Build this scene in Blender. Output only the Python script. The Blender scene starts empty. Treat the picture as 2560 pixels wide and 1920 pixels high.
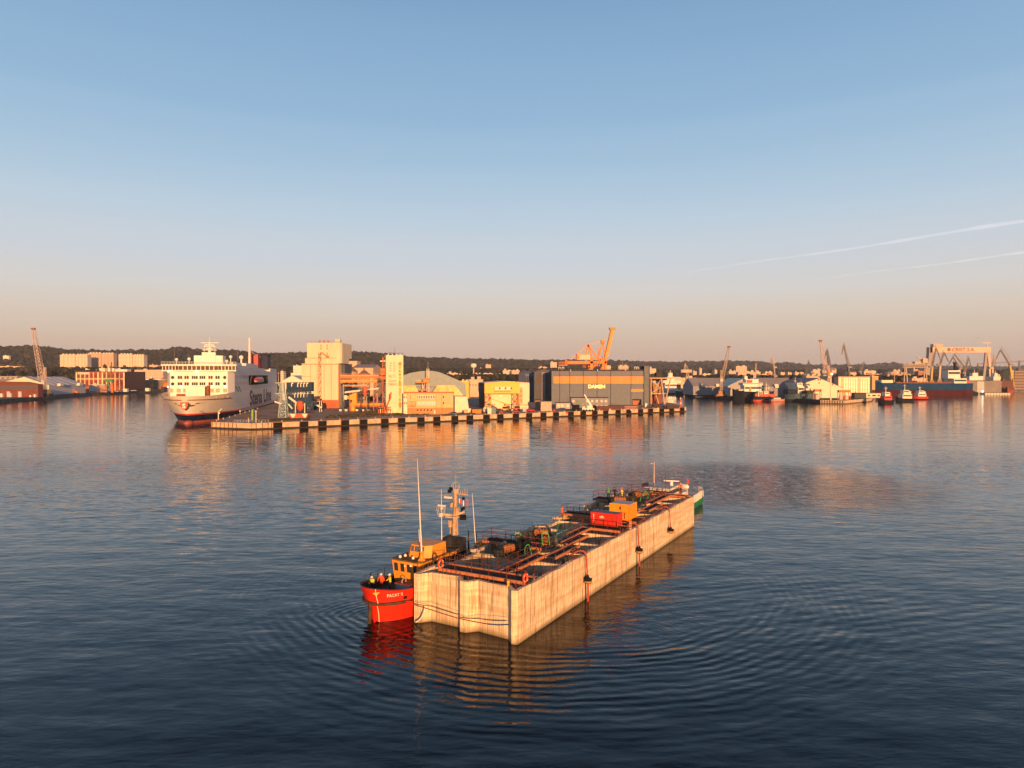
import bpy, math, random
from mathutils import Vector, Matrix
random.seed(7)
S = bpy.context.scene
COL = S.collection
# ------------------------------------------------------------------ camera
FPX = 1777.0; CAMH = 22.0; HOR = 938.0
PITCH = -math.atan((960 - HOR) / FPX)
cam = bpy.data.cameras.new('camera'); cam_o = bpy.data.objects.new('camera', cam); COL.objects.link(cam_o)
cam.sensor_width = 36.0; cam.lens = 36.0 * FPX / 2560.0; cam.clip_start = 0.5; cam.clip_end = 90000
cam_o.location = (0, 0, CAMH); cam_o.rotation_euler = (math.pi / 2 + PITCH, 0, 0)
S.camera = cam_o
# ------------------------------------------------------------------ sky and sun
SUN_AZ = math.radians(13.0)      # to the right of straight behind the camera
SUN_EL = math.radians(6.5)
W = bpy.data.worlds.new('World'); S.world = W; W.use_nodes = True
nt = W.node_tree; nt.nodes.clear()
def N(t, ty, **k):
    n = t.nodes.new(ty)
    for a, b in k.items(): setattr(n, a, b)
    return n
wo = N(nt, 'ShaderNodeOutputWorld'); bg = N(nt, 'ShaderNodeBackground')
sky = N(nt, 'ShaderNodeTexSky', sky_type='NISHITA', sun_disc=False)
sky.sun_elevation = SUN_EL; sky.sun_rotation = math.pi - SUN_AZ
sky.air_density = 1.0; sky.dust_density = 1.4; sky.ozone_density = 2.0
tc = N(nt, 'ShaderNodeTexCoord'); sp = N(nt, 'ShaderNodeSeparateXYZ')
nt.links.new(tc.outputs['Generated'], sp.inputs[0])
# very faint high cloud veil that warps the bands of the evening sky
mp = N(nt, 'ShaderNodeMapping'); mp.inputs['Scale'].default_value = (1.2, 1.2, 26)
nz = N(nt, 'ShaderNodeTexNoise'); nz.inputs['Scale'].default_value = 1.3; nz.inputs['Detail'].default_value = 4
nt.links.new(tc.outputs['Generated'], mp.inputs[0]); nt.links.new(mp.outputs[0], nz.inputs['Vector'])
ma = N(nt, 'ShaderNodeMath', operation='MULTIPLY_ADD'); ma.inputs[1].default_value = 0.035; ma.inputs[2].default_value = -0.0175
nt.links.new(nz.outputs['Fac'], ma.inputs[0])
ad = N(nt, 'ShaderNodeMath', operation='ADD'); nt.links.new(sp.outputs['Z'], ad.inputs[0]); nt.links.new(ma.outputs[0], ad.inputs[1])
rp = N(nt, 'ShaderNodeValToRGB'); nt.links.new(ad.outputs[0], rp.inputs[0])
def lin(c): return tuple(((x / 255.0) / 12.92 if x / 255.0 <= .04045 else ((x / 255.0 + .055) / 1.055) ** 2.4) for x in c)
stops = [(0.0, (206, 170, 150)), (0.045, (213, 187, 167)), (0.078, (218, 202, 186)), (0.115, (215, 210, 205)), (0.16, (203, 210, 218)), (0.215, (186, 206, 222)),
         (0.275, (166, 195, 219)), (0.34, (147, 183, 214)), (0.41, (135, 173, 207)), (0.48, (121, 161, 198)), (0.62, (66, 94, 128)), (1.0, (32, 47, 72))]
el = rp.color_ramp.elements
while len(el) > 1: el.remove(el[-1])
el[0].position = 0; el[0].color = lin(stops[0][1]) + (1,)
for p, c in stops[1:]:
    e = el.new(p); e.color = lin(c) + (1,)
mxs = N(nt, 'ShaderNodeMix', data_type='RGBA', blend_type='MIX'); mxs.inputs['Factor'].default_value = 0.94
sc_ = N(nt, 'ShaderNodeVectorMath', operation='SCALE'); sc_.inputs['Scale'].default_value = 0.12
nt.links.new(sky.outputs[0], sc_.inputs[0])
nt.links.new(sc_.outputs[0], mxs.inputs['A']); nt.links.new(rp.outputs[0], mxs.inputs['B'])
nt.links.new(mxs.outputs['Result'], bg.inputs[0]); bg.inputs[1].default_value = 0.625
nt.links.new(bg.outputs[0], wo.inputs[0])
sun = bpy.data.lights.new('sun', 'SUN'); sun_o = bpy.data.objects.new('sun', sun); COL.objects.link(sun_o)
sun.energy = 5.0; sun.angle = math.radians(0.6); sun.color = (1.0, 0.485, 0.175)
sdir = Vector((math.sin(SUN_AZ) * math.cos(SUN_EL), -math.cos(SUN_AZ) * math.cos(SUN_EL), math.sin(SUN_EL)))
sun_o.rotation_euler = sdir.to_track_quat('Z', 'Y').to_euler()
V = S.view_settings; V.view_transform = 'Standard'; V.look = 'None'; V.exposure = 0.75; V.gamma = 1.0
S.render.engine = 'CYCLES'
S.cycles.max_bounces = 6; S.cycles.diffuse_bounces = 3; S.cycles.glossy_bounces = 3; S.cycles.transmission_bounces = 2
S.cycles.volume_bounces = 0; S.cycles.transparent_max_bounces = 8
S.cycles.caustics_reflective = False; S.cycles.caustics_refractive = False
# ------------------------------------------------------------------ measuring helpers
def ray(u, v):
    x = (u - 1280) / FPX; z = (960 - v) / FPX
    return Vector((x, math.cos(PITCH) - z * math.sin(PITCH), z * math.cos(PITCH) + math.sin(PITCH)))
def G(u, v, z=0.0):                      # the point of height z seen at a pixel
    d = ray(u, v); t = (z - CAMH) / d.z
    return Vector((d.x * t, d.y * t, z))
def D(u, v, Y):                          # the point at distance Y seen at a pixel
    d = ray(u, v); t = Y / d.y
    return Vector((d.x * t, Y, CAMH + d.z * t))
# ------------------------------------------------------------------ mesh builder
class MB:
    def __init__(s): s.v = []; s.f = []; s.mi = []; s.m = 0; s.smooth = set()
    def add(s, vs, fs, sm=False):
        o = len(s.v); s.v += [tuple(x) for x in vs]
        for f in fs:
            if sm: s.smooth.add(len(s.f))
            s.f.append(tuple(o + i for i in f)); s.mi.append(s.m)
        return s
    def box(s, x0, y0, z0, x1, y1, z1):
        vs = [(x, y, z) for z in (z0, z1) for y in (y0, y1) for x in (x0, x1)]
        return s.add(vs, [(0, 2, 3, 1), (4, 5, 7, 6), (0, 1, 5, 4), (2, 6, 7, 3), (0, 4, 6, 2), (1, 3, 7, 5)])
    def cbox(s, c, sx, sy, sz, rz=0, rx=0, ry=0):
        R = Matrix.Rotation(rz, 3, 'Z') @ Matrix.Rotation(ry, 3, 'Y') @ Matrix.Rotation(rx, 3, 'X'); c = Vector(c)
        vs = [c + R @ Vector((x * sx / 2, y * sy / 2, z * sz / 2)) for z in (-1, 1) for y in (-1, 1) for x in (-1, 1)]
        return s.add(vs, [(0, 2, 3, 1), (4, 5, 7, 6), (0, 1, 5, 4), (2, 6, 7, 3), (0, 4, 6, 2), (1, 3, 7, 5)])
    def bar(s, p, q, w, h=None):
        h = h or w; p = Vector(p); q = Vector(q); d = q - p
        if d.length < 1e-6: return s
        d.normalize(); up = Vector((0, 0, 1)) if abs(d.z) < .95 else Vector((0, 1, 0))
        a = d.cross(up).normalized() * (w / 2); b = a.cross(d).normalized() * (h / 2)
        vs = [o + i * a + j * b for o in (p, q) for i, j in ((-1, -1), (1, -1), (1, 1), (-1, 1))]
        return s.add(vs, [(0, 1, 2, 3), (7, 6, 5, 4), (0, 4, 5, 1), (1, 5, 6, 2), (2, 6, 7, 3), (3, 7, 4, 0)])
    def tube(s, p, q, r, r2=None, n=8, cap=True):
        r2 = r if r2 is None else r2; p = Vector(p); q = Vector(q); d = (q - p)
        if d.length < 1e-6: return s
        d.normalize(); up = Vector((0, 0, 1)) if abs(d.z) < .95 else Vector((0, 1, 0))
        a = d.cross(up).normalized(); b = a.cross(d).normalized(); vs = []
        for o, rr in ((p, r), (q, r2)):
            for i in range(n):
                t = 2 * math.pi * i / n; vs.append(o + a * math.cos(t) * rr + b * math.sin(t) * rr)
        s.add(vs, [(i, (i + 1) % n, n + (i + 1) % n, n + i)[::-1] for i in range(n)], True)
        if cap: s.add(vs[:n], [tuple(range(n))]); s.add(vs[n:], [tuple(range(n))[::-1]])
        return s
    def path(s, pts, r, n=6):
        for i in range(len(pts) - 1): s.tube(pts[i], pts[i + 1], r, n=n)
        return s
    def prism(s, poly, z0, z1, top=True, bot=True):
        n = len(poly); ar = sum(poly[i][0] * poly[(i + 1) % n][1] - poly[(i + 1) % n][0] * poly[i][1] for i in range(n))
        if ar < 0: poly = poly[::-1]
        vs = [(x, y, z0) for x, y in poly] + [(x, y, z1) for x, y in poly]
        fs = [(i, (i + 1) % n, n + (i + 1) % n, n + i) for i in range(n)]
        if top: fs.append(tuple(range(n, 2 * n)))
        if bot: fs.append(tuple(range(n))[::-1])
        return s.add(vs, fs)
    def xz(s, poly, y0, y1):                # outline in x,z given depth along y
        n = len(poly); ar = sum(poly[i][0] * poly[(i + 1) % n][1] - poly[(i + 1) % n][0] * poly[i][1] for i in range(n))
        if ar < 0: poly = poly[::-1]
        vs = [(x, y0, z) for x, z in poly] + [(x, y1, z) for x, z in poly]
        return s.add(vs, [(i, n + i, n + (i + 1) % n, (i + 1) % n)[::-1] for i in range(n)] + [tuple(range(n)), tuple(range(n, 2 * n))[::-1]])
    def yz(s, poly, x0, x1):
        n = len(poly); ar = sum(poly[i][0] * poly[(i + 1) % n][1] - poly[(i + 1) % n][0] * poly[i][1] for i in range(n))
        if ar < 0: poly = poly[::-1]
        vs = [(x0, y, z) for y, z in poly] + [(x1, y, z) for y, z in poly]
        return s.add(vs, [(i, (i + 1) % n, n + (i + 1) % n, n + i)[::-1] for i in range(n)] + [tuple(range(n))[::-1], tuple(range(n, 2 * n))])
    def lathe(s, prof, c=(0, 0, 0), n=12):
        cx, cy, cz = c; vs = []
        for r, z in prof:
            for i in range(n):
                t = 2 * math.pi * i / n; vs.append((cx + r * math.cos(t), cy + r * math.sin(t), cz + z))
        fs = [(j * n + i, j * n + (i + 1) % n, (j + 1) * n + (i + 1) % n, (j + 1) * n + i) for j in range(len(prof) - 1) for i in range(n)]
        s.add(vs, fs, True)
        if prof[0][0] > 1e-4: s.add(vs[:n], [tuple(range(n))[::-1]])
        if prof[-1][0] > 1e-4: s.add(vs[-n:], [tuple(range(n))])
        return s
    def sph(s, c, r, n=12, m=8, k=(1, 1, 1)):
        vs = []; cx, cy, cz = c
        for j in range(m + 1):
            ph = math.pi * j / m
            for i in range(n):
                t = 2 * math.pi * i / n
                vs.append((cx + r * k[0] * math.sin(ph) * math.cos(t), cy + r * k[1] * math.sin(ph) * math.sin(t), cz - r * k[2] * math.cos(ph)))
        return s.add(vs, [(j * n + i, j * n + (i + 1) % n, (j + 1) * n + (i + 1) % n, (j + 1) * n + i) for j in range(m) for i in range(n)], True)
    def grid(s, rows, sm=True, closed=False):
        n = len(rows[0]); vs = [p for r in rows for p in r]; m = n if closed else n - 1
        return s.add(vs, [(j * n + i, j * n + (i + 1) % n, (j + 1) * n + (i + 1) % n, (j + 1) * n + i) for j in range(len(rows) - 1) for i in range(m)], sm)
    def torus(s, c, R, r, ax='y', n=16, m=6, k=1.0):
        rows = []; c = Vector(c)
        for j in range(n + 1):
            t = 2 * math.pi * j / n; row = []
            for i in range(m):
                a = 2 * math.pi * i / m; rr = R + r * math.cos(a); q = (rr * math.cos(t), r * math.sin(a), rr * math.sin(t) * k)
                if ax == 'z': q = (q[0], q[2], q[1])
                if ax == 'x': q = (q[1], q[0], q[2])
                row.append(c + Vector(q))
            rows.append(row)
        return s.grid(rows, True, True)
    def truss(s, p, q, w, n=6, r=.15, r2=None, w2=None, tri=False):   # lattice boom
        p = Vector(p); q = Vector(q); d = (q - p).normalized(); w2 = w if w2 is None else w2; r2 = r2 or r * .6
        up = Vector((0, 1, 0)) if abs(d.y) < .9 else Vector((0, 0, 1))
        a = d.cross(up).normalized(); b = a.cross(d).normalized()
        def pt(t, i):
            ww = (w + (w2 - w) * t) / 2; i %= 4
            return p.lerp(q, t) + a * ((-1, 1, 1, -1)[i] * ww) + b * ((-1, -1, 1, 1)[i] * ww)
        for i in range(4): s.bar(pt(0, i), pt(1, i), r)
        for j in range(n):
            for i in range(4):
                s.bar(pt(j / n, i), pt((j + 1) / n, i + 1), r2)
                if j: s.bar(pt(j / n, i), pt(j / n, i + 1), r2)
        return s
    def pieces(s):
        n = len(s.v); pa = list(range(n))
        def fd(i):
            while pa[i] != i: pa[i] = pa[pa[i]]; i = pa[i]
            return i
        for f in s.f:
            a = fd(f[0])
            for i in f[1:]: pa[fd(i)] = a
        bb = {}
        for i, v in enumerate(s.v):
            r = fd(i)
            if r not in bb: bb[r] = [list(v), list(v)]
            else:
                lo, hi = bb[r]
                for k in range(3):
                    if v[k] < lo[k]: lo[k] = v[k]
                    if v[k] > hi[k]: hi[k] = v[k]
        ks = list(bb)
        if len(ks) < 2 or len(ks) > 420: return None
        sz = [math.dist(*bb[k]) for k in ks]; p2 = list(range(len(ks)))
        def f2(i):
            while p2[i] != i: i = p2[i]
            return i
        for i in range(len(ks)):
            for j in range(i):
                a, b = bb[ks[i]], bb[ks[j]]; g = math.sqrt(sum(max(0, a[0][k] - b[1][k], b[0][k] - a[1][k]) ** 2 for k in range(3)))
                if g < .42 * max(sz[i], sz[j]): p2[f2(i)] = f2(j)
        grp = {k: f2(i) for i, k in enumerate(ks)}
        if len(set(grp.values())) < 2: return None
        out = {}
        for fi, f in enumerate(s.f): out.setdefault(grp[fd(f[0])], []).append(fi)
        res = []
        for fl in out.values():
            m = MB(); mp = {}
            for fi in fl:
                g = []
                for i in s.f[fi]:
                    if i not in mp: mp[i] = len(m.v); m.v.append(s.v[i])
                    g.append(mp[i])
                if fi in s.smooth: m.smooth.add(len(m.f))
                m.f.append(tuple(g)); m.mi.append(s.mi[fi])
            res.append(m)
        return res
    def build(s, name, mats, parent=None, loc=None, split=True):
        if parent is not None and split:
            pc = s.pieces()
            if pc: return [m.build(name, mats, parent, loc, False) for m in pc][0]
        me = bpy.data.meshes.new(name); me.from_pydata(s.v, [], s.f); me.update()
        if not isinstance(mats, (list, tuple)): mats = [mats]
        for m in mats: me.materials.append(m)
        if len(mats) > 1: me.polygons.foreach_set('material_index', s.mi)
        if s.smooth:
            sm = [i in s.smooth for i in range(len(s.f))]; me.polygons.foreach_set('use_smooth', sm)
        o = bpy.data.objects.new(name, me); COL.objects.link(o)
        if parent: o.parent = parent
        if loc: o.location = loc
        return o
def tag(o, label, cat, group=None, kind=None):
    if label: o['label'] = label
    if cat: o['category'] = cat
    if group: o['group'] = group
    if kind: o['kind'] = kind
    return o
def thing(name, label, cat, loc=(0, 0, 0), rz=0.0, group=None):
    o = bpy.data.objects.new(name, None); COL.objects.link(o); o.location = loc; o.rotation_euler = (0, 0, rz)
    o.empty_display_size = .5
    return tag(o, label, cat, group)
def struct(name, mb, m): o = mb.build(name, m); o['kind'] = 'structure'; return o
def dup(o, loc, rz=None, label=None, group=None, sc=None):
    r = o.copy(); COL.objects.link(r); r.location = loc
    if rz is not None: r.rotation_euler = (0, 0, rz)
    if sc: r.scale = (sc, sc, sc)
    if label: r['label'] = label
    if group: r['group'] = group
    for ch in list(o.children):
        c = ch.copy(); COL.objects.link(c); c.parent = r
        for g in list(ch.children):
            d = g.copy(); COL.objects.link(d); d.parent = c
    return r
_txt = {}
def text_mb(st, size, shear=0.0, off=0.0, space=1.0, ext=0.02, sx=1.0):
    cu = bpy.data.curves.new('t', 'FONT'); cu.body = st; cu.size = size; cu.shear = shear; cu.offset = off
    cu.space_character = space; cu.extrude = ext; cu.align_x = 'LEFT'; cu.resolution_u = 3
    o = bpy.data.objects.new('t', cu); COL.objects.link(o)
    dg = bpy.context.evaluated_depsgraph_get(); me = bpy.data.meshes.new_from_object(o.evaluated_get(dg))
    mb = MB(); mb.add([(v.co.x * sx, -v.co.z, v.co.y) for v in me.vertices], [tuple(p.vertices)[::1] for p in me.polygons])
    bpy.data.objects.remove(o); bpy.data.curves.remove(cu); bpy.data.meshes.remove(me)
    return mb
def fit(mb, x0, z0, w, h, y=0.0):       # scale lettering into a rectangle of the x,z plane
    xs = [v[0] for v in mb.v]; zs = [v[2] for v in mb.v]; a, b, c, d = min(xs), max(xs), min(zs), max(zs)
    mb.v = [(x0 + (v[0] - a) / (b - a) * w, v[1] + y, z0 + (v[2] - c) / (d - c) * h) for v in mb.v]
    return mb
# ------------------------------------------------------------------ materials
MATS = {}
def mat(name, col, rough=.7, var=.12, sc=1.0, metal=0.0, bump=0.0, emit=None, col2=None, spec=.3, stretch=(1, 1, 1), em=1.0):
    if name in MATS: return MATS[name]
    m = bpy.data.materials.new(name); m.use_nodes = True; t = m.node_tree; b = t.nodes['Principled BSDF']
    b.inputs['Roughness'].default_value = rough; b.inputs['Metallic'].default_value = metal; b.inputs['Specular IOR Level'].default_value = spec
    c2 = col2 or tuple(max(0, x * (1 - var * 2.2)) for x in col)
    tcn = N(t, 'ShaderNodeTexCoord'); mpn = N(t, 'ShaderNodeMapping'); mpn.inputs['Scale'].default_value = stretch
    t.links.new(tcn.outputs['Object'], mpn.inputs[0])
    n1 = N(t, 'ShaderNodeTexNoise'); n1.inputs['Scale'].default_value = sc; n1.inputs['Detail'].default_value = 5; n1.inputs['Roughness'].default_value = .65
    t.links.new(mpn.outputs[0], n1.inputs['Vector'])
    r = N(t, 'ShaderNodeValToRGB'); r.color_ramp.elements[0].position = .32; r.color_ramp.elements[1].position = .62
    r.color_ramp.elements[0].color = c2 + (1,); r.color_ramp.elements[1].color = tuple(col) + (1,)
    t.links.new(n1.outputs['Fac'], r.inputs[0]); t.links.new(r.outputs[0], b.inputs['Base Color'])
    if bump:
        bn = N(t, 'ShaderNodeBump'); bn.inputs['Strength'].default_value = bump; bn.inputs['Distance'].default_value = .05
        t.links.new(n1.outputs['Fac'], bn.inputs['Height']); t.links.new(bn.outputs[0], b.inputs['Normal'])
    if emit: b.inputs['Emission Color'].default_value = emit + (1,); b.inputs['Emission Strength'].default_value = em
    MATS[name] = m; return m
def facade(name, wall, win, px, pz, fw=.55, fh=.5, rough=.8):      # far facade whose windows are a pattern of the wall itself
    if name in MATS: return MATS[name]
    m = mat(name, wall, rough, .08, .3); t = m.node_tree; b = t.nodes['Principled BSDF']
    src = b.inputs['Base Color'].links[0].from_socket; g = N(t, 'ShaderNodeNewGeometry'); s3 = N(t, 'ShaderNodeSeparateXYZ'); tcn = N(t, 'ShaderNodeTexCoord')
    t.links.new(tcn.outputs['Object'], s3.inputs[0])
    def stripe(inp, per, f):
        a = N(t, 'ShaderNodeMath', operation='DIVIDE'); a.inputs[1].default_value = per; t.links.new(inp, a.inputs[0])
        c = N(t, 'ShaderNodeMath', operation='FRACT'); t.links.new(a.outputs[0], c.inputs[0])
        e = N(t, 'ShaderNodeMath', operation='LESS_THAN'); e.inputs[1].default_value = f; t.links.new(c.outputs[0], e.inputs[0]); return e.outputs[0]
    ax = N(t, 'ShaderNodeMath', operation='ADD'); t.links.new(s3.outputs['X'], ax.inputs[0]); t.links.new(s3.outputs['Y'], ax.inputs[1])
    m1 = N(t, 'ShaderNodeMath', operation='MULTIPLY'); t.links.new(stripe(ax.outputs[0], px, fw), m1.inputs[0]); t.links.new(stripe(s3.outputs['Z'], pz, fh), m1.inputs[1])
    sn = N(t, 'ShaderNodeSeparateXYZ'); t.links.new(tcn.outputs['Normal'], sn.inputs[0])
    ab = N(t, 'ShaderNodeMath', operation='ABSOLUTE'); t.links.new(sn.outputs['Z'], ab.inputs[0])
    ls = N(t, 'ShaderNodeMath', operation='LESS_THAN'); ls.inputs[1].default_value = .5; t.links.new(ab.outputs[0], ls.inputs[0])
    m2 = N(t, 'ShaderNodeMath', operation='MULTIPLY'); t.links.new(m1.outputs[0], m2.inputs[0]); t.links.new(ls.outputs[0], m2.inputs[1])
    mx = N(t, 'ShaderNodeMix', data_type='RGBA'); t.links.new(m2.outputs[0], mx.inputs['Factor']); t.links.new(src, mx.inputs['A']); mx.inputs['B'].default_value = win + (1,)
    t.links.new(mx.outputs['Result'], b.inputs['Base Color']); return m
def ribbed(name, col, per=.6, rough=.6, depth=.25, var=.1, axis='X'):
    if name in MATS: return MATS[name]
    m = mat(name, col, rough, var, .5); t = m.node_tree; b = t.nodes['Principled BSDF']
    w = N(t, 'ShaderNodeTexWave'); w.bands_direction = axis; w.inputs['Scale'].default_value = 1 / per * .31
    tcn = N(t, 'ShaderNodeTexCoord'); t.links.new(tcn.outputs['Object'], w.inputs['Vector'])
    bn = N(t, 'ShaderNodeBump'); bn.inputs['Strength'].default_value = depth; bn.inputs['Distance'].default_value = .1
    t.links.new(w.outputs['Fac'], bn.inputs['Height']); t.links.new(bn.outputs[0], b.inputs['Normal']); return m
white = mat('white_paint', (.72, .70, .66), .45, .10, .6)
cream = mat('cream_paint', (.72, .62, .44), .7, .06, .3)
lcream = mat('pale_render', (.74, .68, .56), .75, .08, .25)
orange = mat('orange_paint', (.72, .20, .03), .5, .14, .8)
dorange = mat('deep_orange_steel', (.62, .15, .035), .55, .2, .5)
yellow = mat('yellow_paint', (.75, .42, .05), .5, .1, .8)
red = mat('red_paint', (.62, .035, .02), .35, .12, .5)
dred = mat('dark_red_paint', (.28, .05, .04), .6, .2, .5)
black = mat('black_rubber', (.018, .018, .02), .9, .3, 1.5, spec=.05)
dark = mat('dark_steel', (.055, .053, .052), .7, .3, 1.0, spec=.1)
glass = mat('dark_glass', (.03, .04, .05), .12, .1, 1, spec=.6)
grey = mat('grey_paint', (.30, .31, .32), .6, .15, .6)
lgrey = mat('light_grey_paint', (.46, .47, .48), .6, .12, .6)
navy = mat('navy_paint', (.018, .035, .10), .55, .2, .4, spec=.08)
blue = mat('blue_paint', (.04, .12, .30), .5, .2, .4)
lblue = mat('pale_blue_steel', (.34, .46, .52), .6, .15, .5)
green = mat('green_paint', (.05, .28, .12), .5, .2, .6)
rust = mat('rusty_steel', (.30, .10, .045), .8, .3, 1.4)
brick = mat('brick_red', (.34, .09, .05), .85, .12, .7)
concrete_q = mat('quay_concrete', (.42, .34, .26), .9, .22, .35, col2=(.20, .15, .11))
# ------------------------------------------------------------------ water
import numpy as np
def water_mat():
    m = bpy.data.materials.new('harbour_water'); m.use_nodes = True; t = m.node_tree; b = t.nodes['Principled BSDF']
    b.inputs['Base Color'].default_value = (.0012, .003, .0055, 1); b.inputs['Roughness'].default_value = .05; b.inputs['IOR'].default_value = 1.333
    b.inputs['Specular IOR Level'].default_value = .42
    g = N(t, 'ShaderNodeNewGeometry')
    def noise(scale, stretch, rot, det=3, rough=.55, dist=0.0):
        mp = N(t, 'ShaderNodeMapping'); mp.inputs['Scale'].default_value = stretch; mp.inputs['Rotation'].default_value = (0, 0, rot)
        t.links.new(g.outputs['Position'], mp.inputs[0]); n = N(t, 'ShaderNodeTexNoise'); n.inputs['Scale'].default_value = scale
        n.inputs['Detail'].default_value = det; n.inputs['Roughness'].default_value = rough; n.inputs['Distortion'].default_value = dist
        t.links.new(mp.outputs[0], n.inputs['Vector']); return n.outputs['Fac']
    def M(op, a, c=None, d=None):
        n = N(t, 'ShaderNodeMath', operation=op)
        for i, x in enumerate((a, c, d)):
            if x is None: continue
            if isinstance(x, (int, float)): n.inputs[i].default_value = x
            else: t.links.new(x, n.inputs[i])
        return n.outputs[0]
    def MR(x, a, b_, c, d):
        n = N(t, 'ShaderNodeMapRange'); n.interpolation_type = 'SMOOTHSTEP'; t.links.new(x, n.inputs[0])
        for i, q in enumerate((a, b_, c, d)): n.inputs[i + 1].default_value = q
        return n.outputs[0]
    s = N(t, 'ShaderNodeSeparateXYZ'); t.links.new(g.outputs['Position'], s.inputs[0]); X, Y = s.outputs['X'], s.outputs['Y']
    def dist(cx, cy, sx=1.0, sy=1.0):
        a = M('MULTIPLY', M('SUBTRACT', X, cx), sx); c = M('MULTIPLY', M('SUBTRACT', Y, cy), sy)
        return M('SQRT', M('ADD', M('MULTIPLY', a, a), M('MULTIPLY', c, c)))
    patch = MR(noise(.011, (.6, 1.5, 1), .25, 2), .38, .62, .45, 1.35)
    far = M('MULTIPLY', MR(Y, 75, 165, .8, 1.2), MR(Y, 170, 235, 1, .22)); patch = M('MULTIPLY', patch, far)
    n1 = M('MULTIPLY', noise(.62, (.5, 1.15, 1), .18, 3), M('MULTIPLY', patch, .075))
    n1b = M('MULTIPLY', noise(.95, (.6, 1.3, 1), -.45, 2), M('MULTIPLY', far, .034))
    n2 = M('MULTIPLY', noise(.17, (.55, 1.2, 1), .3, 2), .20)
    n3 = M('MULTIPLY', noise(3.2, (.6, 1.1, 1), -.1, 2), M('MULTIPLY', patch, .009))
    h = M('ADD', M('ADD', n1, n2), M('ADD', n3, n1b))
    # bow wave rings pushed out by the caisson and the tug
    wob = M('MULTIPLY', noise(.11, (1, 1, 1), 0, 3), 2.6)
    r = M('ADD', dist(4.5, 77.0, 1.0, 1.0), wob)
    ring = M('SINE', M('MULTIPLY', r, 2 * math.pi / 1.0))
    win = M('MULTIPLY', MR(r, 19.5, 23.5, 0, 1), MR(r, 25, 42, 1, 0))
    win = M('MULTIPLY', win, MR(Y, 66, 80, 1, .12))
    win = M('MULTIPLY', win, MR(noise(.16, (1, 1, 1), .7, 3), .36, .58, .45, 1.2)); h = M('ADD', h, M('MULTIPLY', M('MULTIPLY', ring, win), .0145))
    r2 = M('ADD', dist(-11.5, 64.0), wob); ring2 = M('SINE', M('MULTIPLY', r2, 2 * math.pi / .85))
    h = M('ADD', h, M('MULTIPLY', M('MULTIPLY', ring2, M('MULTIPLY', MR(r2, 3, 4.5, 0, 1), MR(r2, 5, 11, 1, 0))), .008))
    # long diverging arms of the wave to the right
    ar = M('ADD', M('ADD', M('MULTIPLY', X, -.34), M('MULTIPLY', Y, .94)), M('MULTIPLY', noise(.07, (1, 1, 1), 0, 2), 3.0))
    arm = M('SINE', M('MULTIPLY', ar, 2 * math.pi / 1.5))
    aw = M('MULTIPLY', MR(dist(30, 66, .8, 1.5), 6, 26, 1, 0), .009); h = M('ADD', h, M('MULTIPLY', arm, aw))
    # churned wake behind the stern tug, and eddies along the caisson wall
    wk = MR(dist(50, 146, .8, .8), 6, 34, 1, 0)
    h = M('ADD', h, M('MULTIPLY', M('MULTIPLY', noise(.42, (.8, 1.2, 1), .5, 5, .7, 1.2), wk), .42))
    ed = MR(dist(11, 68, 1.0, .8), 3, 12, 1, 0)
    h = M('ADD', h, M('MULTIPLY', M('MULTIPLY', noise(.35, (1, 1.2, 1), 1.0, 3, .6, 2.0), ed), .08))
    bn = N(t, 'ShaderNodeBump'); bn.inputs['Strength'].default_value = 1.0; bn.inputs['Distance'].default_value = 1.0
    t.links.new(h, bn.inputs['Height'])
    # wavelets too small for the height field: random facet tilts, stronger where the breeze ruffles the open basin
    mp = N(t, 'ShaderNodeMapping'); mp.inputs['Scale'].default_value = (.45, 1.3, 1); mp.inputs['Rotation'].default_value = (0, 0, .15); t.links.new(g.outputs['Position'], mp.inputs[0])
    nc = N(t, 'ShaderNodeTexNoise'); nc.inputs['Scale'].default_value = 1.1; nc.inputs['Detail'].default_value = 3; t.links.new(mp.outputs[0], nc.inputs['Vector'])
    v0 = N(t, 'ShaderNodeVectorMath', operation='SUBTRACT'); t.links.new(nc.outputs['Color'], v0.inputs[0]); v0.inputs[1].default_value = (.5, .545, .5)
    v1 = N(t, 'ShaderNodeVectorMath', operation='MULTIPLY'); t.links.new(v0.outputs[0], v1.inputs[0]); v1.inputs[1].default_value = (.8, 1, 0)
    pf = MR(noise(.009, (.5, 1.6, 1), -.2, 2), .40, .60, .55, 1.15)
    wk2 = MR(dist(50, 146, .8, .8), 4, 24, .2, 0)
    A0 = M('MULTIPLY', M('MULTIPLY', MR(Y, 75, 150, .10, .38), MR(Y, 165, 225, 1, .12)), pf)
    A = M('ADD', A0, wk2)
    v2 = N(t, 'ShaderNodeVectorMath', operation='SCALE'); t.links.new(v1.outputs[0], v2.inputs[0]); t.links.new(A, v2.inputs['Scale'])
    v3 = N(t, 'ShaderNodeVectorMath', operation='ADD'); t.links.new(v2.outputs[0], v3.inputs[0]); t.links.new(bn.outputs[0], v3.inputs[1])
    v4 = N(t, 'ShaderNodeVectorMath', operation='NORMALIZE'); t.links.new(v3.outputs[0], v4.inputs[0]); t.links.new(v4.outputs[0], b.inputs['Normal'])
    foam = M('MULTIPLY', MR(noise(.9, (.7, 1.2, 1), .4, 6, .75, 1.0), .50, .64, 0, 1), MR(dist(46, 147, .8, .6), 3, 26, 1, 0))
    mx = N(t, 'ShaderNodeMix', data_type='RGBA'); t.links.new(foam, mx.inputs['Factor']); mx.inputs['A'].default_value = (.0012, .003, .0055, 1)
    mx.inputs['B'].default_value = (.85, .85, .88, 1); t.links.new(M('MULTIPLY_ADD', foam, .5, .05), b.inputs['Roughness']); t.links.new(mx.outputs['Result'], b.inputs['Base Color'])
    return m
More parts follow.
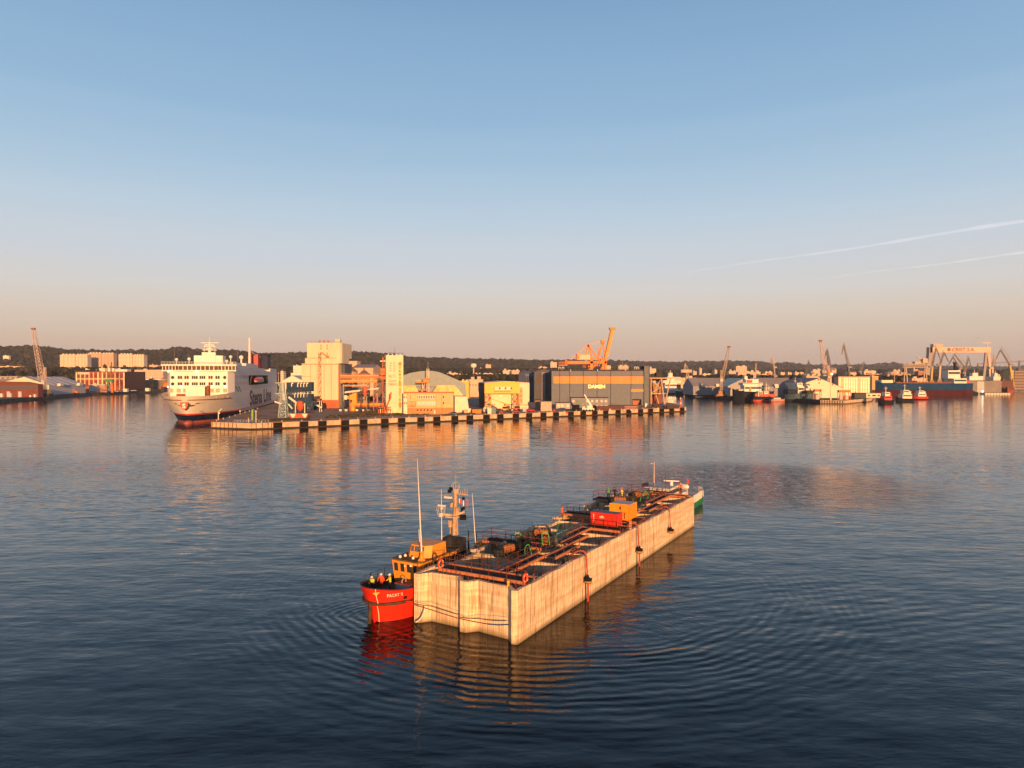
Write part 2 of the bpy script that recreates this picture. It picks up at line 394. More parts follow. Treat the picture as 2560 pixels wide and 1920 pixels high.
w = MB(); w.add([(-9000, -600, 0), (9000, -600, 0), (9000, 9000, 0), (-9000, 9000, 0)], [(0, 1, 2, 3)])
struct('water', w, water_mat())
# ------------------------------------------------------------------ land
land_m = mat('yard_ground', (.13, .105, .085), .95, .3, .05, col2=(.05, .045, .035))
yard_m = mat('quay_apron', (.36, .27, .22), .95, .25, .12, col2=(.17, .13, .10))
LZ = 2.5
w = MB(); w.prism([(-350, 340), (-408, 566), (-464, 782), (-469, 1000), (-6000, 1000), (-6000, 340)], -3, LZ); struct('ground', w, land_m)
w = MB(); w.prism([(-6000, 1000), (-200, 1000), (-200, 900), (190, 900), (206, 868), (197, 641), (234, 611), (240, 553), (254, 543), (301, 596), (370, 724),
    (400, 900), (400, 1050), (6000, 1050), (6000, 9000), (-6000, 9000)], -3, LZ); struct('ground', w, land_m)
PEN = [(-124.6, 295), (-105, 286.8), (105.3, 431), (112, 492), (92, 620), (-190, 620)]
w = MB(); w.prism(PEN, -3, LZ); struct('quay_ground', w, yard_m)
# quay walls of the peninsula (pale concrete cope, 0.25 m thick) as walls of their own
def wall_run(name, label, pts, z0, z1, th, m, out=1):
    t = thing(name, label, 'quay wall', (pts[0][0], pts[0][1], 0)); mb = MB(); ox, oy = pts[0]
    for (ax, ay), (bx, by) in zip(pts, pts[1:]):
        d = Vector((bx - ax, by - ay, 0)).normalized(); nn = Vector((d.y, -d.x, 0)) * out
        a = Vector((ax - ox, ay - oy, 0)); b_ = Vector((bx - ox, by - oy, 0))
        mb.prism([tuple((a)[:2]), tuple(b_[:2]), tuple((b_ + nn * th)[:2]), tuple((a + nn * th)[:2])], z0, z1)
    mb.build('cope_face', m, t); return t
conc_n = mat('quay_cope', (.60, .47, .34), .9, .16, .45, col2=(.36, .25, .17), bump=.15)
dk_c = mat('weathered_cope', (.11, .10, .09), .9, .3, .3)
t = wall_run('quay_wall', 'pale sunlit concrete quay wall running along the front of the grain and ship halls pier', [PEN[0], PEN[1], PEN[2]], .55, 2.62, .5, conc_n)
w = MB()
for (ax, ay), (bx, by) in ((PEN[0], PEN[1]), (PEN[1], PEN[2])):
    ox, oy = PEN[0]; d = Vector((bx - ax, by - ay, 0)).normalized(); nn = Vector((d.y, -d.x, 0)) * .42
    w.prism([(ax - ox, ay - oy), (bx - ox, by - oy), (bx - ox + nn.x, by - oy + nn.y), (ax - ox + nn.x, ay - oy + nn.y)], -2, .55)
w.build('waterline_band', mat('wet_wall', (.05, .04, .035), .8, .2, .5), t)
w = MB()                                     # framed beams of the corner
d = (Vector(PEN[1]) - Vector(PEN[0])).normalized()
for k in range(7):
    q = Vector(PEN[0]) + d * (k * 2.2 + .6); ox, oy = PEN[0]
    w.cbox((q.x - ox + d.y * .56, q.y - oy - d.x * .56, 1.5), .28, .16, 2.0, math.atan2(d.y, d.x))
d2 = (Vector(PEN[2]) - Vector(PEN[1])).normalized()
for k in (1.5, 4.0, 6.2, 7.6):
    q = Vector(PEN[1]) + d2 * k; w.cbox((q.x - ox + d2.y * .56, q.y - oy - d2.x * .56, 1.5), .3, .16, 2.0, math.atan2(d2.y, d2.x))
w.build('timber_frame', rust, t)
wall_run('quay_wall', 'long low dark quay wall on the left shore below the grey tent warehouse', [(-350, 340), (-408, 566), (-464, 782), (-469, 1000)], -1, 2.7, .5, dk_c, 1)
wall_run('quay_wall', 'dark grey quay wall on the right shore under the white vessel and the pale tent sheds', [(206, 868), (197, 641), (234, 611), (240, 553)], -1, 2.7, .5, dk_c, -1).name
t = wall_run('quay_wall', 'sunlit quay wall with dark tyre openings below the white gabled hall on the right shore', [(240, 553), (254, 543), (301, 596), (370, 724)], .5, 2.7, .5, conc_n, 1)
w = MB()
for k in range(9):
    w.cbox((.9 + k * 1.5, -.95 - k * 1.07, 1.5), .7, .6, 1.7, -.62)
w.build('tyre_opening', black, t)
wall_run('quay_wall', 'back edge of the pier beside the moored white ferry', [PEN[5], PEN[0]], -1, 2.6, .3, conc_n, 1)
# grass and weeds on the pier
def scatter(name, polys, n, r, m, label, z=LZ, flat=.5, seed=3, kind='stuff', cat='grass'):
    rng = np.random.default_rng(seed); ico_v, ico_f = ICO; pts = []
    for poly, cnt in polys:
        xs = [p[0] for p in poly]; ys = [p[1] for p in poly]; c = 0
        while c < cnt:
            x, y = rng.uniform(min(xs), max(xs)), rng.uniform(min(ys), max(ys)); ins = False
            for i in range(len(poly)):
                (x1, y1), (x2, y2) = poly[i], poly[i - 1]
                if (y1 > y) != (y2 > y) and x < (x2 - x1) * (y - y1) / (y2 - y1) + x1: ins = not ins
            if ins: pts.append((x, y, z)); c += 1
    return blobs(name, np.array(pts), rng.uniform(r * .6, r * 1.4, len(pts)), m, label, cat, flat, rng, kind)
def _ico():
    p = (1 + 5 ** .5) / 2
    v = np.array([(-1, p, 0), (1, p, 0), (-1, -p, 0), (1, -p, 0), (0, -1, p), (0, 1, p), (0, -1, -p), (0, 1, -p), (p, 0, -1), (p, 0, 1), (-p, 0, -1), (-p, 0, 1)], float)
    v /= np.linalg.norm(v[0])
    f = np.array([(0, 11, 5), (0, 5, 1), (0, 1, 7), (0, 7, 10), (0, 10, 11), (1, 5, 9), (5, 11, 4), (11, 10, 2), (10, 7, 6), (7, 1, 8), (3, 9, 4), (3, 4, 2), (3, 2, 6), (3, 6, 8), (3, 8, 9), (4, 9, 5), (2, 4, 11), (6, 2, 10), (8, 6, 7), (9, 8, 1)])
    return v, f
ICO = _ico()
def mesh_np(name, V, F, m):
    me = bpy.data.meshes.new(name); nv, nf = len(V), len(F); k = F.shape[1]
    me.vertices.add(nv); me.vertices.foreach_set('co', V.astype('f').ravel()); me.loops.add(nf * k); me.loops.foreach_set('vertex_index', F.astype('i').ravel())
    me.polygons.add(nf); me.polygons.foreach_set('loop_start', np.arange(0, nf * k, k, dtype='i')); me.polygons.foreach_set('loop_total', np.full(nf, k, dtype='i'))
    me.update(calc_edges=True); me.validate(); me.materials.append(m); return me
def blobs(name, pts, rad, m, label, cat, flat=1.0, rng=None, kind='stuff', parent=None, jit=.28):
    rng = rng or np.random.default_rng(1); v, f = ICO; n = len(pts)
    vv = v[None] * (1 + rng.uniform(-jit, jit, (n, 12, 1))); vv = vv * rad[:, None, None] * np.array([1, 1, flat]); vv = vv + pts[:, None, :]
    ff = f[None] + (np.arange(n) * 12)[:, None, None]
    me = mesh_np(name, vv.reshape(-1, 3), ff.reshape(-1, 3), m); o = bpy.data.objects.new(name, me); COL.objects.link(o)
    if parent: o.parent = parent
    tag(o, label, cat, None, kind); return o
def leaf_mat(name, a, b_, c, sc=.02):
    m = bpy.data.materials.new(name); m.use_nodes = True; t = m.node_tree; p = t.nodes['Principled BSDF']; p.inputs['Roughness'].default_value = .9; p.inputs['Specular IOR Level'].default_value = .1
    g = N(t, 'ShaderNodeNewGeometry'); n = N(t, 'ShaderNodeTexNoise'); n.inputs['Scale'].default_value = sc; n.inputs['Detail'].default_value = 4
    t.links.new(g.outputs['Position'], n.inputs['Vector']); r = N(t, 'ShaderNodeValToRGB'); r.color_ramp.elements[0].color = a + (1,); r.color_ramp.elements[1].color = c + (1,)
    e = r.color_ramp.elements.new(.5); e.color = b_ + (1,)
    ad = N(t, 'ShaderNodeMath', operation='MULTIPLY_ADD'); ad.inputs[1].default_value = .6; t.links.new(g.outputs['Random Per Island'], ad.inputs[0])
    mu = N(t, 'ShaderNodeMath', operation='MULTIPLY_ADD'); mu.inputs[1].default_value = .9; mu.inputs[2].default_value = -.25; t.links.new(n.outputs['Fac'], mu.inputs[0]); t.links.new(mu.outputs[0], ad.inputs[2])
    t.links.new(ad.outputs[0], r.inputs[0]); t.links.new(r.outputs[0], p.inputs['Base Color']); return m
forest_m = leaf_mat('forest_leaves', (.009, .011, .007), (.026, .025, .012), (.066, .052, .022))
weed_m = leaf_mat('weeds', (.03, .025, .012), (.07, .05, .022), (.11, .08, .03), .3)
# ------------------------------------------------------------------ hills with the forest
SIL = [(-800, 862), (0, 866), (76, 864), (114, 866), (171, 873.5), (266, 875.5), (420, 873.5), (446, 868), (494, 873.5), (547, 874.5), (570, 873.5), (665, 882.5), (741, 880.5), (764, 880), (855, 881), (904, 878.5),
       (961, 883), (1016, 891), (1130, 896.5), (1187, 897.5), (1360, 901), (1540, 903), (1592, 905), (1737, 906.5), (1796, 905), (1868, 905), (1926, 910), (1969, 909), (2034, 915), (2100, 914.5), (2186, 914), (2214, 910), (2257, 914), (2330, 918), (2420, 920), (2560, 920), (3400, 921)]
def interp(tab, x):
    for (a, b_), (c, d_) in zip(tab, tab[1:]):
        if x <= c: return b_ + (d_ - b_) * max(0, (x - a)) / (c - a)
    return tab[-1][1]
RD = [(-800, 2300), (800, 2400), (1300, 3000), (1900, 4300), (2560, 5600), (3400, 6200)]
rngh = np.random.default_rng(11)
def hz(px, t):
    R = interp(RD, px); top = D(px, interp(SIL, px), R).z - 9 - R * .0012
    k = max(0, min(1, t)); prof = k * k * (3 - 2 * k) if t <= 1 else max(0, 1 - (t - 1) * 1.2)
    bumpy = math.sin(px * .021 + t * 4) * .08 + math.sin(px * .047 - t * 7) * .05
    return max(0.5, LZ + (top - LZ) * min(prof * (1 + bumpy * (1 - k)), 1.0))
def hpt(px, t): R = interp(RD, px); Y = R * (.6 + .4 * t); return ((px - 1280) / FPX * Y, Y, hz(px, t))
rows = [[hpt(px, t) for px in range(-800, 3401, 12)] for t in [i / 14 for i in range(0, 19)]]
w = MB(); w.grid([r[::-1] for r in rows][::-1]); o = struct('hills', w, mat('hill_soil', (.03, .027, .015), .95, .3, .01))
P = []; Rr = []
for _ in range(26000):
    px = rngh.uniform(-300, 2860); t = rngh.uniform(.12, 1.06) if rngh.random() > .12 else rngh.uniform(.93, 1.01)
    x, y, z = hpt(px, t)
    if z < LZ + 6: continue
    rr = max(6.0, y * .0030) * rngh.uniform(.6, 1.0 + rngh.random() ** 2 * .9); P.append((x, y, z + rr * .3)); Rr.append(rr)
blobs('forest', np.array(P), np.array(Rr), forest_m, 'dark wooded ridge behind the whole harbour town', 'forest', .95, rngh)
# tree belts low down between the buildings of the town
P = []; Rr = []
for (x0, x1, y0, y1, Y, n) in [(-200, 215, 922, 952, 1250, 900), (150, 420, 915, 930, 1400, 500), (100, 240, 925, 948, 1150, 350), (640, 770, 905, 935, 1400, 450), (1090, 1300, 941, 949, 1120, 420), (1700, 2320, 943, 949, 1180, 700), (1400, 1680, 940, 948, 1300, 250),
    (880, 1100, 925, 945, 1500, 260), (1080, 1420, 918, 945, 1700, 900), (1550, 1830, 922, 940, 2200, 600), (1700, 2250, 922, 945, 2400, 900), (2200, 2700, 928, 950, 2300, 700)]:
    for _ in range(n):
        yy = Y * rngh.uniform(.95, 1.1); p = D(rngh.uniform(x0, x1), rngh.uniform(y0, y1), yy); rr = yy * .0032 * rngh.uniform(.8, 1.5)
        P.append((p.x, p.y, max(LZ + rr * .6, min(p.z, LZ + 30)))); Rr.append(rr)
blobs('woodland', np.array(P), np.array(Rr), forest_m, 'belt of dark trees between the town houses at the foot of the ridge', 'woodland', 1.0, rngh)
scatter('weeds', [([(-108, 296), (-88, 310), (-92, 322), (-112, 312)], 260), ([(-85, 318), (-40, 352), (-45, 372), (-88, 345)], 420), ([(-70, 345), (-40, 365), (-50, 395), (-85, 380)], 420), ([(-35, 352), (0, 372), (-5, 380), (-38, 362)], 200)],
        0, .55, weed_m, 'dry brown grass and weeds on the pier near the grain elevators', flat=.7)
# ------------------------------------------------------------------ contrails, far above and behind everything
def trail(label, a, b_, Y, r0, r1, dens):
    p, q = D(*a, Y), D(*b_, Y * .8); t = thing('contrail', label, 'contrail', p); mb = MB(); n = 14
    for k in range(n):
        f0, f1 = k / n, (k + 1) / n; wv = lambda f: Vector((0, 0, math.sin(f * 9) * r1 * .4))
        mb.tube((q - p) * f0 + wv(f0), (q - p) * f1 + wv(f1), r0 + (r1 - r0) * f0, r0 + (r1 - r0) * f1, 10, k in (0, n - 1))
    # one closed skin
    rows = []; dd = (q - p).normalized(); aa = dd.cross(Vector((0, 0, 1))).normalized(); bb = aa.cross(dd)
    for k in range(n + 1):
        f = k / n; c = (q - p) * f + Vector((0, 0, math.sin(f * 9) * r1 * .4)); rr = (r0 + (r1 - r0) * f) * (1 + .25 * math.sin(f * 31))
        rows.append([c + aa * math.cos(u) * rr + bb * math.sin(u) * rr for u in [2 * math.pi * i / 10 for i in range(10)]])
    mb = MB(); mb.grid(rows, True, True); mb.add(rows[0], [tuple(range(10))]); mb.add(rows[-1], [tuple(range(10))[::-1]])
    m = bpy.data.materials.new('ice_vapour_glow'); m.use_nodes = True; tt = m.node_tree; tt.nodes.clear(); o = N(tt, 'ShaderNodeOutputMaterial')
    v = N(tt, 'ShaderNodeVolumePrincipled'); v.inputs['Density'].default_value = dens; v.inputs['Color'].default_value = (.9, .95, 1, 1); v.inputs['Emission Strength'].default_value = dens * .95; v.inputs['Emission Color'].default_value = (1, .93, .92, 1); tt.links.new(v.outputs[0], o.inputs['Volume'])  # emission stands in for sunlight the vapour would scatter
    import bmesh; ob = mb.build('vapour', m, t, split=False); bm_ = bmesh.new(); bm_.from_mesh(ob.data); bmesh.ops.remove_doubles(bm_, verts=bm_.verts, dist=.01); bmesh.ops.recalc_face_normals(bm_, faces=bm_.faces); bm_.to_mesh(ob.data); bm_.free()
trail('upper longer white contrail rising to the right edge of the evening sky', (1710, 683), (2620, 545), 30000, 24, 76, .0005)
trail('lower fainter contrail near the right edge of the sky', (2080, 693), (2640, 622), 30000, 20, 54, .0005)
# ------------------------------------------------------------------ the towed concrete caisson; local u runs along it, v across
C0 = Vector((0.424, 57.68, 0)); CL = Vector((.49586, .86840, 0)); CW = Vector((-.86840, .49586, 0)); CRZ = math.atan2(.8684, .49586)
def UV(u, v, z=0): return C0 + CL * u + CW * v + Vector((0, 0, z))
def hitu(px, py, u0, z=None):          # where the ray of a pixel meets the plane u = u0
    d = ray(px, py); o = Vector((0, 0, CAMH)); t = (u0 - (o - C0).dot(CL)) / d.dot(CL); p = o + d * t
    return ((p - C0).dot(CL), (p - C0).dot(CW), p.z)
def conc_mat():
    m = bpy.data.materials.new('caisson_concrete'); m.use_nodes = True; t = m.node_tree; b = t.nodes['Principled BSDF']; b.inputs['Roughness'].default_value = .92; b.inputs['Specular IOR Level'].default_value = .2
    tcn = N(t, 'ShaderNodeTexCoord')
    def nz(scale, st, det=4, rough=.6, off=0):
        mp = N(t, 'ShaderNodeMapping'); mp.inputs['Scale'].default_value = st; mp.inputs['Location'].default_value = (off, off, off); t.links.new(tcn.outputs['Object'], mp.inputs[0])
        n = N(t, 'ShaderNodeTexNoise'); n.inputs['Scale'].default_value = scale; n.inputs['Detail'].default_value = det; n.inputs['Roughness'].default_value = rough
        t.links.new(mp.outputs[0], n.inputs['Vector']); return n.outputs['Fac']
    def rng(x, a, c, p, q):
        n = N(t, 'ShaderNodeMapRange'); t.links.new(x, n.inputs[0])
        for i, k in enumerate((a, c, p, q)): n.inputs[i + 1].default_value = k
        return n.outputs[0]
    def mix(f, a, c, bt='MIX'):
        n = N(t, 'ShaderNodeMix', data_type='RGBA', blend_type=bt)
        for s_, x in (('Factor', f), ('A', a), ('B', c)):
            if isinstance(x, (float, tuple)): n.inputs[s_].default_value = x
            else: t.links.new(x, n.inputs[s_])
        return n.outputs['Result']
    col = mix(rng(nz(1.6, (.12, .12, 1.0), 3), .42, .58, 0, 1), (.77, .62, .43, 1), (.59, .44, .29, 1))          # pour layers
    col = mix(rng(nz(4.2, (1, 1, .07), 5, .75, 3), .47, .64, 0, .95), col, (.30, .20, .12, 1))                       # run-off streaks
    col = mix(rng(nz(2.6, (1, 1, .22), 3, .6, 9), .58, .74, 0, .6), col, (.82, .76, .62, 1))                         # lime bloom
    col = mix(rng(nz(9, (1, 1, .5), 5, .8, 5), .60, .72, 0, .7), col, (.16, .11, .07, 1))                           # pits
    s3 = N(t, 'ShaderNodeSeparateXYZ'); t.links.new(tcn.outputs['Object'], s3.inputs[0])
    sm = N(t, 'ShaderNodeMath', operation='ADD'); t.links.new(s3.outputs['X'], sm.inputs[0]); t.links.new(s3.outputs['Y'], sm.inputs[1])
    fr = N(t, 'ShaderNodeMath', operation='FRACT'); dv = N(t, 'ShaderNodeMath', operation='DIVIDE'); dv.inputs[1].default_value = .62; t.links.new(sm.outputs[0], dv.inputs[0]); t.links.new(dv.outputs[0], fr.inputs[0])
    ln = N(t, 'ShaderNodeMath', operation='LESS_THAN'); ln.inputs[1].default_value = .06; t.links.new(fr.outputs[0], ln.inputs[0])
    lf = N(t, 'ShaderNodeMath', operation='MULTIPLY'); t.links.new(ln.outputs[0], lf.inputs[0]); t.links.new(rng(nz(.9, (1, 1, .3), 3, .6, 20), .36, .55, 0, .9), lf.inputs[1])
    col = mix(lf.outputs[0], col, (.22, .15, .10, 1))                                                                # shutter-board lines
    col = mix(rng(s3.outputs['Z'], .0, .5, .85, 0), col, (.12, .10, .05, 1))                                        # wet algae line
    t.links.new(col, b.inputs['Base Color'])
    bn = N(t, 'ShaderNodeBump'); bn.inputs['Strength'].default_value = .5; bn.inputs['Distance'].default_value = .03; t.links.new(nz(3, (1, 1, .5), 6, .7), bn.inputs['Height']); t.links.new(bn.outputs[0], b.inputs['Normal'])
    return m
conc = conc_mat(); inner_m = mat('cell_concrete', (.40, .38, .36), .92, .22, .9, stretch=(1, 1, .2), bump=.3)
cs = thing('concrete_caisson', 'huge floating concrete caisson of open cells being towed in the foreground', 'caisson', C0, CRZ)
FRONT = [(0.13, 10.6), (0.15, 10.1), (1.09, 9.39), (1.03, 6.49), (0.17, 5.72), (0.22, 5.16), (1.05, 4.45), (0.70, 1.25), (-0.09, 0.5), (0.0, 0.12), (.14, 0.0)]
LEFT = []
for k, (a, b_) in enumerate([(4.7, 9.2), (13.9, 18.3), (23.0, 27.6), (32.3, 36.9), (41.4, 46.0)]): LEFT += [(a, 10.6), (a + .35, 9.75), (b_ - .35, 9.75), (b_, 10.45)]
OUT = FRONT + [(52.7, 0.0), (52.7, 10.6)] + LEFT[::-1]
def ring(mb, poly, th, z0, z1, zt=None):
    n = len(poly); ar = sum(poly[i][0] * poly[(i + 1) % n][1] - poly[(i + 1) % n][0] * poly[i][1] for i in range(n))
    if ar < 0: poly = poly[::-1]
    inn = []
    for i in range(n):
        p0, p1, p2 = Vector(poly[i - 1]), Vector(poly[i]), Vector(poly[(i + 1) % n]); a = (p1 - p0).normalized(); c = (p2 - p1).normalized()
        na, nc = Vector((-a.y, a.x)), Vector((-c.y, c.x)); m_ = (na + nc); m_ = m_ / max(.4, m_.dot(na)); inn.append(p1 + m_ * th)
    top = zt or (lambda x, y: z1)
    vs = [(x, y, z0) for x, y in poly] + [(x, y, top(x, y)) for x, y in poly] + [(p.x, p.y, top(p.x, p.y)) for p in inn] + [(p.x, p.y, z0) for p in inn]
    fs = []
    for i in range(n):
        j = (i + 1) % n
        fs += [(i, j, n + j, n + i), (n + i, n + j, 2 * n + j, 2 * n + i), (2 * n + i, 2 * n + j, 3 * n + j, 3 * n + i)]
    mb.add(vs, fs); return [tuple(p) for p in inn]
def subdiv(poly, step=1.0):
    o = []
    for i in range(len(poly)):
        a, c = Vector(poly[i]), Vector(poly[(i + 1) % len(poly)]); n = max(1, int((c - a).length / step))
        o += [tuple(a.lerp(c, k / n)) for k in range(n)]
    return o
mb = MB(); rr = random.Random(5); ring(mb, subdiv(OUT), .34, -1.0, 4.4, lambda x, y: 4.40 + .05 * math.sin(x * 1.3 + y) + rr.uniform(-.02, .02)); mb.build('outer_wall', conc, cs)
mb = MB(); mb.box(1.4, .4, .25, 52.4, 9.6, .4); mb.build('cell_floor', inner_m, cs)
mb = MB()
UW = [4.7, 9.3, 13.8, 18.2, 22.8, 27.4, 31.9, 36.5, 41.0, 45.6, 50.1]
for u in UW: mb.box(u - .13, .33, .3, u + .13, 9.9, 4.34)
mb.build('cross_wall', conc, cs)
mb = MB(); mb.box(1.45, 5.15, .3, 52.4, 5.45, 4.29); mb.box(1.4, 2.25, .3, 52.4, 2.42, 3.7); mb.build('long_wall', inner_m, cs)
mb = MB()                                 # raised corner blocks on the far side
for k in (9.25, 18.4, 27.7, 37.0, 46.1):
    mb.box(k - .2, 9.5, 4.41, k + .15, 10.45, 4.62); mb.box(k - .2, 9.8, 4.62, k + .15, 9.98, 4.72)
mb.build('corner_block', conc, cs)
mb = MB(); rb = random.Random(9)
ol = subdiv(OUT, .42)
for (x, y) in ol:
    if rb.random() < .8:
        cx = x + (.17 if x < 1.2 else 0); cy = y + .17 if y < 1 else y - .17
        mb.bar((cx, cy, 4.3), (cx + rb.uniform(-.05, .05), cy + rb.uniform(-.05, .05), 4.4 + rb.uniform(.35, .62)), .026)
for u in UW:
    for k in range(11): mb.bar((u, .6 + k * .4, 4.3), (u, .6 + k * .4, 4.62), .022)
r_ = mb.build('rebar', rust, cs, split=False); r_['kind'] = 'stuff'
# lift-on walkways: orange channel beams, dark deck and rails
rail_m = mat('rail_steel', (.13, .035, .022), .7, .25, 1.5); deck_m = mat('deck_grating', (.06, .058, .056), .95, .3, 2.5, spec=.05)
beam_m = mat('primer_beam', (.50, .185, .085), .6, .18, 1.6, stretch=(1, 1, 2))
def walkway(label, pts, wd, z, rails=(1,), beams=(1, -1), name='walkway', post=1.7, h=1.05, ends=()):
    p0 = pts[0]; t = thing(name, label, 'walkway', UV(p0[0], p0[1], z), CRZ, 'orange beam walkways on top of the caisson'); B = MB(); Dk = MB(); Rl = MB()
    P_ = [Vector((a - p0[0], b_ - p0[1], 0)) for a, b_ in pts]
    for a, b_ in zip(P_, P_[1:]):
        d = (b_ - a).normalized(); nn = Vector((-d.y, d.x, 0)); L = (b_ - a).length
        Dk.bar(a + Vector((0, 0, .02)) - d * wd * 0, b_ + Vector((0, 0, .02)), wd - .1, .05)
        for s_ in beams:
            o = nn * (wd / 2 * s_); B.bar(a + o, b_ + o, .12, .26); B.bar(a + o + Vector((0, 0, .125)), b_ + o + Vector((0, 0, .125)), .19, .025)
        for s_ in rails:
            o = nn * (wd / 2 * s_); k = max(1, round(L / post))
            for i in range(k + 1): q = a.lerp(b_, i / k) + o; Rl.bar(q, q + Vector((0, 0, h)), .05)
            for zz in (h, h * .52): Rl.bar(a + o + Vector((0, 0, zz)), b_ + o + Vector((0, 0, zz)), .04)
    for e in ends:
        a, d = (P_[0], (P_[1] - P_[0]).normalized()) if e == 0 else (P_[-1], (P_[-1] - P_[-2]).normalized()); nn = Vector((-d.y, d.x, 0)) * wd / 2
        for zz in (h, h * .52): Rl.bar(a - nn + Vector((0, 0, zz)), a + nn + Vector((0, 0, zz)), .04)
        B.bar(a - nn, a + nn, .12, .26)
    B.build('beam', beam_m, t); Dk.build('deck', deck_m, t)
    if Rl.v: Rl.build('railing', rail_m, t)
    return t
ZW = 4.62
walkway('orange beam walkway crossing the near end of the caisson between two lifebuoys', [(2.45, .15), (2.45, 9.0)], 1.7, ZW, (1, -1), post=1.9)
walkway('orange beam walkway leading back from the near crossing to the first winches', [(3.35, 3.3), (10.6, 3.3)], 1.05, ZW, (1, -1))
walkway('short walkway jogging to the right beside the black hose reel', [(10.0, 2.0), (15.6, 2.0)], 1.05, ZW + .04, (-1,))
walkway('walkway length past the rusty winch near the green hoses', [(16.0, 3.2), (20.4, 3.2)], 1.1, ZW, (1,))
walkway('walkway length left of centre just before the red generator box', [(19.8, 4.35), (24.0, 4.35)], 1.05, ZW + .03, (1,))
walkway('wide platform carrying the red generator box', [(25.3, .3), (25.3, 4.9)], 2.9, ZW, (1,), post=1.5)
walkway('platform carrying the tall orange tool container', [(31.3, .6), (31.3, 5.0)], 3.0, ZW - .1, (-1,), post=1.5)
walkway('walkway between the orange container and the far winches', [(33.0, 3.2), (37.2, 3.2)], 1.2, ZW, (1,))
walkway('walkway jogging right past the third fender strap', [(37.2, 2.0), (42.4, 2.0)], 1.05, ZW + .03, (1,))
walkway('last long walkway towards the green and white tug', [(42.4, 3.2), (49.6, 3.2)], 1.05, ZW, (1, -1))
walkway('orange beam walkway crossing the far end of the caisson', [(50.4, .4), (50.4, 5.4)], 1.4, ZW, (-1,))
walkway('railed side platform overhanging the left wall near the red tug mast', [(13.3, 4.2), (13.3, 11.1)], 1.8, ZW + .05, (1, -1), ends=(1,))
walkway('railed side platform with a lifebuoy on its left end', [(30.6, 5.2), (30.6, 10.4)], 1.7, ZW + .05, (1, -1), ends=(1,))
walkway('railed side platform where the caisson crew stands', [(42.2, 5.8), (42.2, 11.0)], 2.0, ZW + .05, (1, -1), ends=(1,))
walkway('railed side platform in front of the tug bridge roof', [(50.0, 5.6), (50.0, 8.9)], 1.6, ZW + .05, (1, -1), ends=(1,))
# winches, reels and hoses
drum_m = mat('drum_steel', (.40, .15, .06), .7, .25, 2); hose_g = mat('green_hose', (.10, .50, .16), .5, .1, 2)
def winch(label, u, v, rz=0, sc=1.0):
    t = thing('winch', label, 'winch', UV(u, v, 4.45), CRZ + rz, 'winches on the caisson'); t.scale = (sc,) * 3
    mb = MB(); mb.tube((0, -.75, .85), (0, .75, .85), .38, n=14)
    for y in (-.45, -.15, .15, .45): mb.tube((0, y - .02, .85), (0, y + .02, .85), .44, n=14)
    mb.build('drum', drum_m, t)
    mb = MB()
    for y in (-.85, .85): mb.xz([(-.6, 0), (.6, 0), (.25, 1.25), (-.25, 1.25)], y - .06, y + .06)
    mb.bar((-.55, -.85, .08), (-.55, .85, .08), .16); mb.bar((.55, -.85, .08), (.55, .85, .08), .16); mb.bar((-1.3, -.5, .1), (.9, -.5, .1), .2); mb.bar((-1.3, .5, .1), (.9, .5, .1), .2)
    mb.box(-.25, .95, .15, .35, 1.7, .85); mb.tube((.1, -1.5, .6), (.1, -.9, .6), .22, n=10)
    mb.build('frame', dark, t)
    mb = MB(); mb.box(.7, -.5, .1, 1.25, .4, 1.15); mb.box(.75, -.45, 1.15, 1.1, -.2, 1.4); mb.build('power_pack', mat('machine_grey', (.09, .10, .11), .5, .3, 2), t); return t
winch('rusty winch between the green hoses in the middle of the near half of the caisson', 16.6, 6.3, .2)
winch('winch by the grating in front of the short walkway, left of the rope ladder side', 14.6, 4.6, -.5, .8)
winch('dark winch beside the big black reel on the near half of the caisson', 9.2, 6.2, 1.2, .9)
winch('orange drum winch behind the tall orange container', 39.4, 6.2, .1, 1.05)
winch('brown drum winch beyond the crew, near the far end of the caisson', 44.6, 5.9, 1.4, .95)
t = thing('hose_reel', 'large black hose reel standing on the near half of the caisson', 'reel', UV(10.2, 5.0, 4.45), CRZ)
mb = MB()
for y in (-.35, .35): mb.tube((0, y - .03, .85), (0, y + .03, .85), .85, n=20)
mb.build('flange', black, t); mb = MB(); mb.tube((0, -.32, .85), (0, .32, .85), .5, n=16); mb.build('hose_coil', mat('black_hose', (.03, .028, .03), .6, .3, 6), t)
mb = MB()
for y in (-.5, .5): mb.bar((-.7, y, 0), (0, y, .85), .1); mb.bar((.7, y, 0), (0, y, .85), .1)
mb.build('stand', dark, t)
def hose(label, pts, r=.035, m=hose_g, cat='hose', name='hose', group='green hoses on the caisson'):
    p0 = UV(*pts[0]); t = MB(); P_ = [UV(*p) - p0 for p in pts]
    Q = []
    for i in range(len(P_) - 1):
        a, b_ = P_[i], P_[i + 1]; p_ = P_[max(0, i - 1)]; n_ = P_[min(len(P_) - 1, i + 2)]
        for k in range(5):
            s_ = k / 5; Q.append(.5 * ((2 * a) + (b_ - p_) * s_ + (2 * p_ - 5 * a + 4 * b_ - n_) * s_ ** 2 + (-p_ + 3 * a - 3 * b_ + n_) * s_ ** 3))
    Q.append(P_[-1]); t.path(Q, r, 6); o = t.build(name, m, None, p0); tag(o, label, cat, group); return o
hose('bright green hose looped over the front rail beside the black reel', [(9.4, 4.4, 4.6), (9.2, 4.3, 5.5), (9.6, 4.1, 5.7), (9.8, 3.9, 4.7)])
hose('green hose arching behind the black reel', [(12.2, 6.8, 5.0), (12.0, 7.0, 5.9), (12.4, 6.6, 6.0), (12.5, 6.4, 4.9)])
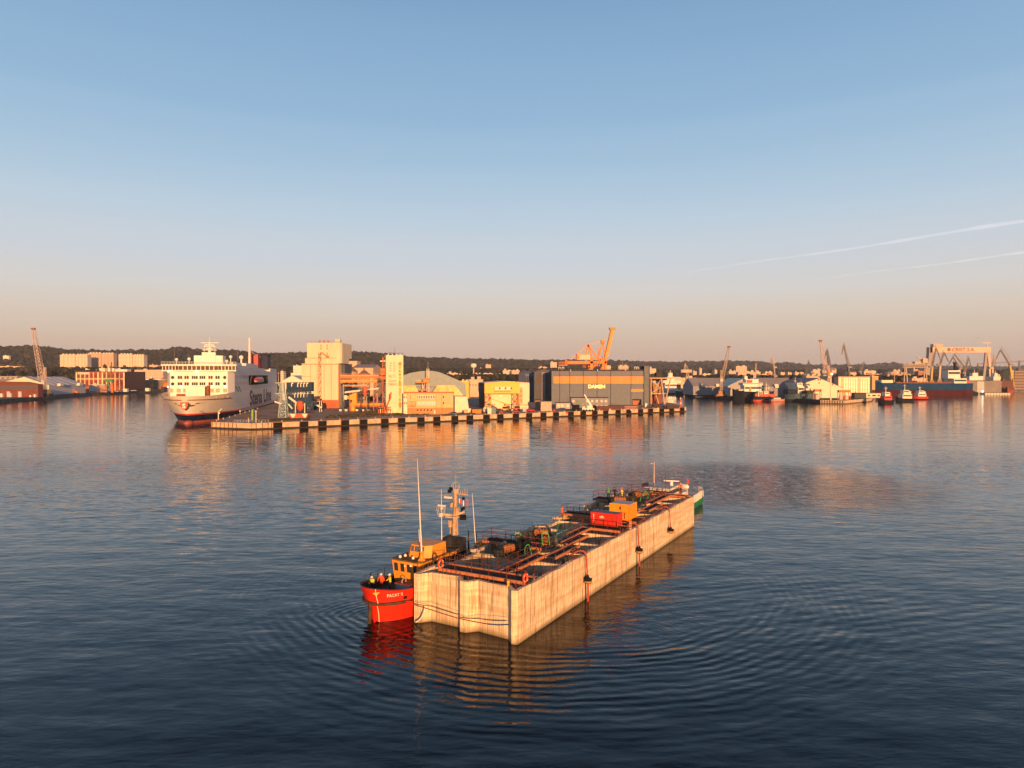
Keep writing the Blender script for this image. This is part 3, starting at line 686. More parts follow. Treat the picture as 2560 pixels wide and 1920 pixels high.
hose('pale green hose hooked on the rail in front of the rusty winch', [(13.6, 4.6, 4.6), (13.5, 4.7, 5.9), (13.8, 4.2, 6.0), (14.0, 4.1, 4.8)])
hose('long pale green hose running down from the rail to the centre walkway', [(18.9, 5.4, 6.0), (17.5, 4.9, 5.7), (16.7, 4.6, 5.2), (15.2, 4.2, 4.6)])
hose('green hose lying along the cell wall behind the rusty winch', [(18.2, 6.0, 4.6), (20.0, 5.4, 4.9), (21.4, 5.0, 5.2)])
hose('green hose arching over the far winch by the crew', [(43.3, 4.9, 4.6), (43.6, 4.7, 5.6), (44.6, 4.3, 5.7), (44.8, 4.2, 4.8)])
hose('second green hose arch close to the far winch', [(45.3, 4.6, 4.7), (45.6, 4.3, 5.6), (46.2, 4.0, 5.6), (46.3, 3.9, 4.8)])
# containers and boxes
def container(name, label, cat, loc, rz, L, Wd, H, m, m_roof, marks=None, ribs=True, group=None):
    t = thing(name, label, cat, loc, rz, group); mb = MB(); mb.box(0, 0, .08, L, Wd, H - .04)
    if ribs:
        k = int(L / .35)
        for i in range(1, k): mb.box(i * L / k - .05, -.03, .18, i * L / k + .05, 0, H - .16)
        for i in range(1, int(Wd / .35)): mb.box(L, i * .35 - .05, .18, L + .03, i * .35 + .05, H - .16)
    mb.build('body', m, t); mb = MB()
    for x in (0, L):
        for y in (0, Wd): mb.box(x - .06, y - .06, 0, x + .06, y + .06, H)
    mb.box(0, -.05, 0, L, .04, .12); mb.box(0, -.05, H - .1, L, .04, H - .005); mb.build('frame', m, t)
    mb = MB(); mb.box(.02, .02, H - .04, L - .02, Wd - .02, H + .01); mb.build('roof', m_roof, t); return t
t = container('generator_box', 'red generator box with pale lettering standing on its platform on the caisson', 'generator', UV(24.75, 4.15, ZW + .3), CRZ - math.pi / 2, 3.15, 1.35, 1.45, red, mat('red_roof', (.10, .06, .09), .5, .2, 2), ribs=False)
mb = MB(); mb.xz([(1.0, .95), (1.6, .95), (1.55, 1.02), (1.42, 1.02), (1.3, 1.14), (1.17, 1.02), (1.05, 1.02)], -.03, -.01); mb.box(1.02, -.03, .84, 1.58, -.01, .90); mb.box(.25, -.03, .85, .33, -.01, 1.25); mb.box(.27, -.03, .45, .33, -.01, .8); mb.build('lettering', white, t)
mb = MB()
for x0 in (.15, .95, 2.05): mb.box(x0 - .3 + .25, -.04, .12, x0 - .02 + .03 + .25, -.012, .2); mb.box(x0 + .55, -.045, .15, x0 + .58, -.012, 1.0)
mb.build('door_edge', dred, t)
t = container('tool_container', 'tall orange steel tool container behind the red generator box', 'container', UV(30.2, 4.05, ZW + .0), CRZ - math.pi / 2, 2.5, 2.3, 1.9, mat('container_orange', (.85, .30, .02), .45, .1, 1), lgrey, ribs=False)
mb = MB(); mb.box(1.2, -.04, 1.25, 1.4, -.012, 1.55); mb.box(1.36, -.03, .1, 1.38, -.012, 1.8)
mb.build('door_hatch', dark, t); mb = MB()
for x in (1.7, 2.05): mb.tube((x, -.2, .2), (x, -.2, .95), .13, n=10)
mb.build('gas_bottle', orange, t)
t = thing('air_duct', 'pale angled sheet metal duct behind the red generator box', 'duct', UV(27.6, 4.6, ZW), CRZ); mb = MB(); mb.yz([(-.5, 0), (.5, 0), (.7, 1.25), (.1, 1.5), (-.5, 1.1)], -.4, .4); mb.build('duct_body', lgrey, t)
# lifebuoys, marker, ladder, fenders and ropes
def lifebuoy(label, u, v, z, rz):
    rz = rz + .95
    t = thing('lifebuoy', label, 'lifebuoy', UV(u, v, z), rz, 'lifebuoys on the caisson rails'); mb = MB(); mb.torus((0, 0, .42), .33, .085, 'y', 20, 8); mb.build('ring', mat('buoy_orange', (.85, .10, .025), .5, .1, 2), t)
    mb = MB()
    for a in (45, 135, 225, 315):
        a = math.radians(a); mb.cbox((.33 * math.cos(a), 0, .42 + .33 * math.sin(a)), .06, .18, .18, 0, 0, -a)
    mb.build('band', white, t); mb = MB(); mb.path([(-.2, 0, .78), (0, 0, 1.0), (.2, 0, .78)], .02); mb.build('lanyard', red, t)
lifebuoy('orange lifebuoy on the rail at the near right corner of the caisson', 1.75, .2, 4.62, .1)
lifebuoy('orange lifebuoy at the left end of the near crossing walkway, beside the tug wheelhouse', 1.6, 8.75, 4.7, .1)
lifebuoy('orange lifebuoy on the railed side platform left of the red generator box', 29.8, 10.3, 4.7, .35)
t = thing('marker_light', 'small yellow marker lamp on the near rim of the caisson', 'marker lamp', UV(.8, 1.3, 4.38), CRZ); mb = MB(); mb.lathe([(.11, 0), (.13, .05), (.11, .12), (.09, .3), (.12, .34), (.1, .44), (.04, .5)], n=10); mb.build('lamp_body', mat('marker_yellow', (.9, .55, .02), .4, .05, 2), t)
t = thing('rope_ladder', 'orange and white rope ladder hanging down the long wall below the containers', 'ladder', UV(26.1, -.06, 0), CRZ); mb = MB()
for x in (-.22, .22): mb.tube((x, 0, 1.5), (x, 0, 5.9), .035)
mb.build('side_rope', mat('ladder_orange', (.8, .25, .08), .6, .1, 2), t); mb = MB()
for k in range(13): mb.box(-.22, -.03, 1.6 + k * .3, .22, .03, 1.67 + k * .3)
mb.build('rung', white, t)
strap_m = mat('red_strap', (.46, .06, .03), .6, .2, 2)
def fender(label, u, zf, tail):
    t = thing('hanging_fender', label, 'fender', UV(u, -.5, 0), CRZ, 'fenders hanging on the long wall'); mb = MB()
    mb.path([(-.9, 1.5, 4.5), (-.5, 1.0, 4.85), (-.1, .6, 4.9), (.05, .35, 4.72), (.08, .22, 4.3)], .10, 8); mb.build('hook_pipe', mat('hook_red', (.30, .07, .04), .6, .2, 2), t)
    mb = MB(); mb.bar((.08, .25, 4.4), (0, .1, zf + .5), .16, .05); mb.path([(.1, .2, 4.3), (-.06, .02, zf + .4)], .03); mb.build('strap', strap_m, t)
    mb = MB(); mb.lathe([(.22, -.36), (.34, -.3), (.37, -.1), (.36, .0), (.39, .05), (.37, .18), (.28, .28), (.11, .38), (.06, .5)], (0, 0, zf), 16); mb.build('rubber_body', black, t)
    mb = MB(); mb.lathe([(.35, -.27), (.375, -.25), (.39, -.1), (.37, -.08)], (0, 0, zf), 16); mb.build('band', mat('band_brown', (.42, .24, .08), .6, .2, 2), t)
    mb = MB(); mb.box(-.1, -.35, zf + .26, .1, -.15, zf + .4); mb.build('shackle', white, t)
    if tail:
        mb = MB(); mb.tube((-.12, 0, zf - .35), (-.14, 0, .0), .05); mb.tube((.1, 0, zf - .35), (.12, 0, .0), .05); mb.tube((0, .02, zf - .35), (.02, 0, .0), .04); mb.build('tail_strap', strap_m, t)
fender('black drum fender on a red strap nearest the front corner of the caisson', 13.2, 2.1, True)
fender('black drum fender on a strap midway along the long wall, beside the ladder', 27.9, 1.85, True)
fender('black drum fender on a red strap farthest along the long wall', 39.9, 1.85, False)
def rope(label, pix, u0, r, m, name='mooring_line', cat='rope'):
    P_ = [Vector(UV(*hitu(px, py, u0))) for px, py in pix]; p0 = P_[0]; mb = MB(); mb.path([p - p0 for p in P_], r, 6); o = mb.build(name, m, None, p0); tag(o, label, cat); return o
rope_r = mat('rope_red', (.25, .07, .035), .8, .2, 3)
rope('rust red towing line stretched across the ribbed front of the caisson', [(1030, 1510), (1070, 1522), (1110, 1535), (1147, 1546), (1180, 1553), (1219, 1560)], -.35, .045, rope_r)
rope('blue end of the towing line at the right edge of the ribbed front', [(1219, 1560), (1246, 1562), (1274, 1561)], -.35, .06, mat('rope_blue', (.05, .08, .22), .7, .2, 3))
rope('thin dark line slung just above the towing line', [(1030, 1502), (1085, 1515), (1147, 1536), (1172, 1546), (1210, 1548), (1274, 1551)], -.33, .018, mat('rope_dark', (.10, .07, .05), .8, .2, 3))
rope('short white rope curving down the left edge of the ribbed front', [(1062, 1519), (1060, 1532), (1054, 1544), (1047, 1551), (1040, 1555)], -.3, .07, white)
# ------------------------------------------------------------------ people
skin_m = mat('skin', (.45, .24, .15), .6, .05, 3); boot_m = mat('boot_leather', (.03, .025, .02), .6, .2, 3)
def person(label, loc, rz, jacket, trousers, helmet, lean=0.0, arms=((.28, -.10), (.28, .12)), group=None, vest=None, stride=.12):
    """standing figure facing local -y; one skinned surface"""
    t = thing('person', label, 'person', loc, rz, group)
    V_, E_, R_, Z_ = [], [], [], []
    def v(p, r, kind, par=None):
        z = p[2]; q = Vector(p)
        if z > .95: q.y -= (z - .95) * lean; q.z -= abs(lean) * (z - .95) * .25
        V_.append(q); R_.append(r if isinstance(r, tuple) else (r, r)); Z_.append(kind)
        if par is not None: E_.append((par, len(V_) - 1))
        return len(V_) - 1
    pel = v((0, 0, .95), (.17, .12), 'tr'); wa = v((0, 0, 1.12), (.15, .11), 'ja', pel); ch = v((0, 0, 1.34), (.19, .13), 'ja', wa)
    nk = v((0, 0, 1.50), (.06, .06), 'sk', ch); hd = v((0, -.02, 1.60), (.085, .10), 'sk', nk); v((0, -.01, 1.72), (.08, .095), 'sk', hd)
    for s_, (fw, sd) in zip((-1, 1), arms):
        sh = v((s_ * .19, 0, 1.43), .07, 'ja', ch); eb = v((s_ * (.25 + abs(sd)), -.04, 1.18), .052, 'ja', sh); wr = v((s_ * (.22 + abs(sd) * .6), -fw, 1.08), .036, 'ja', eb)
        pm = v((s_ * (.21 + abs(sd) * .5), -fw - .08, 1.06), (.03, .018), 'sk', wr)
        for k, ln in enumerate((.06, .072, .078, .07, .055)):
            ox = (k - 2) * .017 * s_; a = v((s_ * (.21 + abs(sd) * .5) + ox, -fw - .08 - ln * .5, 1.055), .0085, 'sk', pm); v((s_ * (.21 + abs(sd) * .5) + ox * 1.1, -fw - .08 - ln, 1.035), .0075, 'sk', a)
        hp = v((s_ * .09, 0, .88), .09, 'tr', pel); kn = v((s_ * .11, -stride * s_ * .4 - .03, .50), .062, 'tr', hp); an = v((s_ * .12, stride * -s_ * .8 + .02, .10), .045, 'tr', kn); v((s_ * .13, stride * -s_ * .8 - .17, .045), (.045, .035), 'bo', an)
    me = bpy.data.meshes.new('body'); me.from_pydata([tuple(q) for q in V_], E_, []); o = bpy.data.objects.new('body', me); COL.objects.link(o)
    md = o.modifiers.new('s', 'SKIN')
    for i, r in enumerate(R_): me.skin_vertices[0].data[i].radius = r
    me.skin_vertices[0].data[0].use_root = True
    o.modifiers.new('u', 'SUBSURF').levels = 1
    dg = bpy.context.evaluated_depsgraph_get(); m2 = bpy.data.meshes.new_from_object(o.evaluated_get(dg)); bpy.data.objects.remove(o)
    m2.name = 'body'; ks = ['ja', 'tr', 'sk', 'bo']
    m2.materials.clear()
    for q in (jacket, trousers, skin_m, boot_m): m2.materials.append(q)
    for p in m2.polygons:
        c = p.center; best = min(range(len(V_)), key=lambda i: (V_[i] - c).length - R_[i][0] * .8); p.material_index = ks.index(Z_[best]); p.use_smooth = True
    b = bpy.data.objects.new('body', m2); COL.objects.link(b); b.parent = t
    top = V_[hd]; mb = MB(); mb.sph((top.x, top.y + .02, top.z + .08), .125, 12, 8, (1, 1.12, .85)); mb.cbox((top.x, top.y - .13, top.z + .05), .18, .1, .02); mb.build('helmet', helmet, t)
    mb = MB()
    for sx in (-.035, .035): mb.sph((top.x + sx, top.y - .098, top.z + .0), .012, 6, 4)
    mb.build('eye', dark, t); mb = MB(); mb.cbox((top.x, top.y - .11, top.z - .03), .025, .04, .045); mb.cbox((top.x, top.y - .098, top.z - .07), .05, .012, .01); mb.build('nose', skin_m, t)
    if vest:
        mb = MB(); cc = V_[ch]; mb.lathe([(.215, -.28), (.235, -.05), (.22, .1)], (0, 0, 0), 12)
        mb.v = [(x * 1.0 + cc.x, y * .72 + cc.y + (-z * lean), z + cc.z) for x, y, z in mb.v]; mb.build('vest', vest, t)
    return t
hv = mat('hi_vis_lime', (.55, .75, .10), .5, .05, 2); jr = mat('jacket_red_orange', (.85, .10, .03), .6, .1, 2); jy = mat('jacket_yellow', (.95, .62, .04), .6, .1, 2); jb = mat('cloth_black', (.02, .02, .025), .8, .2, 2); tr = mat('trousers_dark_red', (.22, .02, .015), .8, .1, 2)
def TG(x, y, z): return UV(x - 1.7, y + 13.8, z)
# ------------------------------------------------------------------ red tug alongside
hull_r = mat('tug_red', (.72, .030, .012), .45, .16, 1.4, col2=(.44, .02, .01), stretch=(1, 1, .35), bump=.12); tug_o = mat('tug_orange', (.82, .30, .03), .45, .1, 1.2); tug_roof = mat('tug_roof', (.15, .10, .045), .8, .3, 1.0)
tg = thing('tugboat', 'red hulled tug with an orange wheelhouse moored against the left side of the caisson', 'tugboat', TG(0, 0, 0), CRZ)
def hb(x, z):
    k = max(0, min(1, z / 3.0)); x0 = .35 - .8 * k; Lb = 5.0 - 1.8 * k; B = 2.35 + .15 * min(1, k * 1.6); L = 21.5
    if x <= x0: return 0.0
    f = 1.0
    if x < x0 + Lb: f = (1 - (1 - (x - x0) / Lb) ** 2.4) ** (.62 - .1 * k)
    if x > L - 3: f = min(f, (1 - ((x - L + 3) / 3) ** 2.5 * .5))
    return B * f
def stem(z): return .35 - .8 * max(0, min(1, z / 3.0))
ztop = lambda x: 3.12 - .9 * min(1, max(0, x) / 9.0) ** .8
lev = [-.7, 0, .35, .8, 1.3, 1.75, 2.0, 2.3, 2.7, 3.12]
mb = MB()
for sgn in (-1, 1):
    rows = []
    for z in lev:
        row = []
        for i in range(49):
            s_ = (i / 48) ** 1.7; zz = min(z, 3.12) if z < 2.0 else 2.0 + (z - 2.0) * (ztop(s_ * 21.5) - 2.0) / 1.12; x = stem(zz) + s_ * (21.5 - stem(zz)); row.append((x, sgn * hb(x, zz), zz))
        rows.append(row)
    mb.grid(rows if sgn < 0 else [r[::-1] for r in rows])
tr0 = [(21.5, s_ * hb(21.5, z), z) for z in lev for s_ in (-1, 1)]
for i in range(len(lev) - 1): mb.add([(21.5, -hb(21.5, lev[i]), lev[i]), (21.5, hb(21.5, lev[i]), lev[i]), (21.5, hb(21.5, lev[i + 1]), min(lev[i + 1], 2.2)), (21.5, -hb(21.5, lev[i + 1]), min(lev[i + 1], 2.2))], [(0, 1, 2, 3)])
mb.build('hull', hull_r, tg)
mb = MB()                                  # inside of the bulwark and deck
pts = [stem(2) + .15 + (i / 30) ** 1.5 * 20.9 for i in range(31)]; dk = [(x, -max(.01, hb(x, 2) - .12)) for x in pts] + [(x, max(.01, hb(x, 2) - .12)) for x in pts[::-1]]
mb.prism(dk, 1.7, 2.02); mb.build('deck', mat('tug_deck', (.045, .04, .04), .8, .3, 1), tg)
mb = MB()
for sgn in (-1, 1):
    a = [(x + .14, sgn * max(0, hb(x, 2.9) - .12)) for x in [stem(3) + (i / 30) ** 1.5 * 20 for i in range(31)]]
    for p, q in zip(a, a[1:]): lo = lambda g: (g[0] + .5, sgn * max(0, hb(g[0] + .3, 2.0) - .16), 2.0); mb.add([lo(p), lo(q), (q[0], q[1], ztop(q[0])), (p[0], p[1], ztop(p[0]))], [(0, 1, 2, 3)])
mb.build('bulwark_lining', dark, tg)
mb = MB(); cap = [(x, hb(x, 3.0), ztop(x) + .02) for x in [stem(3.1) + (i / 40) ** 1.6 * 20 for i in range(41)]]
for sgn in (-1, 1): mb.path([(x, sgn * y, z) for x, y, z in cap], .05, 6)
mb.build('rail_cap', dark, tg)
def hoff(q, z, d, sgn=-1):
    x = stem(z) + q; e = .03; y0, y1 = hb(x, z), hb(x + e, z); nx, ny = -(y1 - y0), e; l = math.hypot(nx, ny); return (x + nx / l * d, sgn * (y0 + ny / l * d), z)
mb = MB(); fl = [(stem(1.72) - .14 + (i / 10) ** 1.4 * 1.5, 0) for i in range(11)]
for sgn in (-1, 1):
    P_ = [hoff((i / 14) ** 1.5 * 1.9, 1.72, .1, sgn) for i in range(15)]; mb.path(P_, .15, 8)
mb.tube((stem(1.8) - .1, .05, 1.7), (stem(0) - .75, .05, -.3), .17, .17, 10); mb.build('bow_fender', mat('old_rubber', (.085, .05, .032), .85, .3, 2), tg)
mb = MB()
for sgn in (-1, 1): mb.path([hoff(1.9 + i * .7, 1.74 - .01 * i, .03, sgn) for i in range(27)], .07, 6)
mb.build('rubbing_strake', dark, tg)
mb = MB()
for k, z in enumerate((.15, .7, 1.25)): mb.bar((stem(z) - .15, -.15, z), (stem(z) - .02, -.62, z + .08), .09)
mb.bar((stem(1.6) - .1, -.18, 1.7), (stem(0) - .3, -.18, -.1), .1); mb.bar((stem(1.6) - .02, -.66, 1.7), (stem(0) + .0, -.62, -.1), .08); mb.build('bow_ladder', hull_r, tg)
# name on the bow, wrapped on the plating
def arc_x(s0, z):                          # x reached after arc length s0 from the stem
    x = stem(z) + .001; s_ = 0; py = 0; dx = .01
    while s_ < s0: y = hb(x + dx, z); s_ += math.hypot(dx, y - py); x += dx; py = y
    return x
def on_hull(mbt, s0, z0):
    out = []
    for (a, b_, c) in mbt.v: x = arc_x(s0 + a, z0 + c); out.append((x - .012, -hb(x, z0 + c) - .018, z0 + c))
    mbt.v = out; return mbt
mb = text_mb('PACAT II', .42, 0.12, .008, 1.15, 0); fit(mb, 0, 0, 1.45, .30); on_hull(mb, 1.55, 2.36); mb.build('name_lettering', white, tg)
mb = MB(); mb.add([(0, 0, .3), (.75, 0, .42), (.45, 0, .18), (.35, 0, -.12), (.22, 0, .12)], [(0, 4, 2, 1), (4, 3, 2)]); mb.add([(.3, 0, -.75), (.55, 0, -.62), (.38, 0, -.8)], [(0, 2, 1)]); on_hull(mb, .25, 2.45); mb.build('anchor_mark', mat('mark_yellow', (.85, .50, .06), .5, .05, 2), tg)
mb = MB(); mb.cbox((arc_x(3.15, 2.1), -hb(arc_x(3.15, 2.1), 2.1) - .03, 2.1), .32, .08, .24, -.55); mb.build('hawse_hole', black, tg)
# superstructure
mb = MB(); mb.box(5.0, -1.5, 2.02, 11.5, 1.5, 2.62); mb.box(11.5, -1.3, 2.02, 14.5, 1.3, 3.4); mb.build('deckhouse', mat('deckhouse_buff', (.34, .24, .13), .7, .15, 1), tg)
mb = MB()
def frus(mb, x0, x1, y0, y1, z0, z1, fx=0.0, fy=0.0, ch=.5):   # house with canted front corners, top leaning forward by fx
    lo = [(x0 + ch, y0), (x1, y0), (x1, y1), (x0 + ch, y1), (x0, y1 - ch), (x0, y0 + ch)]; hi = [(x0 + ch - fx, y0 - fy), (x1, y0 - fy), (x1, y1 + fy), (x0 + ch - fx, y1 + fy), (x0 - fx, y1 + fy - ch), (x0 - fx, y0 - fy + ch)]
    vs = [(a, b_, z0) for a, b_ in lo] + [(a, b_, z1) for a, b_ in hi]
    mb.add(vs, [(i, (i + 1) % 6, 6 + (i + 1) % 6, 6 + i) for i in range(6)] + [tuple(range(6, 12)), tuple(range(6))[::-1]])
frus(mb, 4.75, 10.5, -1.75, 1.5, 2.45, 4.4, .26, .1, .12); mb.build('wheelhouse', tug_o, tg)
for k in range(4):
    y = 1.05 - k * .76; mb = MB(); xf = 4.75 - .26 * (1.2 / 1.95) - .02
    mb.add([(xf + .035, y - .23, 3.38), (xf + .035, y + .23, 3.38), (xf - .05, y + .23, 4.16), (xf - .05, y - .23, 4.16), (xf + .1, y - .23, 3.38), (xf + .1, y + .23, 3.38), (xf + .1, y + .23, 4.16), (xf + .1, y - .23, 4.16)], [(0, 1, 2, 3), (4, 7, 6, 5), (0, 4, 5, 1), (3, 2, 6, 7), (1, 5, 6, 2), (0, 3, 7, 4)]); mb.build('window', glass, tg)
for k in range(7):
    x = 5.1 + k * .78; mb = MB(); mb.box(x, -1.88, 3.42, x + .5, -1.6, 4.12); mb.build('window', glass, tg)
mb = MB(); frus(mb, 4.4, 10.9, -1.95, 1.65, 4.4, 4.54, 0, 0, .35); mb.box(10.9, -1.5, 3.9, 13, 1.4, 4.02); mb.build('roof', tug_roof, tg)
mb = MB(); frus(mb, 5.8, 8.8, -1.8, 1.0, 4.54, 5.66, -.3, -.08, .55); mb.build('upper_cabin', tug_o, tg)
for (y0, y1) in ((-1.2, -.68), (-.6, -.08), (.0, .34)):
    mb = MB(); mb.add([(5.76 + .16, y0, 5.06), (5.76 + .16, y1, 5.06), (5.76 + .29, y1, 5.56), (5.76 + .29, y0, 5.56)], [(0, 3, 2, 1)]); mb.build('window', mat('screen_glass', (.10, .10, .12), .2, .2, 2, spec=.6), tg)
def pole(name, p, q, r0, r1, m, par, n=8): mb = MB(); mb.tube(p, q, r0, r1, n); return mb.build(name, m, par)
mb = MB(); mb.lathe([(.42, 0), (.2, .3), (.14, .75), (.2, .78), (.2, .86), (.09, .9)], (5.2, -1.5, 4.5), 10); mb.build('antenna_pedestal', tug_o, tg)
pole('whip_antenna', (5.2, -1.5, 5.25), (4.95, -1.2, 14.2), .085, .02, white, tg)
pole('whip_antenna', (9.6, -.7, 5.0), (9.6, -.65, 10.6), .05, .015, white, tg)
pole('whip_antenna', (7.3, .35, 5.3), (7.3, .4, 6.9), .06, .03, white, tg)
pole('whip_antenna', (15.4, -1.0, 3.9), (15.2, -.7, 9.4), .055, .02, white, tg)
mb = MB()
for (x, y) in ((5.0, .9), (5.6, .75), (5.2, -.5)): mb.lathe([(.13, 0), (.16, .12), (.08, .25)], (x, y, 4.54), 8)
mb.sph((4.5, -.75, 4.1), .13); mb.sph((4.45, -.1, 4.0), .09); mb.build('searchlight', white, tg)
# mast
mb = MB(); mb.tube((14.0, .3, 2.0), (14.0, .3, 7.2), .46, .28, 10); mb.tube((14.0, .3, 7.2), (14.0, .25, 9.5), .26, .15, 8); mb.tube((14.0, .25, 9.5), (14.0, .2, 11.6), .035, .015, 6)
mb.bar((14, .3, 7.05), (13.4, 1.6, 7.2), .22, .2); mb.bar((14, .3, 7.1), (14.3, -.7, 7.5), .2, .2); mb.bar((14, .2, 8.7), (13.9, .9, 9.0), .1); mb.bar((14, .3, 9.42), (14.1, -1.25, 9.38), .1)
for k in range(4): mb.bar((14.05, -.35 - k * .28, 9.4), (14.05, -.35 - k * .28, 9.75 + .25 * (k > 1)), .05)
mb.box(13.3, -.2, 6.9, 14.7, 1.1, 7.05); mb.cbox((13.7, .7, 6.2), .3, .35, .7); mb.cbox((13.75, -.15, 7.6), .3, .3, .8); mb.cbox((13.8, .55, 8.2), .3, .25, .5); mb.cbox((13.9, .1, 9.7), .3, .4, .5); mb.bar((13.5, -.2, 4.2), (13.7, -.1, 9.0), .07); mb.bar((13.5, .25, 4.2), (13.7, .2, 9.0), .07)
for z in range(14): mb.bar((13.5 + z * .014, -.2, 4.4 + z * .33), (13.5 + z * .014, .25, 4.4 + z * .33), .04)
mb.bar((13.7, .8, 4.2), (13.8, .75, 6.0), .08); mb.bar((13.7, .8, 6.0), (14, .4, 6.0), .08)
mb.build('mast', mat('mast_buff', (.60, .42, .27), .6, .2, 1), tg)
mb = MB(); mb.lathe([(.28, 0), (.34, .28), (.5, .75)], (13.3, 1.65, 6.95), 10)
m_ = MB()
for k in range(8):
    a = k * math.pi / 4; m_.bar((13.3 + .3 * math.cos(a), 1.65 + .3 * math.sin(a), 7.0), (13.3 + .5 * math.cos(a), 1.65 + .5 * math.sin(a), 7.95), .035)
m_.torus((13.3, 1.65, 7.95), .5, .03, 'z', 12, 4); m_.lathe([(.32, 0), (.3, .4)], (13.3, 1.65, 6.95), 10); m_.build('lookout_basket', lgrey, tg)
mb = MB(); mb.cbox((13.3, 1.55, 8.12), .25, .9, .16); mb.lathe([(.2, 0), (.12, .3)], (13.3, 1.55, 7.75), 8); mb.cbox((13.6, .95, 9.0), .25, .85, .2); mb.build('radar_scanner', white, tg)
mb = MB(); mb.torus((14, .25, 10.15), .48, .03, 'y', 20, 5); mb.torus((14, .25, 10.15), .5, .03, 'x', 20, 5); mb.v = [(x, y, z) for x, y, z in mb.v]; mb.build('loop_antenna', lgrey, tg)
mb = MB(); mb.cbox((14.2, -.55, 6.9), .4, .6, .5, .3); mb.cbox((13.8, .7, 9.9), .3, .3, .3); mb.cbox((13.9, .95, 9.6), .25, .35, .3); mb.cbox((14.2, -.4, 7.6), .15, .15, .6); mb.cbox((14, .75, 8.3), .2, .25, .3); mb.build('floodlight', black, tg)
for z in (8.95, 7.9): mb = MB(); mb.sph((14.05, -.72, z), .17, 10, 8); mb.build('signal_ball', black, tg)
mb = MB(); mb.add([(14.05, -.25, 8.9), (14.1, -.5, 8.75), (14.1, -.45, 8.35), (14.05, -.22, 8.3)], [(0, 1, 2, 3)]); mb.add([(14.05, -1.15, 9.0), (14.1, -1.3, 8.8), (14.1, -1.25, 8.2), (14.05, -1.15, 8.1)], [(0, 1, 2, 3)]); mb.build('pennant', mat('flag_red', (.75, .06, .06), .7, .1, 2), tg)
mb = MB(); mb.add([(14.0, -.2, 8.9), (14.05, -.26, 8.88), (14.05, -.24, 8.4), (14.0, -.2, 8.5)], [(0, 1, 2, 3)]); mb.lathe([(.07, 0), (.09, .3), (.05, .6)], (14.05, -.72, 8.15), 6); mb.build('flag_stripe', white, tg)
mb = MB()
for a, b_ in (((14, .3, 9.3), (10.5, -1.3, 4.1)), ((14, .3, 9.3), (10.5, 1.2, 4.1)), ((14.05, -.72, 9.4), (14.4, -1.3, 3.6)), ((14, .3, 9.0), (19.5, 0, 2.4))): mb.tube(a, b_, .015, n=4)
mb.build('stay_wire', dark, tg)
mb = MB(); mb.lathe([(1.0, 0), (1.05, .5), (.7, 1.25), (.2, 1.5)], (11.6, -.2, 4.0), 10); mb.cbox((12.4, -.9, 4.3), 1.3, .9, 1.7); mb.build('covered_funnel', mat('tarpaulin_black', (.03, .028, .035), .8, .3, 1.5), tg)
mb = MB(); mb.lathe([(.45, 0), (.5, .3), (.3, .7), (0, .8)], (10.3, .5, 4.36), 10); mb.build('inflatable_boat', lgrey, tg)
mb = MB(); mb.box(15.6, -1.3, 2.6, 17.6, -.7, 4.1); mb.box(15.9, .3, 2.02, 18, 1.2, 3.0); mb.build('deck_locker', tug_o, tg)
mb = MB(); mb.torus((15.58, -1.0, 3.5), .3, .08, 'x', 14, 6); mb.build('lifebuoy', white, tg)
mb = MB(); mb.tube((18.6, -.6, 2.6), (18.6, .6, 2.6), .45, n=12); mb.box(18.1, -.9, 2.02, 19.1, -.65, 3.1); mb.box(18.1, .65, 2.02, 19.1, .9, 3.1); mb.bar((16.3, -.5, 3.0), (16.3, -.5, 5.0), .12); mb.bar((16.3, .5, 3.0), (16.3, .5, 5.0), .12); mb.build('towing_winch', dark, tg)
mb = MB()
for sgn in (-1, 1):
    P_ = [(x, sgn * (hb(x, 2.2) - .15)) for x in range(8, 21, 1)]
    for (x, y), (x2, y2) in zip(P_, P_[1:]):
        mb.bar((x, y, 2.2), (x, y, 3.1), .05)
        for z in (3.1, 2.7): mb.bar((x, y, z), (x2, y2, z), .04)
P_ = [(x, hb(x, 2.9) - .1) for x in (1.5, 2.5, 3.5, 4.5, 6, 7, 8)]
for (x, y), (x2, y2) in zip(P_, P_[1:]): mb.bar((x, y, 2.3), (x, y, 3.5), .05); mb.bar((x, y, 3.5), (x2, y2, 3.4), .04)
mb.build('deck_railing', dark, tg)
mb = MB(); mb.box(2.9, -1.9, 2.02, 4.0, -.2, 2.75); mb.build('deck_box', lgrey, tg); mb = MB(); mb.box(2.85, -1.95, 2.75, 4.05, -1.1, 2.85); mb.box(2.85, -.95, 2.75, 4.05, -.15, 2.85); mb.build('box_lid', dred, tg)
mb = MB(); mb.torus((3.3, -.9, 2.95), .3, .04, 'y', 12, 5); mb.build('hose_loop', lgrey, tg)
P_ = []
for k in range(12):
    z = 3.15 - k * .28; x = arc_x(.55 + .05 * math.sin(k), max(0, z)) if z < 3.1 else arc_x(.6, 3.1); P_.append((x - .06 + (.0 if z > 1.9 else -.2 * min(1, (1.9 - z))), -hb(x, max(0, z)) - .07 - (.12 if 1.5 < z < 2.1 else 0), z))
mb = MB(); mb.path(P_, .04, 6); o = mb.build('bow_rope', mat('rope_cream', (.8, .62, .4), .8, .1, 2), None, None); o.location = TG(0, 0, 0); o.rotation_euler = (0, 0, CRZ); tag(o, 'pale rope hanging over the red bow of the tug down to the water', 'rope')
for c in tg.children:
    if c.name.split('.')[0] in ('mast', 'lookout_basket', 'radar_scanner', 'loop_antenna', 'floodlight', 'signal_ball', 'pennant', 'flag_stripe', 'stay_wire'): c.location.y += .38
fz = CRZ - math.pi / 2     # figures face local -y -> towards the bow (and the camera)
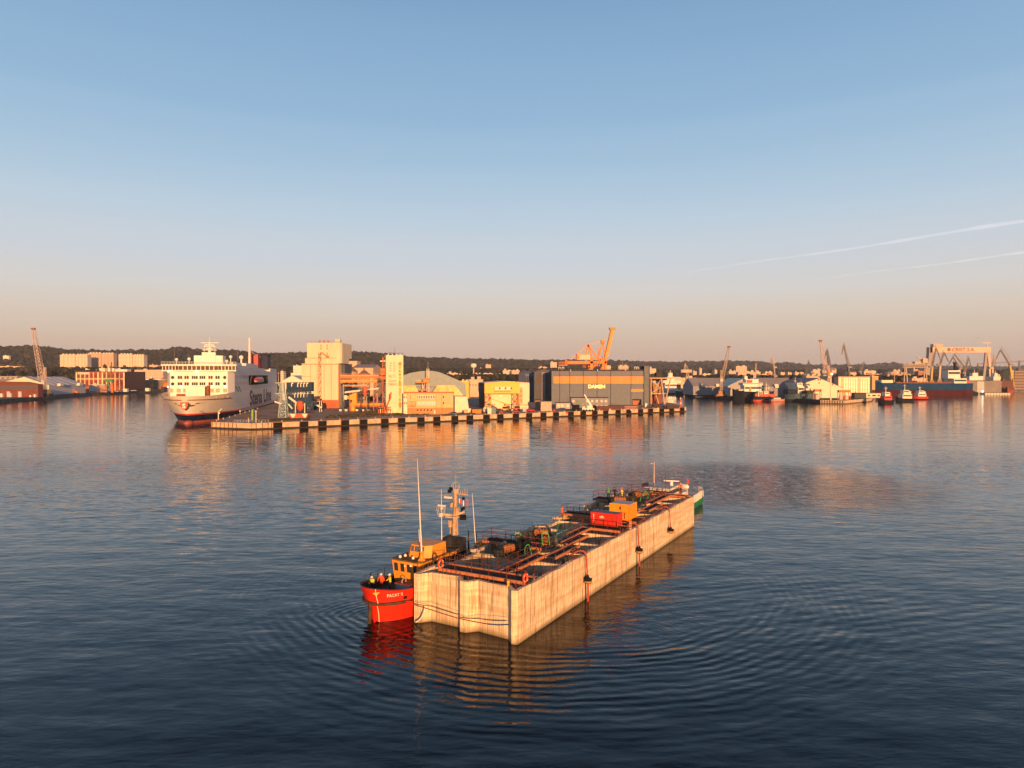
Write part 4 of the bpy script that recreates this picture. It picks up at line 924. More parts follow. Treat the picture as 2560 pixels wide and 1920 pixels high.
person('crew member leaning over the bow in a black jacket, lime hi-vis vest and white helmet', TG(1.6, 1.35, 2.03), fz + .5, jb, jb, white, .75, ((.42, .02), (.40, .02)), 'crew on the bow of the red tug', hv)
person('crew member in the middle on the bow in a red-orange jacket and dark red trousers', TG(2.1, .75, 2.03), fz + .1, jr, tr, white, .1, ((.16, .10), (.16, .10)), 'crew on the bow of the red tug')
person('crew member at the right on the bow in a yellow jacket and black trousers', TG(2.35, -.05, 2.03), fz - .6, jy, jb, white, .05, ((.22, .12), (.05, .02)), 'crew on the bow of the red tug')
person('worker with a lime vest standing on the far side platform of the caisson', UV(42.4, 7.2, ZW + .1), fz - .5, mat('jacket_coral', (.7, .25, .15), .6, .1, 2), hv, mat('helmet_red', (.8, .12, .08), .4, .05, 2), .1, vest=hv)
person('worker in dark clothes bending beside the far winch on the caisson', UV(41.6, 8.9, ZW + .1), fz + .6, jb, jb, mat('helmet_green', (.10, .35, .15), .4, .05, 2), .3, vest=mat('vest_green', (.12, .30, .12), .6, .1, 2))
person('second dark figure between the crouching worker and the lime vest', UV(42.6, 8.3, ZW + .1), fz, jb, jb, dark, .35)
person('worker in a bright red jacket at the far right corner of the caisson', UV(51.4, 1.6, ZW), fz, jr, jb, mat('helmet_orange', (.85, .3, .03), .4, .05, 2), .1, ((.2, .1), (.2, .1)))
# ------------------------------------------------------------------ green and white tug at the stern of the caisson
gt = thing('tugboat', 'green hulled tug with white bulwarks pushing behind the far end of the caisson', 'tugboat', UV(53.6, 7.0, 0), CRZ)
gh = mat('hull_green', (.02, .20, .085), .4, .15, .6)
def hb2(x): return 3.6 * (1 if 1.5 < x < 17.2 else (.85 if x <= 1.5 else max(.3, 1 - ((x - 17.2) / 1.8) ** 2.2) ** .5))
xs_ = [i * 18.6 / 30 for i in range(31)]; mb = MB(); sh = lambda x: 1.15 + .35 * max(0, (x - 12) / 6.6) ** 2
for sgn in (-1, 1): mb.grid([[(x, sgn * hb2(x) * k, z if z < 1 else sh(x)) for x in xs_][::(1 if sgn < 0 else -1)] for k, z in ((.85, -.6), (.95, .1), (1, .7), (1, 1.2))])
mb.add([(0, -3.06, -.6), (0, 3.06, -.6), (0, 3.06, 1.25), (0, -3.06, 1.25)], [(0, 3, 2, 1)]); mb.build('hull', gh, gt)
mb = MB()
for sgn in (-1, 1): mb.grid([[(x, sgn * (hb2(x) + .02), sh(x) + dz) for x in xs_[:12]] for dz in (0.5, .95)]); mb.grid([[(x, sgn * (hb2(x) + .02), sh(x) + dz) for x in xs_[14:27]] for dz in (0, 1.25)]); mb.grid([[(x, sgn * (hb2(x) + .02), sh(x) + dz) for x in xs_[29:]] for dz in (0, 1.35)])
for sgn in (-1, 1):
    for k in range(16): x = .6 + k * 1.1; mb.bar((x, sgn * hb2(x), sh(x)), (x, sgn * hb2(x), sh(x) + .95), .14)
    mb.path([(x, sgn * hb2(x), sh(x) + 1.0) for x in xs_], .06, 4)
mb.build('bulwark', white, gt)
mb = MB(); mb.prism([(x, -hb2(x) + .1) for x in xs_] + [(x, hb2(x) - .1) for x in xs_[::-1]], .8, 1.15); mb.build('deck', mat('deck_green', (.03, .09, .06), .8, .2, 1), gt)
mb = MB(); mb.box(3.0, -2.2, 1.15, 13, 2.2, 2.9); mb.build('deckhouse', white, gt); mb = MB(); frus(mb, 4.0, 9.0, -1.8, 1.8, 2.9, 4.3, .2, 0, .5); mb.build('wheelhouse', white, gt)
mb = MB(); mb.box(3.72, -1.9, 3.35, 9.02, 1.9, 3.95); mb.build('window', glass, gt); mb = MB(); mb.box(3.5, -2.0, 4.3, 9.3, 2.0, 4.42); mb.build('roof', lgrey, gt)
mb = MB(); mb.tube((5.0, 1.0, 4.4), (5.0, 1.0, 8.3), .11, .06); mb.cbox((5.0, 1.35, 8.0), .25, .35, .2); mb.build('mast', mat('mast_pale', (.55, .40, .33), .6, .1, 1), gt)
mb = MB(); mb.cbox((7.0, -1.2, 5.15), .3, 2.4, .18, .25); mb.lathe([(.3, 0), (.22, .8)], (7.0, -1.2, 4.42), 8); mb.build('radar_scanner', white, gt)
mb = MB(); mb.tube((10.5, -2.6, 3.8), (10.5, -.9, 3.8), .45, n=12); mb.sph((10.5, -2.6, 3.8), .45); mb.sph((10.5, -.9, 3.8), .45); mb.build('life_raft', white, gt)
mb = MB(); mb.cbox((3.9, 1.9, 4.75), .5, .6, .5); mb.cbox((3.9, 2.4, 4.65), .4, .4, .4); mb.tube((6, 0, 4.4), (6, 0, 6), .03); mb.tube((6.5, -.4, 4.4), (6.5, -.4, 6), .03); mb.build('searchlight', dark, gt)
mb = MB(); mb.add([(13.2, -2.0, 4.0), (13.2, -2.3, 4.1), (13.2, -2.25, 4.5), (13.2, -2.0, 4.8)], [(0, 1, 2, 3)]); mb.bar((13.2, -2, 2.9), (13.2, -2, 4.9), .06); mb.build('flag', mat('flag_red', (.75, .06, .06)), gt)
mb = MB(); mb.box(10.5, -1.3, 2.9, 12.2, 1.2, 4.2); mb.build('engine_casing', mat('casing_red', (.5, .05, .03), .5, .1, 1), gt)
# ------------------------------------------------------------------ helpers for things placed along a street or quay front
def zt(py, Y): return D(1280, py, Y).z
def base(px0, px1, Y=None, pyb=None, ang=0.0, z=LZ):
    p = G(px0, pyb, z) if Y is None else Vector((D(px0, 938, Y).x, Y, z)); k = (px1 - 1280) / FPX; dx, dy = math.cos(ang), math.sin(ang)
    return p, (k * p.y - p.x) / (dx - k * dy)
def block(name, label, cat, px0, px1, pyt, dep, m, Y=None, pyb=None, ang=0.0, rm=None, z=LZ, roof='flat', rise=0.0, group=None, over=.15, wname='wall'):
    p, wd = base(px0, px1, Y, pyb, ang, z); h = zt(pyt, p.y) - z; t = thing(name, label, cat, p, ang, group); t['_w'] = wd; t['_h'] = h
    del t['_w'], t['_h']
    mb = MB()
    if roof == 'gable':      # ridge along depth, gable to the front
        mb.xz([(0, 0), (wd, 0), (wd, h), (wd / 2, h + rise), (0, h)], 0, dep); mb.build(wname, m, t)
        mb = MB(); o = over; sl = rise / (wd / 2)
        mb.xz([(-o, h - o * sl + .05), (wd / 2, h + rise + .05), (wd + o, h - o * sl + .05), (wd + o, h - o * sl + .25), (wd / 2, h + rise + .3), (-o, h - o * sl + .25)], -o, dep + o); mb.build('roof', rm or grey, t)
    elif roof == 'ridge':    # ridge parallel to the front
        mb.yz([(0, 0), (dep, 0), (dep, h), (dep / 2, h + rise), (0, h)], 0, wd); mb.build(wname, m, t)
        mb = MB(); o = over; sl = rise / (dep / 2)
        mb.yz([(-o, h - o * sl + .05), (dep / 2, h + rise + .05), (dep + o, h - o * sl + .05), (dep + o, h - o * sl + .25), (dep / 2, h + rise + .3), (-o, h - o * sl + .25)], -o, wd + o); mb.build('roof', rm or grey, t)
    else:
        mb.box(0, 0, 0, wd, dep, h); mb.build(wname, m, t); mb = MB(); mb.box(-over, -over, h, wd + over, dep + over, h + .35); mb.build('roof', rm or grey, t)
    return t, wd, h
def wins(t, xs, zs, w_, h_, m=glass, y=-.06, name='window', frame=None, th=.1):
    for z in zs:
        for x in xs:
            mb = MB(); mb.box(x, y, z, x + w_, y + th, z + h_); o = mb.build(name, m, t)
            if frame: mb = MB(); mb.box(x - .12, y + .02, z - .12, x + w_ + .12, y + th, z - .001); mb.build('frame', frame, o)
def strips(t, xs, z0, z1, w_, m, name, y=-.08):
    for x in xs: mb = MB(); mb.box(x, y, z0, x + w_, .02, z1); mb.build(name, m, t)
# ------------------------------------------------------------------ the ferry; local y runs aft, +x is the side next to the pier
FA = math.radians(11.5)
fe = thing('ferry', 'large white car ferry with blue lettering moored bow first beside the pier', 'ferry', (-148, 325, 0), FA)
w_f = ribbed('ferry_white', (.74, .70, .64), 1.2, .45, .05, .05); f_shade = mat('ferry_side_shaded', (.60, .59, .60), .45, .05, .2)  # side white darkened, putting part of its shade into the colour
f_navy = mat('ferry_navy', (.012, .022, .07), .5, .2, .3, spec=.1); f_red = mat('ferry_red_line', (.60, .06, .03), .45, .1, .3); f_anti = mat('antifouling', (.50, .13, .08), .7, .15, .4)
def fhb(y, z):
    k = max(0, min(1, z / 12.5)); y0 = 0 - 8.5 * k ** 1.1; L = 62 - 32 * k; p_ = .82 - .27 * k; L2 = 190
    if y <= y0: return 0
    f = min(1, (y - y0) / L); f = (1 - (1 - f) ** 1.9) ** p_
    return 15.5 * f
flev = [-1.5, 0, .9, .9, 2.4, 3.7, 3.7, 4.4, 4.4, 6, 8, 10, 12.6]; fmi = [0, 0, 9, 1, 1, 9, 2, 9, 3, 3, 3, 3]
mb = MB(); NS = 60
for sgn in (-1, 1):
    for li in range(len(flev) - 1):
        if flev[li] == flev[li + 1]: continue
        mb.m = fmi[li]; rows = []
        for z in (flev[li], flev[li + 1]):
            y0 = -8.5 * max(0, min(1, z / 12.5)) ** 1.1; zz = lambda q: z if z < 12 else z + min(1.2, max(0, q - 5) * .05)
            rows.append([(sgn * fhb(y0 + (i / NS) ** 1.8 * (195 - y0), z), y0 + (i / NS) ** 1.8 * (195 - y0), zz((i / NS) ** 1.8 * 195)) for i in range(NS + 1)])
        mb.grid(rows if sgn < 0 else [r[::-1] for r in rows], True)
mb.m = 3; mb.add([(-15.5, 195, -1), (15.5, 195, -1), (15.5, 195, 13.8), (-15.5, 195, 13.8)], [(0, 3, 2, 1)])
mb.build('hull', [f_anti, f_navy, f_red, w_f], fe, split=False)
mb = MB(); mb.sph((0, 1.5, -.3), 2.1, 14, 8, (1, 3.2, .85)); mb.build('bulbous_bow', f_anti, fe)
mb = MB(); ya = [-7.0 + (i / 30) ** 1.8 * 40 for i in range(31)]; mb.prism([(-max(.02, fhb(y, 11.2) - .2), y) for y in ya] + [(max(.02, fhb(y, 11.2) - .2), y) for y in ya[::-1]], 10.6, 11.0); mb.build('foredeck', mat('deck_red_brown', (.25, .08, .05), .8, .2, .5), fe)
mb = MB(); mb.prism([(-14.6, 24), (-13.2, 21.2), (13.2, 21.2), (14.6, 24), (15.49, 26), (15.49, 194), (-15.49, 194), (-15.49, 26)], 11.0, 24.6); mb.build('superstructure', f_shade, fe)
mb = MB(); mb.box(-13.0, 21.0, 11.0, 13.0, 21.3, 24.6); mb.build('front_bulkhead', w_f, fe)
mb = MB(); mb.box(-4.8, 15.5, 11.0, 3.8, 21, 16.6); mb.build('bow_visor_house', w_f, fe)
mb = MB(); mb.box(-9.3, 17, 11.0, -5, 19, 13.0); mb.box(4.2, 17, 11, 5.2, 20.5, 17.0); mb.build('mooring_gear', rust, fe)
# bridge
mb = MB(); mb.prism([(-17, 25.5), (-17, 21.6), (-9, 19.8), (9, 19.8), (17, 21.6), (17, 25.5), (12, 27.5), (-12, 27.5)], 23.9, 24.5); mb.prism([(-17.2, 25.8), (-17.2, 21.0), (-9, 19.1), (9, 19.1), (17.2, 21.0), (17.2, 25.8), (12, 28), (-12, 28)], 26.5, 27.3); mb.build('bridge_deck', w_f, fe)
mb = MB(); BR = [(-16.6, 25.3), (-16.6, 21.9), (-9, 20.2), (9, 20.2), (16.6, 21.9), (16.6, 25.3), (12, 27.2), (-12, 27.2)]; mb.prism(BR, 24.5, 26.5); mb.build('bridge_glazing', mat('bridge_glass', (.13, .07, .045), .2, .3, 1), fe)
mb = MB()
for a, b_, n in (((-16.6, 21.9), (-9, 20.2), 5), ((-9, 20.2), (9, 20.2), 9), ((9, 20.2), (16.6, 21.9), 5)):
    for k in range(n + 1):
        x, y = a[0] + (b_[0] - a[0]) * k / n, a[1] + (b_[1] - a[1]) * k / n; mb.bar((x, y - .05, 24.5), (x, y - .3, 26.5), .3, .2)
mb.build('bridge_mullion', w_f, fe)
mb = MB()
for z in (27.9, 28.5): mb.path([(-17, 25.6, z), (-17, 21.2, z), (-9, 19.3, z), (9, 19.3, z), (17, 21.2, z), (17, 25.6, z)], .07, 4)
for k in range(25): x = -17 + k * 34 / 24; y = 19.3 if abs(x) < 9 else 19.3 + (abs(x) - 9) * .24; mb.bar((x, y, 27.3), (x, y, 28.5), .1)
mb.build('bridge_railing', white, fe)
for z in (20.2, 17.1):
    for x in (-11.9, 11.8):
        mb = MB(); mb.tube((x, 20.86, z + .7), (x, 21.05, z + .7), .78, n=16); mb.build('porthole', glass, fe)
    for x, ww in ((-8.6, 2.0), (-5.6, 2.0), (-1.9, 2.7), (1.6, 2.7), (5.3, 2.0), (8.5, 2.0)):
        mb = MB(); mb.box(x - ww / 2, 20.9, z, x + ww / 2, 21.05, z + 1.45); o = mb.build('window', glass, fe); mb = MB()
        for k in range(1, 3 if ww > 2.2 else 2): mb.box(x - ww / 2 + k * ww / (3 if ww > 2.2 else 2) - .07, 20.85, z, x - ww / 2 + k * ww / (3 if ww > 2.2 else 2) + .07, 20.95, z + 1.45); 
        mb.build('mullion', white, o)
for x in (-12.6, -9.2, -6.3, 5.9, 8.6, 12.0): mb = MB(); mb.box(x - .9, 20.9, 13.6, x + .9, 21.05, 15.5); mb.build('shutter', mat('shutter_pink', (.62, .36, .24), .6, .1, 1), fe)
for x in (-14.0, -8.0, 6.0, 12.0): mb = MB(); mb.sph((x, 20.7, 16.4), .26, 8, 6); mb.build('deck_lamp', mat('lamp_glow', (1, .95, .8), .5, .0, 1, emit=(1, .9, .7), em=6.0), fe)
for x in (-13.4, -.8): mb = MB(); mb.sph((x, 19.4, 23.8), .3, 8, 6); mb.build('deck_lamp', MATS['lamp_glow'], fe)
# name on the side, company emblem, side windows, lifeboat bay
def side_text(mbt, y0, z0, L, H_, x=15.56):
    fit(mbt, 0, 0, L, H_); mbt.v = [(x + .03 - b_ * 0, y0 + a, z0 + c) for a, b_, c in mbt.v]; return mbt
side_text(text_mb('Stena Line', 8, 0, .22, 1.0, 0), 72, 4.6, 90, 9.0).build('name_lettering', mat('letter_blue', (.02, .02, .09), .5, .1, 1), fe)
mb = MB()
for o_ in (0, 7.5): mb.add([(15.56, 27 + o_, 16.6), (15.56, 31 + o_, 16.4), (15.56, 38 + o_, 13.2), (15.56, 34.5 + o_, 13.6)], [(0, 3, 2, 1)])
mb.build('green_mark', mat('leaf_green', (.06, .35, .08), .5), fe)
for z in (20.4, 17.2):
    for k in range(16): y = 27 + k * 2.55; mb = MB(); mb.box(15.48, y, z, 15.53, y + 1.25, z + 1.5); mb.build('side_window', grey, fe)
mb = MB(); mb.box(15.40, 69, 16.5, 15.56, 146, 21.9); mb.build('boat_bay_shade', black, fe)  # flat black panel: the recess shade is put into its colour
for y in (78,): 
    mb = MB(); mb.sph((16.8, 98, 19.4), 1.0, 14, 8, (1.7, 17, 1.7)); mb.build('lifeboat', red, fe); mb = MB(); mb.sph((16.9, 98, 18.4), 1.0, 14, 8, (1.65, 17.2, 1.1)); mb.build('lifeboat_hull', lgrey, fe)
mb = MB()
for y in (72, 92, 112, 135): mb.bar((15.6, y, 16.5), (16.6, y + 1, 21.5), .6)
mb.build('davit', dark, fe)
def emblem():
    m = MB(); m.add([(-1.6, 0, 1.6), (1.6, 0, 1.6), (1.7, 0, 0), (1.0, 0, -1.2), (0, 0, -1.9), (-1.0, 0, -1.2), (-1.7, 0, 0)], [(0, 6, 5, 4, 3, 2, 1)]); return m
def on_bow(m, cx, z0, out=.08):          # wraps a flat drawing round the flared bow
    r = []
    for a, b_, c in m.v:
        z = z0 + c; s_ = abs(a); y = -8.5 * max(0, min(1, z / 12.5)) ** 1.1; st = .05; acc = 0; px_ = 0
        while acc < s_: nx = fhb(y + st, z); acc += math.hypot(st, nx - px_); px_ = nx; y += st
        r.append((math.copysign(px_, a) if a else 0, y - out - b_, z + 0))
    m.v = r; return m
m = MB()
for sgn in (-1, 1):
    for (y0, y1, l) in ((.9, .5, 9.5), (.1, -.4, 5.0)): m.add([(sgn * 1.5, 0, y0), (sgn * (l * .5 + .8), 0, y0 + .1), (sgn * l, 0, y0 + .2), (sgn * (l * .5 + .8), 0, y1 + .1), (sgn * 1.5, 0, y1 - .2)], [(0, 1, 2, 3, 4)])
on_bow(m, 0, 8.3, .12).build('bow_stripes', f_navy, fe, split=False)
m = MB(); m.xz([(-1.5, 9.9), (1.5, 9.9), (1.6, 8.3), (1.0, 7.1), (0, 6.4), (-1.0, 7.1), (-1.6, 8.3)], -8.3, -5.0); m.build('emblem', MATS['ferry_red_line'], fe)
mt = text_mb('S', 2.4, 0, .1, 1, 0); fit(mt, -.75, 7.2, 1.5, 2.2); mt.v = [(a, -8.36, c) for a, b_, c in mt.v]; mt.build('emblem_letter', white, fe, split=False)
mb = MB()
for k, y in enumerate((4.0, 9, 14)): mb.cbox((fhb(y, 11.6) + .1, y, 11.7), .25, 1.6, .7, .2)
mb.build('gold_mark', mat('gold_paint', (.70, .45, .15), .5), fe)
# roof
mb = MB(); mb.box(-2.6, 22.5, 27.3, 10.6, 30, 31.6); mb.box(1.2, 21.8, 27.3, 7.4, 24, 33.2); mb.build('wheelhouse_block', w_f, fe)
mb = MB(); mb.tube((4.3, 24, 33.2), (4.3, 24, 38.2), .8, .35); mb.tube((4.3, 24, 38.2), (4.3, 24, 41), .12, .05)
mb.bar((.3, 24, 37.9), (8.6, 24, 37.9), .3); mb.bar((1.8, 24, 36.2), (6.8, 24, 36.2), .35); mb.bar((1.0, 24, 34.4), (7.6, 24, 34.4), .35)
for x in (1.8, 6.8): mb.bar((x, 24, 33.2), (x, 24, 36.2), .18)
mb.build('radar_mast', white, fe)
mb = MB(); mb.cbox((4.3, 23.5, 36.9), 4.4, .4, .35); mb.cbox((4.3, 23.2, 35.0), 2.2, .4, .5); mb.build('radar_scanner', white, fe)
for (x, y, z, r) in ((-10.6, 23, 29.6, .75), (-4.9, 23, 29.9, .85), (13, 30, 31.2, .85), (11.5, 28, 29.0, .8)):
    mb = MB(); mb.sph((x, y, z), r, 10, 8); mb.tube((x, y, 27), (x, y, z), .22); mb.build('radome', white, fe)
mb = MB(); mb.sph((8.5, 88, 32.3), 1.3, 10, 8); mb.tube((8.5, 88, 25), (8.5, 88, 32), .5); mb.build('radome', white, fe)
mb = MB(); mb.tube((-11.5, 23, 27), (-11.5, 23, 37.5), .08, .03); mb.build('whip_antenna', grey, fe); mb = MB(); mb.tube((13, 50, 25), (13, 50, 36), .12, .05); mb.build('whip_antenna', grey, fe)
mb = MB(); mb.box(-12, 30, 24.6, 14.2, 70, 27.2); mb.box(-12, 72, 24.6, 13.2, 150, 26.4); mb.build('sun_deck_house', f_shade, fe)
mb = MB(); mb.box(12, 38, 27.2, 12.4, 66, 28.6); mb.box(9, 76, 26.4, 13, 120, 28.8); mb.build('windbreak', white, fe)
mb = MB(); mb.box(5.5, 138, 26.4, 10.5, 152, 35.5); mb.build('funnel', mat('funnel_red', (.62, .03, .025), .45), fe); mb = MB(); mb.box(6, 154, 26.4, 14.5, 168, 35.8); mb.box(6, 152, 35.8, 17.0, 170, 36.6); mb.build('funnel_casing', f_navy, fe)
mb = MB(); mb.tube((7.5, 124, 26), (7.5, 124, 45.5), .9, .55); mb.tube((7.5, 124, 37), (10.5, 148, 34), .45); mb.build('signal_mast', white, fe)
mb = MB(); mb.box(-15.3, 160, 24.6, 15.3, 194, 26.6); mb.build('stern_house', f_shade, fe)
mb = MB(); mb.box(15.5, 5 + 34, 3.0, 16.1, 190, 4.0); mb.build('rubbing_strake', lgrey, fe)
t = MB(); q0 = G(470, 1005, 8.0)
for a, b_ in ((G(448, 1003, 9), G(544, 1050, 2.8)), (G(492, 1010, 8), G(522, 1050, 2.8))):
    m = MB(); m.tube((0, 0, 0), b_ - a, .06, n=4); o = m.build('mooring_line', dark, None, a); tag(o, 'thin mooring line from the ferry bow to the pier tip, ' + ('the longer one' if a.z > 8.5 else 'the steeper one'), 'rope')
# ------------------------------------------------------------------ the pier: quay fittings
qd = (Vector(PEN[2]) - Vector(PEN[1])).normalized(); qa = math.atan2(qd.y, qd.x)
FEN = [692.5, 758, 804, 861, 907, 960, 1002, 1050.5, 1090, 1135, 1172.6, 1214, 1248.5, 1287.5, 1320.5, 1356.5, 1387.5, 1425, 1455.7, 1484.8, 1512, 1543, 1569.7, 1599, 1624, 1652, 1677, 1703]
ORD = 'first second third fourth fifth sixth seventh eighth ninth tenth eleventh twelfth thirteenth fourteenth fifteenth sixteenth seventeenth eighteenth nineteenth twentieth'.split()
ORD += ['twenty-' + o for o in ORD[:9]] + ['thirtieth']
f0 = None; rsh = random.Random(2)
for i, px in enumerate(FEN):
    k = (px - 1280) / FPX; s_ = (k * PEN[1][1] - PEN[1][0]) / (qd.x - k * qd.y); p = Vector(PEN[1]) + qd * s_ + Vector((qd.y, -qd.x)) * .5
    if f0 is None:
        f0 = thing('quay_fender', ORD[i] + ' black rubber fender block from the left on the pier front', 'fender', (p.x, p.y, 0), qa, 'fender blocks along the front of the pier')
        mb = MB(); mb.box(-1.65, -.75, .35, 1.65, 0, 2.55); mb.build('rubber_panel', black, f0)
        mb = MB(); mb.box(-1.9, -.3, .35, -1.66, .0, 2.55); mb.build('side_bracket', dred, f0); mb = MB(); mb.box(1.66, -.3, .35, 1.9, .0, 2.55); mb.build('side_bracket', rust, f0)
    else: dup(f0, (p.x, p.y, 0), label=ORD[i] + ' black rubber fender block from the left on the pier front')
bl = None
for i in range(30):
    s_ = 4 + i * 8.3; p = Vector(PEN[1]) + qd * s_ - Vector((qd.y, -qd.x)) * .9
    if bl is None:
        mb = MB(); mb.lathe([(.32, 0), (.2, .12), (.18, .45), (.34, .6), (.3, .72)], n=10); bl = mb.build('bollard', mat('bollard_tan', (.55, .40, .25), .6), None, (p.x, p.y, 2.5)); tag(bl, ORD[i] + ' small pale bollard from the left along the front edge of the pier', 'bollard', 'bollards along the pier edge')
    else: b2 = bl.copy(); COL.objects.link(b2); b2.location = (p.x, p.y, 2.5); b2['label'] = ORD[i] + ' small pale bollard from the left along the front edge of the pier'
fd = (Vector(PEN[5]) - Vector(PEN[0])).normalized()
for i in range(9):
    p = Vector(PEN[0]) + fd * (5 + i * 14) + Vector((.9, 0)); b2 = bl.copy(); COL.objects.link(b2); b2.location = (p.x, p.y, 2.5); b2['label'] = ORD[i] + ' bollard from the pier tip on the ferry side'; b2['group'] = 'bollards on the ferry side'
# crane rails along the ferry berth
for i, off in enumerate((5, 8.5, 16, 20)):
    a = Vector(PEN[0]) + fd * (4 + off * .9) + Vector((off, 0)); b_ = a + fd * 190; mb = MB(); mb.bar((0, 0, 0), (b_.x - a.x, b_.y - a.y, 0), .45, .12)
    o = mb.build('crane_rail', mat('rail_pink', (.34, .24, .20), .6), None, (a.x, a.y, 2.56)); tag(o, ['steel crane rail nearest the ferry', 'second crane rail from the ferry', 'third crane rail from the ferry, in the paving', 'crane rail passing under the pale blue ship unloader'][i], 'crane rail', 'crane rails along the ferry berth')
def gp(px, py, z=LZ): return G(px, py, z)
p = gp(546, 1052); t = thing('lamp_post', 'pale post with a tilted panel on the tip of the pier', 'lamp post', p); mb = MB(); mb.tube((0, 0, 0), (0, 0, 3.6), .22, .2); mb.build('post', cream, t); mb = MB(); mb.cbox((.7, 0, 4.4), 2.3, .5, .25, 0, 0, -.75); mb.build('panel', lcream, t); mb = MB(); mb.cbox((.4, 0, 3.3), .5, .5, .7); mb.build('control_box', lcream, t)
p = gp(631.5, 1050); t = thing('signal_post', 'green signal post near the corner of the pier', 'signal post', p); mb = MB(); mb.cbox((0, 0, 2.1), .75, .75, 4.2); mb.cbox((0, 0, 4.4), .9, .9, .3); mb.build('post', mat('signal_green', (.20, .42, .05), .5), t)
p = gp(640, 1056); t = thing('signal_post', 'slim pale post standing right of the green signal post', 'signal post', p); mb = MB(); mb.tube((0, 0, 0), (0, 0, 4.6), .17, .14); mb.build('post', lcream, t); mb = MB(); mb.cbox((0, 0, 4.7), .9, .5, .2); mb.build('cap', lcream, t)
p = gp(621, 1056); t = thing('signal_post', 'short red and white marker left of the green signal post', 'marker', p); mb = MB(); mb.tube((0, 0, 0), (0, 0, 1.7), .13); mb.build('post', white, t); mb = MB(); mb.sph((0, 0, 1.9), .35, 8, 6); mb.build('lantern', red, t)
p = gp(1701, 1019); t = thing('beacon', 'red and white harbour beacon at the right hand end of the pier', 'beacon', p); mb = MB(); mb.tube((0, 0, 0), (0, 0, 5.2), .45, .4, 10); mb.build('column', mat('beacon_red', (.62, .09, .05), .5), t); mb = MB(); mb.tube((0, 0, 2.2), (0, 0, 3.2), .5, .5, 10); mb.build('band', white, t); mb = MB(); mb.lathe([(.5, 5.2), (.5, 5.3), (.25, 5.4), (.25, 6), (.05, 6.3)], n=8); mb.build('lantern', white, t)
p = gp(585, 1056); t = thing('railing', 'low white railing in the weeds on the tip of the pier', 'railing', p, .12); mb = MB()
for k in range(12): mb.bar((k * 1.25, 0, 0), (k * 1.25, 0, 1.0), .08)
for z in (.5, 1.0): mb.bar((0, 0, z), (13.75, 0, z), .06)
mb.build('rails', lgrey, t)
# ------------------------------------------------------------------ grain silo tower
m_silo = mat('silo_concrete', (.66, .56, .40), .85, .07, .15, stretch=(1, 1, .4)); seam = mat('seam_brown', (.30, .20, .13), .8)
t, wd, h = block('grain_silo', 'tall stepped cream grain silo tower with rooftop vents and a brick red base', 'silo', 754.4, 845.5, 910, 30, m_silo, Y=420, rm=m_silo, over=.05)
mt_ = 420 / FPX
X = lambda px: (px - 754.4) * mt_
def blk(name, x0, x1, y0, y1, z0, z1, m, t=t): mb = MB(); mb.box(x0, y0, z0, x1, y1, z1); return mb.build(name, m, t)
hz2 = zt(894.6, 420) - LZ; hz3 = zt(857, 420) - LZ
blk('middle_storey', X(762), X(840), .6, 28, h + .35, hz2, m_silo)
mb = MB(); rr_ = [(X(766), 1.4), (X(848), 1.4), (X(852), 2.4), (X(853.4), 4.5), (X(853.4), 27), (X(766), 27)]; mb.prism(rr_, hz2, hz3); mb.build('head_house', m_silo, t)
mb = MB(); mb.prism([(X(838.5), .9), (X(848), .9), (X(852), 2.0), (X(853.4), 4.4), (X(853.4), 20), (X(838.5), 20)], h + .4, hz2 + .02); mb.build('corner_bay', m_silo, t)
blk('brick_base', X(800), X(846) + .05, -.15, 1, .02, zt(1000, 420) - LZ, mat('base_red', (.50, .13, .07), .8, .12, .4))
for px in (776.5, 793, 810.5, 828): blk('panel_seam', X(px) - .1, X(px) + .1, -.08, .02, .4, h, seam)
blk('panel_seam', X(845.6), X(847), -.05, .4, .1, h + .2, mat('seam_orange', (.6, .2, .07), .7))
blk('cornice', X(754), X(846), -.12, .02, h - .3, h + .1, seam); blk('cornice', X(761.6), X(840.4), .4, .62, hz2 - .25, hz2 + .02, seam)
mb = MB(); mb.box(-.02, -.1, zt(941.8, 420) - LZ - .1, X(778), .02, zt(941.8, 420) - LZ + .1); mb.build('service_pipe', seam, t)
blk('service_pipe', X(775.2), X(776.2), -.4, -.1, 5, zt(968, 420) - LZ, dark)
mb = MB()
for k in range(14):
    z = 3 + k * 2.15; mb.bar((X(797.5), -.9, z), (X(803.5), -.9, z), .14); mb.bar((X(797.5) if k % 2 else X(803.5), -.9, z), (X(803.5) if k % 2 else X(797.5), -.9, z + 2.15), .22)
for x in (X(797.5), X(803.5)): mb.bar((x, -.9, 0), (x, -.9, 33), .16)
for k in range(6): mb.bar((X(797.2), -.9, 5 + k * 5), (X(803.8), -.4, 5 + k * 5), 1.2, .25)
mb.build('stair_tower', mat('stair_brown', (.30, .15, .09), .7), t)
for px in (801, 816.5):
    for y0, y1 in ((861, 866), (868, 873)): blk('window', X(px) - .45, X(px) + .45, 1.3, 1.45, zt(y1, 420) - LZ, zt(y0, 420) - LZ, mat('dusty_glass', (.42, .30, .14), .5))
    blk('window', X(px) - .4, X(px) + .4, 1.3, 1.45, zt(889, 420) - LZ, zt(881, 420) - LZ, MATS['dusty_glass'])
for px in (783, 818.5): blk('window', X(px) - .35, X(px) + .35, .5, .65, h + 1.0, hz2 - .9, mat('window_cream', (.75, .68, .5), .5))
mb = MB(); mb.bar((X(803), 1.2, zt(881, 420) - LZ), (X(817), 1.0, zt(892, 420) - LZ), .5); mb.cbox((X(818), .8, zt(891.5, 420) - LZ), 1.6, .8, 1.0); mb.build('chute', dorange, t)
